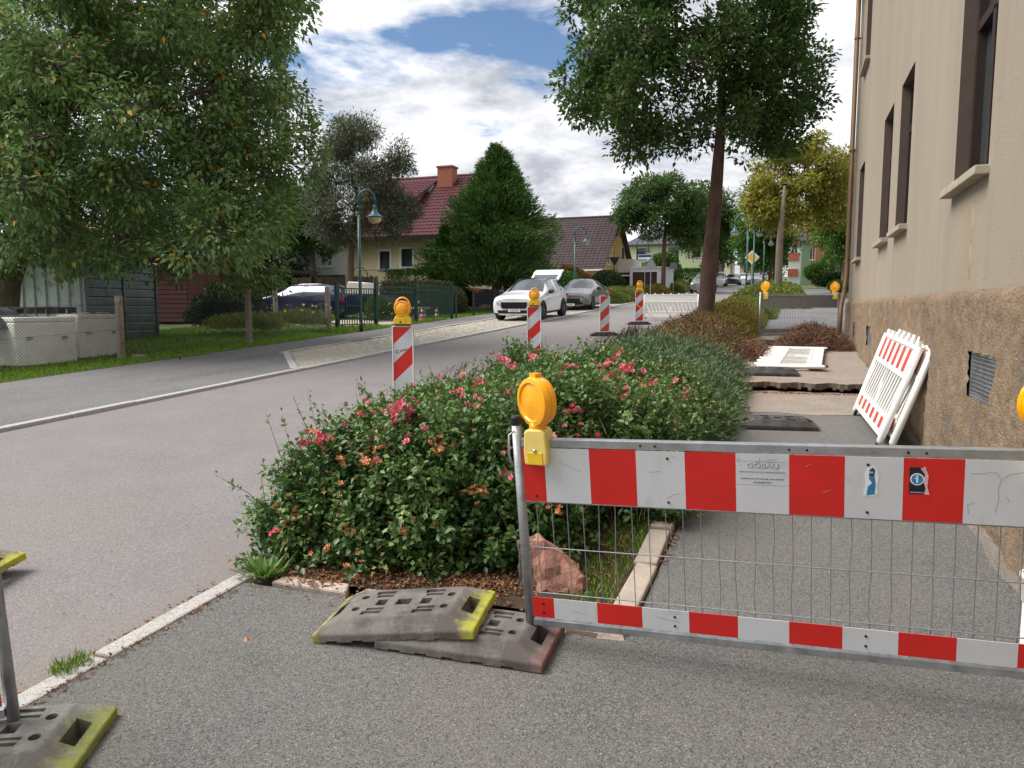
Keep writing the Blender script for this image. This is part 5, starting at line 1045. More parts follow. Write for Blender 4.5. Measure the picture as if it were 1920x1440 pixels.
WALNUT=[(-20.67,14.09,3.67,0.72),(-16.71,15.61,8.46,0.89),(-13.24,16.88,8.65,0.64),(-14.30,12.63,4.59,0.94),(-14.87,11.10,7.09,0.71),(-14.48,12.85,6.89,0.71),(-16.79,12.52,7.41,0.65),(-12.90,16.41,7.04,0.70),(-20.70,14.43,9.93,0.87),(-11.66,14.66,5.30,0.83),(-12.60,11.79,5.55,0.72),(-11.60,14.26,7.80,0.82),(-12.95,14.40,5.29,0.78),(-15.59,14.49,4.32,0.77),(-21.68,13.92,5.46,0.83),(-16.83,14.65,11.26,0.95),(-14.65,17.46,7.68,0.71),(-13.52,13.56,7.36,0.82),(-14.29,17.07,4.06,0.88),(-20.04,12.85,3.27,0.70),(-14.71,13.82,7.31,0.75),(-15.95,15.33,6.27,0.79),(-21.25,15.23,7.17,0.90),(-11.83,14.31,3.72,0.91),(-12.29,13.63,10.84,0.64),(-11.35,13.50,9.07,0.84),(-15.85,13.33,11.49,0.81),(-20.40,14.79,10.73,0.79),(-13.98,11.30,6.59,0.76),(-13.93,12.39,9.57,0.93),(-16.37,15.66,11.21,0.90),(-16.74,11.62,4.60,0.87),(-12.34,13.49,6.37,0.95),(-11.78,14.44,6.84,0.85),(-15.42,13.15,6.26,0.84),(-21.97,14.64,10.60,0.92),(-16.56,12.93,3.31,0.94),(-12.19,14.24,7.85,0.64),(-17.29,17.45,12.60,0.95),(-13.07,14.65,7.12,0.75),(-17.91,13.05,5.39,0.70),(-18.22,12.28,5.35,0.80),(-18.60,14.75,3.36,0.65),(-22.18,16.43,10.95,0.89),(-18.56,15.43,11.41,0.91),(-11.89,15.75,5.33,0.96),(-15.02,11.16,4.36,0.69),(-14.86,17.48,6.94,0.76),(-19.89,16.48,11.10,0.83),(-16.62,11.55,6.22,0.65),(-20.96,13.62,3.41,0.91),(-19.12,15.58,6.68,0.76),(-12.51,12.60,9.11,0.73),(-13.01,17.45,7.21,0.79),(-19.76,15.14,4.50,0.64),(-17.93,12.57,10.53,0.88),(-18.77,12.44,2.76,0.95),(-21.92,16.14,7.00,0.81),(-12.43,13.64,5.24,0.81),(-14.58,11.80,8.89,0.73),(-16.71,17.76,6.59,0.76),(-16.26,13.09,8.87,0.91),(-11.58,15.72,9.46,0.81),(-13.31,13.28,5.90,0.65),(-18.53,14.40,12.51,0.66),(-14.15,12.92,3.19,0.80),(-14.57,18.10,13.59,0.70),(-11.05,13.96,8.55,0.80),(-13.50,16.39,2.91,0.88),(-13.61,15.27,10.91,0.69),(-17.37,16.92,7.78,0.79),(-15.06,13.02,8.57,0.65),(-14.71,15.71,8.63,0.66),(-14.92,12.61,10.30,0.72),(-12.22,15.50,8.46,0.84),(-16.33,15.66,7.83,0.78),(-12.31,13.45,4.50,0.80),(-15.40,14.35,10.31,0.82),(-14.46,11.15,5.05,0.66),(-12.62,16.94,9.99,0.91),(-18.44,15.33,5.52,0.83),(-16.87,12.32,9.42,0.82),(-13.91,16.69,13.03,0.87),(-14.75,12.15,6.54,0.87),(-13.51,15.99,3.66,0.86),(-21.04,14.20,2.92,0.68),(-12.43,12.74,7.46,0.73),(-14.37,10.78,4.04,0.70),(-16.39,17.06,6.91,0.71),(-16.05,12.55,6.51,0.83),(-20.12,15.19,5.83,0.90),(-16.77,15.29,3.54,0.82),(-14.15,12.15,8.62,0.90),(-19.48,13.20,4.70,0.95),(-19.60,13.68,7.62,0.74),(-15.88,15.00,9.21,0.64),(-12.85,15.42,5.38,0.85),(-13.50,11.58,9.00,0.73),(-15.54,15.56,3.21,0.80),(-16.10,13.78,8.07,0.92),(-17.16,17.09,5.32,0.88),(-16.51,15.16,4.84,0.85),(-15.23,16.03,8.91,0.84),(-13.03,16.59,4.60,0.83),(-16.20,15.07,12.70,0.88),(-17.52,15.48,9.62,0.65),(-14.94,16.62,9.13,0.83),(-21.45,16.10,12.24,0.73),(-13.37,12.49,4.36,0.85),(-12.39,13.83,3.70,0.84),(-15.75,11.80,6.10,0.89),(-11.33,14.97,8.87,0.95),(-11.52,12.76,3.27,0.93),(-14.16,14.86,9.36,0.88),(-13.62,16.69,11.43,0.69),(-14.91,15.46,10.30,0.68),(-19.68,14.70,5.28,0.74),(-19.43,13.34,8.65,0.67),(-19.25,14.34,12.80,0.92),(-15.80,17.48,4.24,0.84),(-15.25,12.28,3.42,0.86),(-21.17,15.39,11.59,0.79),(-16.35,16.61,11.58,0.75),(-17.39,14.66,3.22,0.69),(-16.11,11.20,5.01,0.76)]
OAK=[(-0.78,20.99,10.03,0.57),(-1.29,18.46,5.99,0.47),(-0.25,22.18,9.21,0.46),(-2.67,18.49,6.52,0.68),(-4.04,17.36,8.12,0.52),(-2.77,18.60,7.94,0.52),(-4.29,18.51,8.31,0.47),(-0.20,21.57,8.17,0.51),(-5.37,19.87,9.74,0.63),(-0.21,20.01,6.99,0.60),(-2.19,17.65,7.03,0.52),(-0.47,19.45,8.43,0.59),(-1.06,19.90,7.02,0.57),(-2.43,20.10,6.52,0.56),(-3.37,20.12,10.61,0.69),(-0.72,22.67,8.68,0.52),(-1.90,19.16,8.23,0.59),(-0.54,21.95,6.49,0.64),(-2.14,20.57,10.42,0.58),(-3.62,20.11,9.50,0.61),(-1.56,17.93,7.80,0.52),(-5.12,20.71,8.26,0.65),(-0.40,19.93,6.07,0.66),(-1.34,19.22,10.43,0.47),(-0.77,19.18,9.35,0.61),(-3.54,19.03,10.80,0.59),(-5.10,20.24,10.24,0.57),(-3.31,17.25,7.70,0.55),(-2.87,18.22,9.64,0.67),(-2.62,20.94,10.58,0.65),(-4.61,17.82,6.55,0.63),(-1.21,19.08,7.61,0.69),(-0.45,19.62,7.86,0.61),(-3.11,18.91,7.58,0.61),(-3.69,18.84,5.83,0.68),(-2.33,22.36,11.38,0.69),(-1.10,20.03,8.11,0.54),(-4.47,18.98,7.12,0.51),(-5.08,18.41,7.08,0.58),(-3.90,20.69,6.13,0.47),(-5.16,21.59,10.38,0.65),(-3.90,20.85,10.71,0.66),(0.15,20.98,7.10,0.69),(-3.92,17.50,6.37,0.50),(-0.79,22.56,8.22,0.55),(-4.07,21.83,10.58,0.60),(-4.75,17.99,7.64,0.47),(-0.64,21.32,9.33,0.52),(0.18,22.25,8.27,0.57),(-4.29,20.70,6.76,0.47),(-5.01,21.58,8.26,0.59),(-1.13,19.24,6.93,0.59),(-3.51,17.65,9.17,0.53),(-1.63,22.85,8.08,0.55),(-3.74,18.83,9.17,0.66),(-3.76,20.13,8.22,0.60),(-4.47,19.95,11.34,0.48),(-3.92,19.41,6.40,0.66),(-5.21,20.31,8.73,0.48),(-0.34,19.61,9.03,0.58),(-0.13,21.60,6.89,0.51),(-3.25,21.21,11.13,0.62),(-4.66,21.14,11.96,0.65),(-2.40,22.15,8.70,0.57),(-3.10,18.73,8.97,0.47),(-1.58,20.99,9.08,0.48),(-3.35,18.42,10.09,0.52),(-0.29,20.68,8.93,0.61),(-2.44,21.04,8.64,0.57),(-1.12,19.16,6.49,0.58),(-2.70,19.83,10.04,0.59),(-3.59,17.17,6.71,0.48),(-5.19,20.47,6.93,0.54),(-1.11,19.99,5.93,0.63),(-4.59,18.43,9.61,0.60),(-0.89,21.62,11.63,0.63),(-3.28,18.02,7.70,0.63),(-0.57,21.11,6.17,0.63),(-1.69,18.42,8.26,0.53),(-1.79,22.24,8.20,0.51),(-3.79,18.41,7.71,0.60),(-4.55,20.85,7.55,0.65),(-2.63,20.72,6.15,0.60),(-3.06,17.94,9.00,0.65)]
GREYTREE=[(-22.02,31.48,5.50,0.54),(-20.09,32.52,8.30,0.67),(-19.36,30.74,6.17,0.71),(-20.46,30.17,8.11,0.53),(-19.47,30.89,7.68,0.54),(-20.89,30.82,8.00,0.49),(-19.33,33.84,6.61,0.58),(-17.56,32.00,6.58,0.62),(-18.65,30.26,6.94,0.54),(-17.67,31.87,8.27,0.61),(-18.30,31.82,6.57,0.59),(-19.65,31.86,5.93,0.57),(-20.39,31.97,10.12,0.72),(-18.80,31.32,7.96,0.61),(-18.68,33.43,5.76,0.66),(-18.44,30.55,8.02,0.69),(-19.41,32.32,9.91,0.60),(-20.64,31.90,8.93,0.63),(-22.14,32.18,7.42,0.67),(-17.60,31.66,5.57,0.68),(-21.65,30.79,6.93,0.50),(-21.09,30.51,7.51,0.55),(-18.29,31.97,8.06,0.59),(-19.38,30.65,9.64,0.70),(-19.94,32.51,9.93,0.68),(-20.99,30.18,6.19,0.65),(-18.29,31.56,7.40,0.71),(-20.98,30.95,6.76,0.62),(-19.66,29.96,6.68,0.55),(-20.33,30.76,5.30,0.71),(-19.93,33.19,10.33,0.71),(-21.33,32.47,5.40,0.48),(-22.15,32.53,9.28,0.67),(-21.03,32.36,9.96,0.68),(-17.53,32.58,6.54,0.72),(-20.16,29.82,6.07,0.52),(-18.71,33.24,7.28,0.57),(-21.49,33.05,9.59,0.62),(-18.30,32.82,8.72,0.53),(-21.64,32.45,6.01,0.48),(-22.28,32.78,7.28,0.61),(-20.02,30.46,9.28,0.55),(-19.74,33.71,7.09,0.57),(-20.43,31.06,8.89,0.68),(-20.81,31.86,7.58,0.62),(-20.79,31.31,5.82,0.69),(-22.05,31.84,7.95,0.50),(-17.51,31.88,8.89,0.60),(-21.11,32.02,5.13,0.70),(-18.09,33.08,6.22,0.52),(-20.60,32.73,10.38,0.64),(-20.19,33.28,7.78,0.59),(-19.79,30.99,8.76,0.49),(-19.07,32.55,8.46,0.49),(-19.94,30.85,10.05,0.54),(-17.80,32.48,8.50,0.63),(-18.08,31.25,6.11,0.60),(-19.71,31.79,9.66,0.61),(-19.02,30.85,5.13,0.66),(-18.37,31.79,5.39,0.65)]
GREENTREE=[(-27.07,33.86,5.06,0.54),(-25.36,34.50,6.65,0.67),(-23.95,35.33,6.75,0.48),(-24.75,33.24,5.43,0.71),(-25.59,32.69,6.56,0.53),(-24.82,33.32,6.31,0.54),(-25.97,33.18,6.48,0.49),(-23.73,34.99,6.21,0.52),(-24.79,35.52,5.67,0.58),(-23.20,34.12,5.66,0.62),(-24.13,32.89,5.88,0.54),(-23.12,33.79,6.61,0.61),(-23.87,34.06,5.66,0.59),(-25.00,34.06,5.29,0.57),(-25.58,34.06,7.70,0.72),(-24.45,35.48,6.35,0.54),(-24.27,33.66,6.47,0.61),(-24.16,35.11,5.18,0.66),(-24.78,34.35,7.59,0.60),(-25.79,34.02,7.02,0.63),(-23.67,33.10,6.38,0.54),(-27.10,34.28,6.15,0.67),(-23.37,34.08,5.09,0.68),(-23.33,33.78,7.25,0.63),(-23.77,34.02,6.50,0.59),(-24.80,33.22,7.48,0.70),(-25.22,34.48,7.59,0.68),(-26.10,32.76,5.44,0.65),(-23.72,33.67,6.12,0.71),(-25.17,33.44,6.03,0.63)]
MIDTREE=[(-8.36,62.23,10.78,0.73),(-8.95,60.44,7.37,0.61),(-7.91,63.59,9.84,0.60),(-10.58,60.07,7.80,0.88),(-12.26,58.86,9.52,0.67),(-10.63,59.84,9.13,0.67),(-12.42,59.73,9.41,0.61),(-7.80,62.93,8.99,0.66),(-8.87,63.85,8.16,0.73),(-7.65,61.39,8.13,0.78),(-9.95,59.13,8.47,0.67),(-7.85,60.61,9.58,0.76),(-8.66,61.23,8.13,0.73),(-10.23,61.41,9.92,0.61),(-11.28,61.24,11.31,0.89),(-8.49,63.91,9.24,0.67),(-9.59,60.44,9.37,0.76),(-8.28,63.46,7.42,0.82),(-9.90,61.74,11.13,0.75),(-11.57,61.20,10.24,0.79),(-9.14,59.34,9.23,0.67),(-13.17,61.68,8.90,0.84),(-7.86,61.11,7.23,0.85),(-8.91,60.72,11.62,0.60),(-8.17,60.29,10.53,0.79),(-12.76,59.07,8.94,0.68),(-8.60,61.09,9.43,0.74),(-10.77,59.67,10.94,0.87),(-10.44,62.02,11.14,0.85),(-8.77,60.44,8.83,0.89),(-7.86,60.81,9.00,0.79),(-11.02,60.11,8.70,0.79),(-10.14,63.28,11.54,0.89),(-12.60,60.19,8.17,0.66),(-11.80,59.89,9.16,0.86),(-13.10,62.19,10.56,0.83),(-11.84,61.77,11.15,0.85),(-7.33,62.30,8.11,0.90),(-7.30,63.43,11.15,0.78),(-7.64,61.69,9.98,0.69),(-7.68,64.08,8.82,0.87),(-8.24,62.59,10.07,0.67),(-7.13,61.90,10.43,0.74),(-12.95,62.22,8.74,0.76),(-8.70,60.64,8.14,0.76)]
YELLOWTREE=[(-2.16,47.74,6.89,0.56),(0.03,48.66,9.20,0.69),(2.18,49.88,9.36,0.50),(-0.22,46.65,7.39,0.73),(2.72,48.40,9.39,0.60),(-0.31,46.77,8.67,0.55),(-1.65,46.56,8.92,0.50),(2.19,49.33,8.57,0.54),(1.54,50.17,7.81,0.60),(2.11,47.87,7.73,0.64),(2.51,48.71,6.81,0.64),(1.84,47.38,9.09,0.63),(1.34,47.86,7.74,0.60),(0.18,47.96,7.21,0.59),(1.80,50.12,8.80,0.55),(0.53,47.26,8.90,0.63),(1.94,49.69,7.09,0.68),(0.44,48.36,10.55,0.62),(-0.85,47.92,9.73,0.65),(0.72,46.34,8.76,0.55),(-1.97,48.63,8.52,0.69),(1.94,47.73,6.90,0.70),(1.54,47.11,9.97,0.65),(-1.98,46.00,8.47,0.56),(1.35,47.78,8.96,0.61),(-0.48,47.00,10.43,0.72),(-2.02,45.84,7.39,0.67),(1.15,47.24,8.39,0.74),(1.87,47.53,8.55,0.66),(-0.56,46.99,8.27,0.65),(-1.04,46.71,6.67,0.73),(0.44,49.57,10.94,0.74),(-1.71,46.97,7.77,0.54),(-2.31,46.40,7.77,0.62),(-0.96,48.72,6.80,0.50),(-1.87,48.62,10.01,0.69),(-1.00,48.21,10.55,0.70),(2.76,50.09,9.88,0.67),(-1.47,45.59,7.30,0.54),(2.58,49.74,10.58,0.64),(2.12,48.23,9.47,0.57),(2.44,50.47,8.43,0.72),(1.80,49.03,9.56,0.55),(-1.29,48.67,7.31,0.50),(1.02,47.78,11.01,0.72)]
RIGHTTREE=[(4.09,55.95,8.95,0.64),(3.73,54.20,5.08,0.53),(2.99,54.38,5.57,0.77),(2.07,53.89,7.63,0.58),(2.91,54.54,7.15,0.58),(2.11,54.53,7.44,0.53),(3.72,57.28,9.64,0.74),(4.15,56.90,5.80,0.63),(4.41,55.36,5.96,0.67),(3.14,53.96,6.45,0.58),(4.21,55.27,7.75,0.66),(3.29,55.31,5.23,0.62),(2.71,55.52,9.55,0.78),(4.25,56.65,7.01,0.58),(3.41,54.86,7.42,0.66),(4.39,56.65,4.99,0.71),(4.33,55.96,7.09,0.63),(3.36,55.75,9.34,0.65),(2.62,55.46,8.31,0.68),(3.49,54.17,7.35,0.58),(2.05,55.79,6.68,0.73),(4.31,54.98,4.92,0.74),(3.64,54.84,10.00,0.52),(4.00,55.15,8.88,0.68)]
# ---------------------------------------------------------------- houses
def tiles(o,u,s,W,Ls,tw,th,amp=.03,step=.03):
    """pantile relief on a roof slope: o eave corner, u along the eave, s up the slope"""
    o,u,s=map(Vector,(o,u,s)); n=s.cross(u).normalized(); n=n if n.z>0 else -n; nc=int(W/tw); nr=int(Ls/th); mb=MB(); pro=[(0,0),(.25,.9),(.5,1),(.75,.35)]
    for r in range(nr):
        a=[];b=[]
        for c in range(nc):
            for q,h in pro: x=(c+q)*W/nc; a.append(o+u*x+s*(r*Ls/nr-.03)+n*(amp*h+step)); b.append(o+u*x+s*((r+1)*Ls/nr)+n*(amp*h))
        a.append(o+u*W+s*(r*Ls/nr-.03)+n*step); b.append(o+u*W+s*((r+1)*Ls/nr)); k=len(a); d=[p-n*(step+.012) for p in a]
        mb.add(a+b,[(i,i+1,k+i+1,k+i) for i in range(k-1)]); mb.add(a+d,[(i,i+1,k+i+1,k+i) for i in range(k-1)])
    return mb
def win(parent,o,u,W,H,n,frame='white_trim',glass='house_glass',sill=True,mull=1,surround=None,off=0):
    """window set in an opening: o lower corner on the recessed plane"""
    o,u,n=map(Vector,(o,u,n)); z=Vector((0,0,1)); X=Matrix((u,-n,z)).transposed().to_4x4(); X.translation=o
    mb=MB(); f=.06
    for a in ((0,f,0,H),(W-f,W,0,H),(f,W-f,0,f),(f,W-f,H-f,H)): mb.box(a[0],a[1],-.02,.03,a[2],a[3])
    for k in range(mull): x=W*(k+1)/(mull+1); mb.box(x-.03,x+.03,-.02,.03,f,H-f)
    w_=MB(); w_.add(mb.v,mb.f,0,X); wo=w_.build('window',frame,parent); mb=MB(); mb.box(f*.5,W-f*.5,.0,.008,f*.5,H-f*.5,0,X); mb.build('pane',glass,wo)
    if sill: mb=MB(); mb.box(-.06,W+.06,-.16,-.02,-.06,-.003,0,X); mb.build('sill','white_trim',wo)
    return wo
# --- cream house with red roof
hx0,hx1,hy0,hy1=-24.6,-17.0,38.0,48.6; hb=G(0,38)-.1; O=Vector((-20,43,hb)); ez,rz_=5.72,9.75; ry=43.2
h=thing('house','cream house with glossy dark red tiled roof and brick chimney','house',O)
W3=[(-22.25,-21.6,3.85,4.85),(-20.85,-20.15,3.95,4.95),(-18.75,-18.1,3.95,4.95)]
mb=MB(); wall(mb,Vector((hx0,hy0,2.75))-O,(1,0,0),(0,0,1),(0,-1,0),hx1-hx0,ez-2.75,[(a-hx0,b-hx0,c-2.75,d_-2.75) for a,b,c,d_ in W3],.12)
for x in (hx0,hx1): mb.add([Vector(p)-O for p in ((x,hy0,2.75),(x,hy1,2.75),(x,hy1,ez),(x,ry,rz_-.12),(x,hy0,ez))],[(0,1,2,3,4)])
mb.add([Vector(p)-O for p in ((hx0,hy1,2.75),(hx1,hy1,2.75),(hx1,hy1,ez),(hx0,hy1,ez))],[(0,1,2,3)]); mb.build('wall','cream_wall',h)
mb=MB(); mb.box(hx0-O.x-.02,hx1-O.x+.02,hy0-O.y-.03,hy1-O.y+.02,-.3,2.75-hb); pl=mb.build('brick_plinth','brick',h)
for a,b,c,d_ in W3:
    win(h,Vector((a,hy0+.10,c))-O,(1,0,0),b-a,d_-c,(0,-1,0),'dark',mull=0); mb=MB()
    for q in ((a-.12,a,c-.1,d_+.1),(b,b+.12,c-.1,d_+.1),(a,b,d_,d_+.1)): mb.box(q[0]-O.x,q[1]-O.x,hy0-O.y-.025,hy0-O.y+.02,q[2]-O.z,q[3]-O.z)
    mb.build('window_surround','white_trim',h)
mb=MB()
for k in range(7): mb.box(W3[0][0]+.06-O.x,W3[0][1]-.06-O.x,hy0+.105-O.y,hy0+.112-O.y,3.95+k*.13-O.z,4.02+k*.13-O.z)
mb.build('blind','blind',h)
sl=Vector((0,ry-hy0+.5,rz_-ez+.10)); Ls=sl.length; s=sl.normalized()
rt_=tiles(Vector((hx0-.4,hy0-.5,ez-.10))-O,(1,0,0),s,hx1-hx0+.8,Ls,.27,.36).build('roof','tile_red',h,kind='stuff')
mb=MB(); mb.add([Vector(p)-O for p in ((hx0-.4,hy0-.5,ez-.13),(hx1+.4,hy0-.5,ez-.13),(hx1+.4,ry,rz_-.03),(hx0-.4,ry,rz_-.03),(hx0-.4,hy1+.5,ez-.13),(hx1+.4,hy1+.5,ez-.13))],[(0,1,2,3),(3,2,5,4)]); mb.build('roof_deck','tile_red',h)
mb=MB(); mb.tube([(hx0-.4-O.x,ry-O.y,rz_+.02-O.z),(hx1+.4-O.x,ry-O.y,rz_+.02-O.z)],.09,8); mb.build('ridge','tile_red',h)
mb=MB(); mb.box(hx0-.4-O.x,hx1+.4-O.x,hy0-.58-O.y,hy0-.46-O.y,ez-.25-O.z,ez-.12-O.z); mb.build('gutter','frame_brown',h)
mb=MB(); mb.box(-.48,.48,-.4,.4,0,1.75); ch=mb.build('chimney','brick',h,loc=(-20.0-O.x,42.4-O.y,8.35-O.z)); 
for k in range(1,17): mb=MB(); mb.box(-.485,.485,-.405,.405,k*.105,k*.105+.014); mb.build('brick_joint','mortar',ch)
mb=MB(); mb.box(-.54,.54,-.46,.46,1.75,1.85); mb.build('chimney_cap','brick_dark',ch)
mb=MB(); mb.box(-.3,.3,-.4,.4,0,.1); mb.build('skylight','zinc',h,loc=(-21.1-O.x,41.9-O.y,8.85-O.z),rot=(math.atan2(s.z,s.y),0,0))
# shed dormer
mb=MB(); mb.prism([(40.3-O.y,7.35-O.z),(42.6-O.y,9.1-O.z),(40.3-O.y,8.2-O.z)],-4.9,-1.1,'x'); dm=mb.build('dormer','brick_dark',h)
tiles(Vector((-25.1,39.9,8.12))-O,(1,0,0),Vector((0,3.0,1.45)).normalized(),4.3,3.3,.27,.36).build('dormer_roof','tile_red',dm,kind='stuff')
mb=MB(); mb.box(-5.1,-.8,39.88-O.y,40.0-O.y,8.0-O.z,8.12-O.z); mb.build('dormer_fascia','frame_brown',dm)
# white annex
t=thing('annex','white rendered annex with dark base left of the cream house','building',(-26,39,G(0,39)-.1)); mb=MB(); mb.box(-3.2,1.35,-.9,2.5,1.9,4.0); mb.build('wall','white_wall',t); mb=MB(); mb.box(-3.4,1.38,-1.1,2.6,1.55,1.9); mb.build('base','frame_brown',t); mb=MB(); mb.box(-3.1,1.3,-.8,2.4,0,1.55); mb.build('core','dark',t); mb=MB(); mb.box(-3.4,1.38,-1.1,2.6,4.0,4.1); mb.build('roof','slate',t)
win(t,Vector((-.3,-.91,2.4)),(1,0,0),.8,1.1,(0,-1,0))
# --- yellow gable house
O=Vector((-18,61,G(0,56)-.2)); gx=-13.75; y0,y1,yr_=56.0,67.2,61.6; ez,rz_=4.85,9.05; x0=-25
h=thing('house','yellow gable house with steep dark brown roof and balcony','house',O)
mb=MB(); mb.add([Vector(p)-O for p in ((gx,y0,2.2),(gx,y1,2.2),(gx,y1,ez),(gx,yr_,rz_-.1),(gx,y0,ez))],[(0,1,2,3,4)]); mb.add([Vector(p)-O for p in ((x0,y0,2.2),(x0,y1,2.2),(x0,y1,ez),(x0,yr_,rz_-.1),(x0,y0,ez))],[(0,1,2,3,4)])
wall(mb,Vector((x0,y0,2.2))-O,(1,0,0),(0,0,1),(0,-1,0),gx-x0,ez-2.2,[(8.6,9.5,.3,2.0),(9.8,10.6,.3,2.0)],.12); mb.add([Vector(p)-O for p in ((x0,y1,2.2),(gx,y1,2.2),(gx,y1,ez),(x0,y1,ez))],[(0,1,2,3)]); mb.build('wall','yellow_wall',h)
for a in (8.6,9.8): win(h,Vector((x0+a,y0+.10,2.5))-O,(1,0,0),.85,1.7,(0,-1,0),sill=False)
for sg,ya in ((1,y0-.55),(-1,y1+.55)):
    sl=Vector((0,yr_-ya,rz_-ez+.35)); o=Vector((x0-.3,ya,ez-.35))-O; tiles(o,(1,0,0),sl.normalized(),gx-x0+.75,sl.length,.34,.36,.03,.035).build('roof','tile_dark',h,kind='stuff')
    mb=MB(); mb.add([o+Vector((0,0,-.05)),o+Vector((gx-x0+.75,0,-.05)),o+sl+Vector((gx-x0+.75,0,-.05)),o+sl+Vector((0,0,-.05))],[(0,1,2,3)]); mb.build('roof_deck','tile_dark',h)
mb=MB(); mb.tube([(x0-.3-O.x,yr_-O.y,rz_+.05-O.z),(gx+.45-O.x,yr_-O.y,rz_+.05-O.z)],.1,8); mb.build('ridge','tile_dark',h)
mb=MB(); mb.box(x0-.3-O.x,gx+.45-O.x,y0-.66-O.y,y0-.55-O.y,ez-.46-O.z,ez-.34-O.z); mb.build('gutter','white_trim',h)
for y,z,w_,hh in ((61.2,7.4,.7,.9),(58.3,5.0,.6,1.3),(60.2,5.0,.8,1.3),(63.6,5.0,1.0,1.8)): win(h,Vector((gx+.03,y,z))-O,(0,1,0),w_,hh,(1,0,0),sill=True,mull=0)
mb=MB(); mb.box(.0,1.3,0,3.6,0,.15); bal=mb.build('balcony','white_trim',h,loc=(gx-O.x,62.4-O.y,4.55-O.z)); mb=MB(); mb.box(1.26,1.3,0,3.6,.15,1.1); mb.box(0,1.26,0,.04,.15,1.1); mb.build('balcony_panel','plate_white',bal)
mb=MB(); mb.box(0,1.1,.0,3.4,-2.3,-.02); mb.build('porch','wood_dark',bal); mb=MB(); mb.box(0,1.6,-.5,3.6,-.35,-.2); mb.build('porch_roof','white_trim',bal)
# --- garage
t=thing('garage','white flat roofed garage with brown door beside the yellow house','garage',(-11.2,63.0,G(0,61)-.1)); mb=MB(); wall(mb,(-1.25,-2,0),(1,0,0),(0,0,1),(0,-1,0),2.75,2.15,[(.22,2.2,0,1.85)],.15); mb.add([(1.5,-2,0),(1.5,3,0),(1.5,3,2.15),(1.5,-2,2.15)],[(0,1,2,3)]); mb.add([(-1.25,-2,0),(-1.25,3,0),(-1.25,3,2.15),(-1.25,-2,2.15)],[(0,1,2,3)]); mb.build('wall','white_wall',t); mb=MB(); mb.box(-1.35,1.6,-2.1,3.1,2.15,2.27); mb.build('roof','white_trim',t); mb=MB(); mb.box(-1.03,.95,-1.86,-1.8,0,1.85); dr=mb.build('garage_door','garage_brown',t)
for k in range(1,6): mb=MB(); mb.box(-1.03,.95,-1.868,-1.861,k*.31-.008,k*.31+.008); mb.build('door_joint','dark',dr)
# --- generic block house
def block_house(label,x0,x1,y0,y1,zt,wallm,roofm,roofh,wins,over=.5,name='house',faces=(),winf='white_trim'):
    zb=G(0,y0)-.2; O=Vector(((x0+x1)/2,(y0+y1)/2,zb)); h=thing(name,label,'house',O); mb=MB(); H=zt-zb
    wall(mb,Vector((x0,y0,zb))-O,(1,0,0),(0,0,1),(0,-1,0),x1-x0,H,[(a,a+w_,c-zb,c-zb+hh) for a,c,w_,hh in wins],.12)
    for x,k in ((x0,0),(x1,1)): mb.add([Vector(p)-O for p in ((x,y0,zb),(x,y1,zb),(x,y1,zt),(x,y0,zt))],[(0,1,2,3)])
    mb.add([Vector(p)-O for p in ((x0,y1,zb),(x1,y1,zb),(x1,y1,zt),(x0,y1,zt))],[(0,1,2,3)]); mb.build('wall',wallm,h)
    for a,c,w_,hh in wins: win(h,Vector((x0+a,y0+.1,c))-O,(1,0,0),w_,hh,(0,-1,0),winf)
    for sx,y,c,w_,hh in faces: win(h,Vector((x1+.03 if sx>0 else x0-.03,y,c))-O,(0,1,0),w_,hh,(sx,0,0),winf,mull=0)
    mb=MB(); a,b,c,d_=x0-over-O.x,x1+over-O.x,y0-over-O.y,y1+over-O.y; i=min((b-a),(d_-c))*.38
    if roofh>0: mb.add([(a,c,H),(b,c,H),(b,d_,H),(a,d_,H),(a+i,c+i,H+roofh),(b-i,c+i,H+roofh),(b-i,d_-i,H+roofh),(a+i,d_-i,H+roofh)],[(0,1,5,4),(1,2,6,5),(2,3,7,6),(3,0,4,7),(4,5,6,7),(3,2,1,0)])
    mb.box(a,b,c,d_,H-.12,H-.002); mb.build('roof',roofm,h); return h
block_house('pale green house with dark hipped roof behind the garage',-17.0,-8.6,82,92,8.4,'green_wall','slate',2.3,[(1.0,6.7,1.1,1.3),(4.4,6.7,1.1,1.3),(1.2,4.4,1.1,1.3),(6.9,6.9,.9,1.1)],faces=((1,84,6.7,.9,1.2),(1,87.5,6.7,.9,1.2),(1,84,4.3,.9,1.2),(1,87.5,4.3,.9,1.2)),winf='anthracite')
block_house('cream house with grey roof far up the left side of the street',-14,-9.3,124,134,9.6,'pale_wall','slate',2.8,[(.8,7.2,1,1.4),(2.8,7.2,1,1.4)],winf='anthracite',faces=((1,126,7.0,1,1.4),))
block_house('salmon house at the far end of the street',-8.6,-4.9,136,144,9.2,'pink_wall','slate',2.4,[(.6,7.4,1,1.4),(2.2,7.4,1,1.4)])
block_house('white house with red bays far up the right side',-.55,1.2,103,116,10.6,'white_wall','slate',1.6,[(.3,8.2,.7,1.3)],.15,faces=((-1,105,5.5,1,1.4),(-1,108,8.2,1,1.4)))
for z in (5.6,7.6,9.4): mb=MB(); mb.box(-.62,.62,103-.14,103-.02,z,z+.9); tag(mb.build('red_bay','red_wall'),{5.6:'lowest',7.6:'middle',9.4:'topmost'}[z]+' red facade panel on the far white house','facade panel')
block_house('dark green house far up the right side of the street',.9,2.6,96,104,9.5,'dkgreen_wall','slate',1.4,[(.9,7.2,.6,1.4)],.25)
block_house('brick house half hidden behind the yellowing trees on the right',2.3,9.5,90,100,10.4,'brick_dark','slate',.5,[(.8,7.0,1.3,1.4),(3.4,7.0,1.3,1.4)],.2)
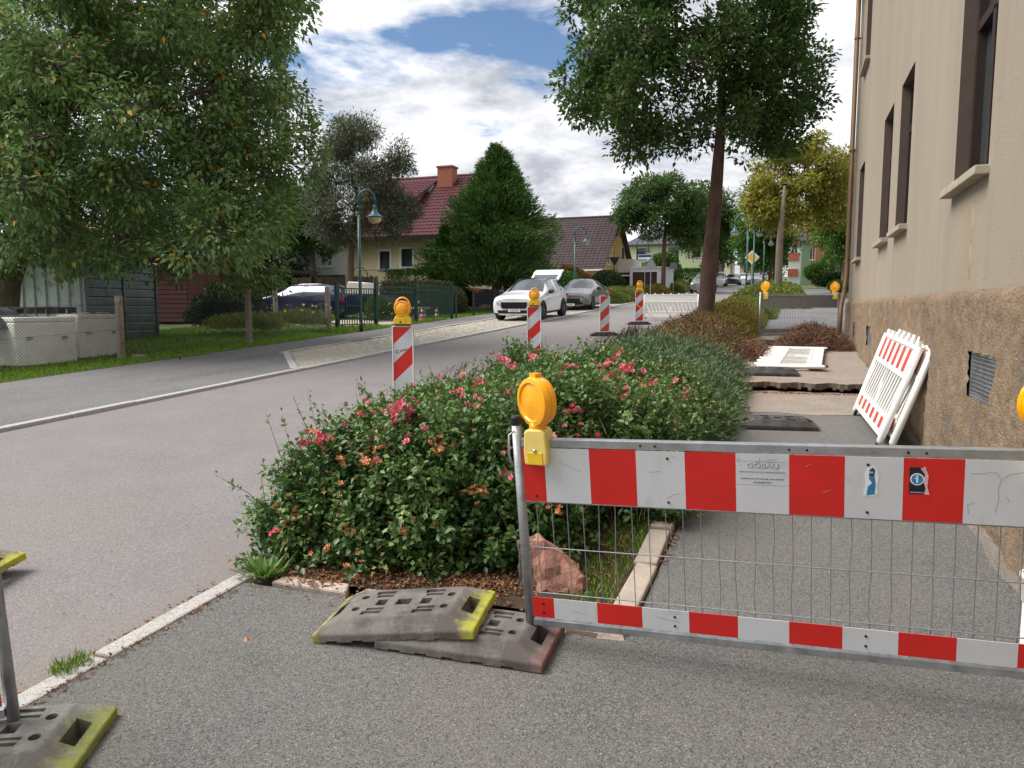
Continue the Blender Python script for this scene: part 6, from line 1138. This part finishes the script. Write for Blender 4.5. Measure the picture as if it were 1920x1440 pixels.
# ---------------------------------------------------------------- trees
def gen_clumps(c,rad,n,r,seed):
    g=np.random.default_rng(seed); u=g.normal(size=(n,3)); u/=np.linalg.norm(u,axis=1)[:,None]; rr=(.35+.65*g.random(n)**.5)[:,None]; p=np.array(c)+u*rr*np.array(rad); return [(*q,r*g.uniform(.8,1.25)) for q in p]
tree('walnut_tree','large spreading walnut tree with a few orange leaves over the container','tree',[(-19.0,13.5,G(0,13.5)),(-18.9,13.7,2.3),(-18.5,14.1,4.0),(-17.9,14.6,6.2),(-17.6,15.0,8.5)],[.25,.23,.20,.15,.07],WALNUT,108000,.165,.082,'leaf_walnut','bark_grey',droop=.5,tips=34,spread=.16,unit_r=.022,odd=.983)
tree('oak_tree','tall dark oak with a bare brown trunk in the planting bed','tree',[(-2.05,19.4,G(0,19.4)),(-1.98,19.5,2.6),(-1.88,19.6,4.3),(-1.80,19.7,6.2),(-1.82,19.8,8.6)],[.215,.20,.165,.12,.06],OAK,46000,.15,.085,'leaf_oak','bark',droop=.15,tips=26,spread=.17,unit_r=.016)
tree('pear_tree','grey green thin leaved tree with forked trunk behind the street lamp','tree',[(-20.0,31.3,G(0,31.3)-.1),(-20.0,31.3,2.9),(-19.9,31.4,4.6),(-19.6,31.5,7.0)],[.22,.19,.13,.07],GREYTREE,42000,.17,.055,'leaf_grey','bark_grey',droop=.3,tips=26,spread=.2,unit_r=.014)
tree('maple_tree','fresh green tree left of the grey leaved one','tree',[(-24.1,34.1,G(0,34)-.1),(-24.0,34.1,3.3),(-24.2,34.2,5.4)],[.2,.17,.08],GREENTREE,26000,.17,.085,'leaf_green','bark_grey',droop=.4,tips=24,spread=.2,unit_r=.016)
tree('lime_tree','dark green street tree between the garage and the oak trunk','tree',[(-9.6,60.2,G(0,60)-.05),(-9.6,60.2,6.2),(-9.5,60.3,9.0)],[.19,.16,.07],MIDTREE,26000,.26,.14,'leaf_oak','bark',droop=.2,tips=24,spread=.18,unit_r=.02)
tree('chestnut_tree','yellowing chestnut tree in the right hand bed','tree',[(-.75,45.3,G(0,45)-.05),(-.75,45.3,5.4),(-.6,45.8,8.5)],[.23,.19,.07],YELLOWTREE,22000,.25,.12,'leaf_yellow','bark_grey',droop=.4,tips=22,spread=.18,unit_r=.018)
tree('chestnut_tree','green and yellow tree next to the downpipe','tree',[(3.2,54.5,G(0,54)-.05),(3.2,54.5,5),(3.2,54.6,8)],[.2,.16,.06],RIGHTTREE,18000,.26,.12,'leaf_green','bark_grey',droop=.4,unit_r=.018)
tree('chestnut_tree','yellowing tree farther back on the right, above the green house','tree',[(3.4,66,G(0,66)-.1),(3.4,66,6.5),(3.4,66,11)],[.22,.18,.06],gen_clumps((3.6,66,9.6),(3.6,3,3.2),34,.9,4),16000,.32,.16,'leaf_yellow','bark_grey',unit_r=.02)
tree('street_tree','dark tree farther up the right hand bed behind the lamps','tree',[(-1.9,72,G(0,72)-.1),(-1.9,72,6.2),(-1.9,72,10)],[.2,.16,.06],gen_clumps((-2.3,72,9.4),(2.6,2.6,3.2),30,.85,5),14000,.32,.16,'leaf_green','bark',unit_r=.02)
tree('street_tree','dark green tree far up the left side above the small cars','tree',[(-8.9,98,G(0,98)-.1),(-8.9,98,7),(-8.9,98,11)],[.2,.16,.06],gen_clumps((-8.6,98,10.2),(2.8,2.8,3.0),26,1.0,6),12000,.4,.2,'leaf_oak','bark',unit_r=.02)
tree('street_tree','broad tree closing the street behind the parked cars','tree',[(-2.6,122,G(0,122)-.1),(-2.6,122,8),(-2.6,122,12)],[.25,.2,.07],gen_clumps((-2.8,122,11.2),(4.0,4,4.2),34,1.3,7),13000,.5,.26,'leaf_green','bark',unit_r=.025)
tree('street_tree','tree beside the green house, left of the oak trunk','tree',[(-7.9,76,G(0,76)-.1),(-7.9,76,6.8),(-7.9,76,10.5)],[.18,.15,.06],gen_clumps((-7.7,76,9.8),(2.6,2.6,2.7),26,.9,8),12000,.32,.16,'leaf_oak','bark',unit_r=.02)
tree('garden_tree','dense dark tree behind the carport','tree',[(-31,37,G(0,37)-.1),(-31,37,4),(-31,37,7.5)],[.25,.2,.08],gen_clumps((-31,37,5.6),(4.6,3.5,3.4),40,1.0,9),22000,.24,.12,'leaf_dark','bark',unit_r=.02)
tree('garden_tree','dark tree behind the container, under the walnut crown','tree',[(-29,27,G(0,27)-.1),(-29,27,3),(-29,27,6)],[.22,.18,.08],gen_clumps((-29,26.5,4.6),(4.4,3.2,3.2),36,1.0,10),22000,.22,.12,'leaf_dark','bark',unit_r=.02)
tree('garden_tree','dark tree left of the container at the picture edge','tree',[(-26,16,G(0,16)-.1),(-26,16,3),(-26,16,6)],[.22,.18,.08],gen_clumps((-26.5,16.5,4.2),(4.0,4.2,3.6),36,1.0,12),22000,.22,.12,'leaf_dark','bark',unit_r=.02)
# conifers
def conifer(name,label,x,y,h,rb,z0,n,Ln,W,mat,pw=.8,tr=.16,flare=0,tiers=26):
    b=np.array([x,y,G(0,y)-.05]); t=thing(name,label,'tree',b); m=n
    nb=620; bz=NR.random(nb)**1.25; ba=NR.random(nb)*2*math.pi; lump=np.array([mn.noise(Vector((math.cos(q)*1.3,math.sin(q)*1.3,c*4.5))) for q,c in zip(ba,bz)]); i=NR.integers(0,nb,m); f=bz[i]; R_=rb*(1-f)**pw*(.80+.34*NR.random(nb)[i]+.45*lump[i]); R_*= (1-.35*np.exp(-f*9)); q=NR.random(m)**.55
    ang=ba[i]+NR.normal(size=m)*(.05+.07*q); rr=R_*q; z=z0+f*(h-z0)+rr*.10-.25*(rr/rb)**2+NR.normal(size=m)*.09*(.5+q)
    pos=np.stack([rr*np.cos(ang),rr*np.sin(ang),z],1)+NR.normal(size=(m,3))*.07; out=np.stack([np.cos(ang),np.sin(ang),np.full(m,.55)],1)
    foliage('crown',pos,out+rdir(m)*.45,rdir(m)+np.array([0,0,.6]),Ln*NR.uniform(.5,1.3,m),W*NR.uniform(.7,1.2,m),mat,t,kind='stuff')
    mb=MB(); mb.tube([(0,0,-.1),(0,0,1.0),(0,0,h*.95)],[tr*1.3,tr,.015],10); mb.build('trunk','bark',t,smooth=True)
    A=np.zeros((nb,3)); A[:,2]=z0+bz*(h-z0); RR=rb*(1-bz)**pw*.8; B=A+np.stack([RR*np.cos(ba),RR*np.sin(ba),RR*.1],1); V,F=twigs(A,B,(A+B)/2,.02,.004); raw('branches',V,F,'bark',t,kind='stuff')
    return t
conifer('cypress_tree','broad dark green conifer in front of the houses behind the white car',-13.95,35.3,7.9,4.1,1.2,95000,.26,.05,'leaf_conifer',.88,.26)
conifer('thuja','narrow bright green thuja at the corner of the cream house',-16.3,34.2,4.1,.95,.1,22000,.14,.04,'leaf_thuja',.55,.07)
conifer('thuja','slim dark thuja beside the pale green house',-8.2,80.5,4.2,.75,.1,6000,.3,.09,'leaf_dark',.5,.07)
# shrubs and hedges on the left
shrub('hedge','rounded brown green clipped hedge behind the gate','hedge',(-16.4,31.2),(1.35,.8,.72),16000,.09,.05,'leaf_hedge',boxy=True)
shrub('hedge','taller clipped hedge in front of the cream house','hedge',(-17.0,33.6),(1.9,.8,1.0),18000,.09,.05,'leaf_thuja',boxy=True)
shrub('shrub','rounded olive shrub at the edge of the garden lawn','shrub',(-14.9,31.9),(.75,.7,.62),12000,.08,.04,'leaf_hedge')
shrub('shrub','dark bushes under the broad conifer, left part','shrub',(-14.5,34.0),(1.1,.9,.55),12000,.12,.06,'leaf_dark',lumps=7)
shrub('shrub','light green shrub behind the white hatchback','shrub',(-13.4,38.2),(1.3,1.0,1.0),15000,.13,.07,'leaf_green',lumps=8)
shrub('shrub','dark low shrub behind the anthracite fence','shrub',(-13.9,36.2),(1.4,.6,.5),10000,.12,.06,'leaf_dark',lumps=6)
shrub('shrub','round clipped green bush beside the street lamp behind the cars','shrub',(-12.6,42.8),(1.15,1.0,.95),14000,.11,.06,'leaf_thuja')
shrub('shrub','reddish yellow shrub in front of the yellow house','shrub',(-14.2,47.0),(2.3,1.2,1.15),16000,.16,.08,'leaf_red',lumps=9)
shrub('shrub','small dark green tree shaped bush before the yellow house','shrub',(-12.4,52.6),(1.3,1.0,.95),9000,.18,.09,'leaf_dark')
shrub('hedge','trimmed green hedge beside the pale green house','hedge',(-9.3,72.5),(1.7,1.0,.95),9000,.2,.1,'leaf_thuja',boxy=True)
shrub('shrub','green bush behind the garage in front of the green house','shrub',(-12.4,74.5),(2.6,1.4,1.9),12000,.26,.13,'leaf_green',lumps=9)
shrub('shrub','dark hedge bush beside the far path on the right','shrub',(2.6,57),(1.8,1.0,.75),9000,.18,.09,'leaf_dark',lumps=6)
shrub('shrub','bright bush by the downpipe at the far end of the path','shrub',(2.9,50),(1.0,.9,.6),6000,.16,.08,'leaf_green',lumps=6)
shrub('shrub','green bush in front of the brick house','shrub',(3.2,80),(2.3,1.3,1.5),9000,.28,.14,'leaf_green',lumps=8)
shrub('shrub','overgrown dark shrub behind the second fence post','shrub',(-17.2,19.6),(1.1,1.4,.62),14000,.09,.05,'leaf_dark',lumps=8)
shrub('shrub','dark shrub against the container side','shrub',(-19.4,22.5),(1.3,1.5,.85),14000,.11,.06,'leaf_dark',lumps=8)
# yellow evening primrose in front of the blue car, each flower a part
def petals(name,n,r,mats,cup=.5,layers=2,jit=0):
    mb=MB(); g=random.Random(n*7+layers)
    for l_ in range(layers):
        rr=r*(1-.30*l_)
        for k in range(n):
            a=2*math.pi*(k+.5*l_)/n; c,s=math.cos(a),math.sin(a); w_=rr*.62; z1=rr*(.25+cup*l_*.7); z2=rr*(.55+cup*l_)*g.uniform(.8,1.1)
            def P(x,y,z): return (x*c-y*s,x*s+y*c,z)
            mb.add([P(0,0,0),P(rr*.55,-w_*.5,z1),P(rr*.98,-w_*.25,z2),P(rr*.98,w_*.25,z2),P(rr*.55,w_*.5,z1)],[(0,1,2,3,4)],0)
    return mb.mesh(name,mats)
ym=petals('flower',4,.05,'yellow_petal',.2,1)
for j,(x,y,n,lb) in enumerate(((-15.2,20.7,34,'yellow flowering shrub between the concrete posts'),(-15.9,18.9,5,'sparse yellow flowering shrub behind the second post'),(-13.9,23.6,16,'tall yellow flowers behind the gate'))):
    t=shrub('flowering_shrub',lb,'shrub',(x,y),(1.5,1.0,.34) if j<2 else (.45,.9,.5),7000,.11,.028,'leaf_cover_green',stems=0,lumps=45,up=.9)
    for k in range(n): a=random.random()*6.3; r=random.random()**.5; obj('flower',ym,t,(1.4*r*math.cos(a)*(.6 if j>1 else 1),.85*r*math.sin(a),.25+.6*random.random()),(random.uniform(0,1.2),random.uniform(-.5,.9),a))
# ---------------------------------------------------------------- rose bed
def bedfield(n,x0,x1,y0,y1,H,edge,mat,Ln,W,name,parent,inset=lambda x,y:0,up=.3,low=.6,rough=.25,fold=.25,off=np.zeros(3),jit=.03,outw=.7,bias=2.0,nsc=1.6,dmax=9):
    """leaves through the volume of a low mound: surface height from distance to the edge plus lumps"""
    m=int(n*(1.5 if dmax>8 else 2.2)); x=NR.uniform(x0,x1,m); y=NR.uniform(y0,y1,m)
    d=np.minimum(np.minimum(x-x0,x1-x),np.minimum(y-y0,y1-y))-np.array([inset(a,b) for a,b in zip(x,y)]); k=(d>0)&(d<dmax); x,y,d=x[k][:n],y[k][:n],d[k][:n]; n=len(x)
    nz=np.array([mn.noise(Vector((a*nsc,b*nsc,.5)))+.5*mn.noise(Vector((a*nsc*2.7,b*nsc*2.7,3.1))) for a,b in zip(x,y)])
    h=H*(1-np.exp(-d/edge))*(1+rough*nz); z=h*(1-low*NR.random(n)**bias)
    cx,cy=(x0+x1)/2,(y0+y1)/2; out=np.stack([(x-cx)/(x1-x0)*2*np.exp(-d/.5),(y-cy)/(y1-y0)*2*np.exp(-d/.5),np.full(n,.55)],1)
    pos=np.stack([x,y,np.array([G(0,b) for b in y])+z],1)+NR.normal(size=(n,3))*jit
    dd=out*outw+rdir(n)*.75+np.array([0,0,up]); return pos,dd,out+rdir(n)*.8,x,y,h
RB=Vector((-1.9,5.4,G(0,5.4))); rb=np.array(RB)
rose=thing('rose_bush','big sprawling rose bush with pink and faded flowers beside the barrier','rose bush',RB)
def rin(x,y): return max(0,.10+.55*max(0,min(1,(x+2.1)/1.2)) if y<5.2 else 0) if y<4.9 else 0
RP=dict(inset=rin,rough=.50,nsc=1.15)
def roseshoots(n,dmax,low,bias):
    return bedfield(n,-3.16,-.74,3.58,8.2,.76,.19,'','','','',None,low=low,bias=bias,dmax=dmax,jit=.04,**RP)
q1=roseshoots(5200,9,.75,1.5); q2=roseshoots(3000,.40,1.0,1.0); pos,dd,nr,x,y,h=[np.concatenate(q) for q in zip(q1,q2)]
m=len(pos); d=unit(dd); K=20; f=NR.random((m,K)); P=(pos[:,None]+d[:,None]*(f[...,None]*.17)+NR.normal(size=(m,K,3))*.024).reshape(-1,3); dk=np.repeat(d,K,0); rad=rdir(m*K)
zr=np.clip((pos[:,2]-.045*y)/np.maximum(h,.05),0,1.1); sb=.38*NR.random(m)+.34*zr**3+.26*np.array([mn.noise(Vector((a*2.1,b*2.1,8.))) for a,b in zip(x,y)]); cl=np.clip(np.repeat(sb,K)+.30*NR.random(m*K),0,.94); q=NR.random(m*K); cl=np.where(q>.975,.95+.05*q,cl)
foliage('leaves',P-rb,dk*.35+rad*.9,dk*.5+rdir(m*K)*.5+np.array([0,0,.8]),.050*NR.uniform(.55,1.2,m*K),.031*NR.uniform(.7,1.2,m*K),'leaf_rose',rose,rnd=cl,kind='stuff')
V,F=twigs(pos-d*.22-rb,pos+d*.15-rb,pos-d*.04-rb,.0032,.0014); raw('shoots',V,F,'twig_green',rose,kind='stuff')
# canes sticking out, with leaves along them
k=420; i=NR.integers(0,len(pos),k); A=np.stack([x[i],y[i],np.array([G(0,b) for b in y[i]])+h[i]*.55],1); D=unit(np.stack([(x[i]+1.95)*.3,(y[i]-6)*.1,np.full(k,.9)],1)+NR.normal(size=(k,3))*.32); Lc=NR.uniform(.25,.72,k)[:,None]; B=A+D*Lc; C=(A+B)/2+np.array([0,0,.05]); V,F=twigs(A-rb,B-rb,C-rb,.0035,.0015); raw('canes',V,F,'twig_green',rose,kind='stuff')
m=k*15; j=NR.integers(0,k,m); f=NR.uniform(.35,1.0,m)[:,None]; P=A[j]*(1-f)+B[j]*f+np.array([0,0,.03]); foliage('cane_leaves',P-rb,rdir(m)+D[j]*.5,rdir(m)+np.array([0,0,1]),.034*NR.uniform(.6,1.2,m),.020,'leaf_rose',rose,rnd=NR.uniform(.5,1,m),kind='stuff')
k=420; A=np.stack([NR.uniform(-2.8,-.9,k),NR.uniform(4.2,8,k),np.zeros(k)],1); A[:,2]=.045*A[:,1]-.02; B=A+np.stack([NR.normal(size=k)*.14,NR.normal(size=k)*.14,NR.uniform(.35,.75,k)],1); V,F=twigs(A-rb,B-rb,(A+B)/2+NR.normal(size=(k,3))*.05,.006,.003); raw('stems',V,F,'twig',rose,kind='stuff')
fm=[petals('flower',5,.029,'pink',.9,3),petals('flower',5,.026,'pink_deep',.8,3),petals('flower',5,.022,'faded',.6,2)]
CLU=[(-2.24,4.10,0.97,7,1),(-2.16,4.25,1.02,7,1),(-2.32,4.07,0.96,3,1),(-2.29,3.80,1.11,4,0),(-2.46,4.01,0.90,3,1),(-2.02,4.05,0.91,2,0),(-2.66,3.64,0.94,5,1),(-2.81,3.58,0.87,3,0),(-2.71,3.62,0.86,3,2),(-2.61,3.95,0.85,3,2),(-2.63,3.92,0.79,3,2),(-2.34,3.87,0.74,5,2),(-2.29,3.92,0.78,4,2),(-2.65,3.80,0.55,4,2),(-2.68,3.75,0.46,5,2),(-2.86,3.78,0.52,3,2),(-2.06,3.79,0.46,7,2),(-2.33,3.75,0.41,3,2),(-2.44,3.82,0.63,2,2),(-2.48,4.62,1.05,2,0),(-2.08,4.34,1.05,2,0),(-1.97,3.99,0.81,3,2),(-1.89,4.21,0.98,4,1),(-1.77,4.07,0.81,4,2),(-1.70,4.06,0.73,4,2),(-2.14,5.81,1.37,4,0),(-2.30,5.74,1.27,4,0),(-2.16,5.37,1.12,2,0),(-1.88,4.74,1.09,2,0),(-1.32,4.14,0.51,6,2),(-1.56,4.11,0.70,2,0),(-1.71,4.01,0.63,2,2),(-1.83,5.93,1.15,4,1),(-1.88,6.45,1.17,3,0),(-1.48,5.80,1.13,5,1),(-1.65,7.35,1.20,3,0),(-1.39,6.09,1.37,3,0),(-1.21,6.16,1.39,4,0),(-1.10,6.20,1.37,3,0),(-1.48,6.68,1.16,4,0),(-1.33,6.69,1.14,3,0),(-1.38,4.92,0.97,3,1),(-1.09,5.13,0.98,3,1),(-1.54,6.62,1.17,3,1),(-1.02,5.99,0.95,6,1),(-1.01,6.62,0.97,3,0),(-0.93,6.75,0.86,4,0),(-1.34,4.91,0.92,2,0),(-1.48,5.65,1.12,3,1),(-2.15,6.03,1.15,2,2),(-1.71,4.04,1.33,2,2),(-1.14,4.92,0.93,2,1),(-1.49,5.10,1.09,2,0),(-1.07,5.59,0.98,2,2),(-2.47,3.70,0.25,2,2),(-2.26,3.69,0.24,2,2),(-0.93,5.63,0.82,1,0)]
rr=random.Random(12)
tipp=pos+d*.22; okk=zr>.80; okk[len(q1[0]):]|=True; TI=np.where(okk)[0]; TP=tipp[TI]
for (xx,yy,zz,cnt,kk) in CLU:
    dist=np.sqrt(((TP-np.array([xx,yy,zz]))**2*np.array([1,.3,1])).sum(1)); ca=np.argsort(dist)[:90]
    sc_=[((np.linalg.norm(pos-(TP[c]+d[TI[c]]*.10+np.array([0,-.04,.03])),axis=1)<.17).sum()+14*dist[c],c) for c in ca]; j=TI[min(sc_)[1]]; cc_=Vector(tipp[j]); dn=Vector(d[j])
    for _ in range(int(cnt*1.6)):
        o=cc_+dn*rr.uniform(-.02,.05)+Vector((rr.gauss(0,.042),rr.gauss(0,.042),rr.gauss(0,.028)))-RB
        q=obj('flower',fm[kk] if rr.random()<.8 else fm[(kk+1)%2] if kk<2 else fm[2],rose,o,(rr.uniform(-.2,1.2),rr.uniform(-.5,.4),rr.random()*6.3)); s=rr.uniform(.75,1.25); q.scale=(s,s,s)
top=TI[(zr[TI]>.85)]; 
for _ in range(46):
    j=rr.choice(list(top)); kk=rr.choice((0,0,1,1,2))
    for _ in range(rr.choice((1,2,3))):
        o=Vector(tipp[j])+Vector((rr.gauss(0,.03),rr.gauss(0,.03),rr.gauss(.01,.02)))-RB; q=obj('flower',fm[kk],rose,o,(rr.uniform(-.2,1.2),rr.uniform(-.5,.4),rr.random()*6.3)); s=rr.uniform(.6,1.1); q.scale=(s,s,s)
# creeping juniper
JB=Vector((-1.7,10.2,G(0,10.2))); jb=np.array(JB); jun=thing('juniper_shrub','feathery grey green creeping juniper spilling over the bed edge','shrub',JB)
pos,dd,nr,x,y,h=bedfield(14000,-3.0,-.66,6.9,12.4,.72,.55,'','','','',None,low=.5,bias=1.6,rough=.35,nsc=1.3,outw=1.0,up=.15)
m=len(pos); d=unit(dd); K=6; fr=(np.arange(K)+.5)/K
P=(pos[:,None]+d[:,None]*fr[None,:,None]*.22).reshape(-1,3); P[:,2]-=np.tile(fr**2*.05,m); dj=np.repeat(d,K,0); foliage('sprays',P-jb,dj*.9+rdir(m*K)*.55,np.repeat(nr,K,0),.075*NR.uniform(.6,1.2,m*K),.013,'leaf_juniper',jun,rnd=np.clip(np.repeat(NR.random(m)*.55,K)+np.tile(fr,m)*.45,0,1),kind='stuff')
k=300; A=np.stack([NR.uniform(-2.7,-.8,k),NR.uniform(7.8,11.8,k),np.zeros(k)],1); A[:,2]=.045*A[:,1]; B=A+np.stack([NR.normal(size=k)*.2,NR.normal(size=k)*.2,NR.uniform(.25,.5,k)],1); V,F=twigs(A-jb,B-jb,(A+B)/2,.009,.003); raw('stems',V,F,'twig',jun,kind='stuff')
# low ground cover
def cover(label,x0,x1,y0,y1,H,n,mat,Ln,W,edge=.35):
    pos,dd,nr,x,y,h=bedfield(n,x0,x1,y0,y1,H,edge,'','','','',None,low=.8,rough=.4,nsc=1.1,up=.35); m=len(pos); o=foliage('ground_cover',pos,dd,nr,Ln*NR.uniform(.6,1.25,m),W*NR.uniform(.7,1.2,m),mat,None,kind='stuff'); tag(o,label,'ground cover'); return o
# dry brush heaps
def brush(label,x0,x1,y0,y1,H,n,nl,base=0,edge=.35):
    Bs=Vector(((x0+x1)/2,(y0+y1)/2,G(0,(y0+y1)/2)+base)); b=np.array(Bs); t=thing('brush_heap',label,'brush',Bs)
    pos,dd,nr,x,y,h=bedfield(n,x0,x1,y0,y1,H,edge,'','','','',None,low=.9,bias=1.1,rough=.3,outw=.5,up=.1); pos[:,2]+=base; m=len(pos); L_=NR.uniform(.12,.5,m)[:,None]; d=unit(dd*np.array([1,1,.55])); A=pos-d*L_*.5; B=pos+d*L_*.5; A[:,2]=np.maximum(A[:,2],.045*A[:,1]+base); B[:,2]=np.maximum(B[:,2],.045*B[:,1]+base)
    V,F=twigs(A-b,B-b,(A+B)/2-b+NR.normal(size=(m,3))*.04,.0055,.002); c_=len(F)//4*3//6*6; raw('twigs',V,F[:c_],'twig',t,kind='stuff'); raw('pale_twigs',V,F[c_:],'twig_pale',t,kind='stuff')
    if nl:
        pos,dd,nr,x,y,h=bedfield(nl,x0,x1,y0,y1,H,edge,'','','','',None,low=.6,rough=.3); pos[:,2]+=base; m=len(pos); foliage('dry_leaves',pos-b,dd,nr,.05*NR.uniform(.6,1.2,m),.022,'leaf_dead',t,kind='stuff')
    return t
brush('brown withered brush between the juniper and the oak trunk',-2.98,-.72,11.0,17.8,.82,6800,16000,0,.5)
brush('heap of dry brown twigs in front of the far barrier',-.2,1.12,16.0,17.5,.5,4000,3500,.10)
brush('low dry twigs beside the lying white panel',-.95,-.42,13.7,16.3,.42,2000,2500,.04,.2)
cover('green shoots growing through the brown brush',-2.9,-.75,11.8,17,.74,4200,'leaf_cover_green',.06,.024)
# long loose cane above the brush
mb=MB(); mb.tube([(-3.2,16.3,G(0,16)+1.05),(-2.75,15.2,G(0,15)+.92),(-2.2,13.9,G(0,14)+.72),(-1.8,13.0,G(0,13)+.45)],.008,5)
tag(mb.build('dry_cane','wood'),'single long pale cane sticking out of the brown brush','cane')
cover('yellow orange ground cover around the foot of the oak',-2.9,-.72,16.8,27,.70,44000,'leaf_cover',.075,.028)
cover('green ground cover in the bed beyond the far barrier',-2.9,-.5,26.6,34.5,.55,22000,'leaf_cover_green',.10,.04)
cover('green ground cover under the yellowing chestnut',-2.9,.75,34,56,.78,32000,'leaf_cover_green',.14,.055)
cover('ground cover strip farther up the right side of the road',-2.9,-.6,56,82,.7,14000,'leaf_cover_green',.2,.08)
cover('green planting between the grey car and the side street',-11.6,-8.9,42.3,50.0,.75,24000,'leaf_cover_green',.12,.045)
cover('reddish green planting in front of the garage',-12.4,-9.0,58.8,61.0,.75,12000,'leaf_cover',.14,.055)
cover('green planting beyond the side street',-8.5-2.4,-8.75,64,74,.7,12000,'leaf_cover_green',.18,.07)
cover('small green planting far up the left kerb',-10.4,-8.7,80,92,.8,7000,'leaf_cover_green',.24,.1)
# ---------------------------------------------------------------- grass
def grass(label,x0,x1,y0,y1,n,h,w_,name='grass',dz=-.1,patch=0,keep=None):
    x=NR.uniform(x0,x1,n); y=NR.uniform(y0,y1,n)
    if keep is not None: k=np.array([keep(a,b) for a,b in zip(x,y)]); x,y=x[k],y[k]; n=len(x)
    pos=np.stack([x,y,.045*y+dz],1); d=rdir(n)*.55+np.array([0,0,1.0]); o=foliage(name,pos,d,rdir(n),h*NR.uniform(.5,1.3,n),w_,'grass',None,fold=.1,kind='stuff'); return tag(o,label,'grass')
grass('bright green grass verge along the chain link fence',-14.6,-12.66,6.5,21.2,42000,.10,.014)
grass('tall weeds at the foot of the street lamp and gate post',-13.9,-12.75,20.2,22.4,2600,.24,.02)
grass('dry weeds along the foot of the green gate',-13.3,-12.85,23.5,27.2,1600,.2,.02)
grass('green lawn behind the chain link fence',-21,-14.6,7,23,42000,.12,.018)
grass('garden lawn behind the anthracite fence',-19,-13.15,27.8,37,20000,.11,.02)
grass('small grass patch between boulder and bed edging',-1.08,-.82,3.6,5.0,1300,.045,.006,dz=.0)
grass('small grass tuft growing in the road kerb',-2.98,-2.88,2.2,2.36,200,.07,.005,dz=0.0)
n=120; a=NR.random(n)*6.28; r=NR.random(n)*.09; pos=np.stack([-2.80+r*np.cos(a),3.42+r*np.sin(a),np.full(n,G(0,3.4)+.0)],1); d=np.stack([np.cos(a),np.sin(a),NR.uniform(.3,1.4,n)],1)
tag(foliage('weed_plant',pos,d,rdir(n)*.3+np.array([0,0,1]),NR.uniform(.05,.17,n),.018,'leaf_green',None,rnd=NR.uniform(.6,1,n),fold=.1),'bright green leafy weed at the corner of the bed','weed')
# fallen leaves, crumbs, small finds
def litter(label,pts,n,spread,Ln,name='fallen_leaves',dz=.006):
    P=np.array(pts); i=NR.integers(0,len(P)-1,n); f=NR.random(n)[:,None]; p=P[i]*(1-f)+P[i+1]*f+NR.normal(size=(n,2))*spread; z=np.array([G(0,b) for b in p[:,1]])+dz; pos=np.stack([p[:,0],p[:,1],z],1)
    d=rdir(n)*np.array([1,1,.25]); d[:,2]=abs(d[:,2]); return tag(foliage(name,pos,d,rdir(n)*.3+np.array([0,0,1]),Ln*NR.uniform(.4,1.2,n),Ln*.5*NR.uniform(.6,1.2,n),'leaf_litter',None,fold=.35,kind='stuff'),label,'leaves')
litter('brown fallen leaves in the gutter along the near kerb',[(-2.99,1.6),(-3.0,2.6),(-3.0,3.3)],420,.03,.028,dz=-.035)
litter('brown fallen leaves lying beside the near kerb stones',[(-2.83,1.7),(-2.83,3.2)],260,.02,.024)
litter('brown fallen leaves on the soil along the front of the bed',[(-2.8,3.45),(-2.2,3.55),(-1.7,3.6),(-1.35,3.7)],1500,.10,.032,dz=.014)
litter('fallen leaves among the grass behind the boulder',[(-1.0,3.6),(-.95,4.8)],120,.06,.03,dz=.02)
litter('fallen leaves along the bed edging stones',[(-.66,4.3),(-.65,6.5)],160,.02,.03)
litter('scattered fallen leaves on the lawn behind the fence',[(-14.5,12),(-17,18)],90,1.2,.12,dz=-.02)
litter('tiny crumbs and leaf bits scattered on the near pavement',[(-2.2,1.2),(.8,2.9)],140,.5,.014)
litter('tiny crumbs scattered on the road',[(-4.5,2.0),(-3.4,6.0)],120,.6,.018,dz=-.04)
litter('dark debris under the broken edge of the raised slab',[(-.6,10.98),(1.0,11.1)],420,.05,.03)
for i,(x,y,c,lb) in enumerate(((.0,2.37,'faded','small orange nut shell on the pavement below the barrier'),(-.72,2.0,'granite_warm','small pale pebble on the pavement near the picture bottom'),(-2.37,2.75,'faded','small orange nut shell on the pavement beside the near kerb'),(.63,3.55,'granite_warm','small pebble on the footpath behind the barrier'))):
    me=rockmesh('pebble',[(-.012,-.01,-.004),(.012,-.009,-.004),(.011,.01,-.004),(-.01,.011,-.004),(0,0,.012),(-.006,.004,.01)],[c],i+3,amp=.002); tag(obj('pebble',me,None,(x,y,G(0,y)+.004)),lb,'pebble')
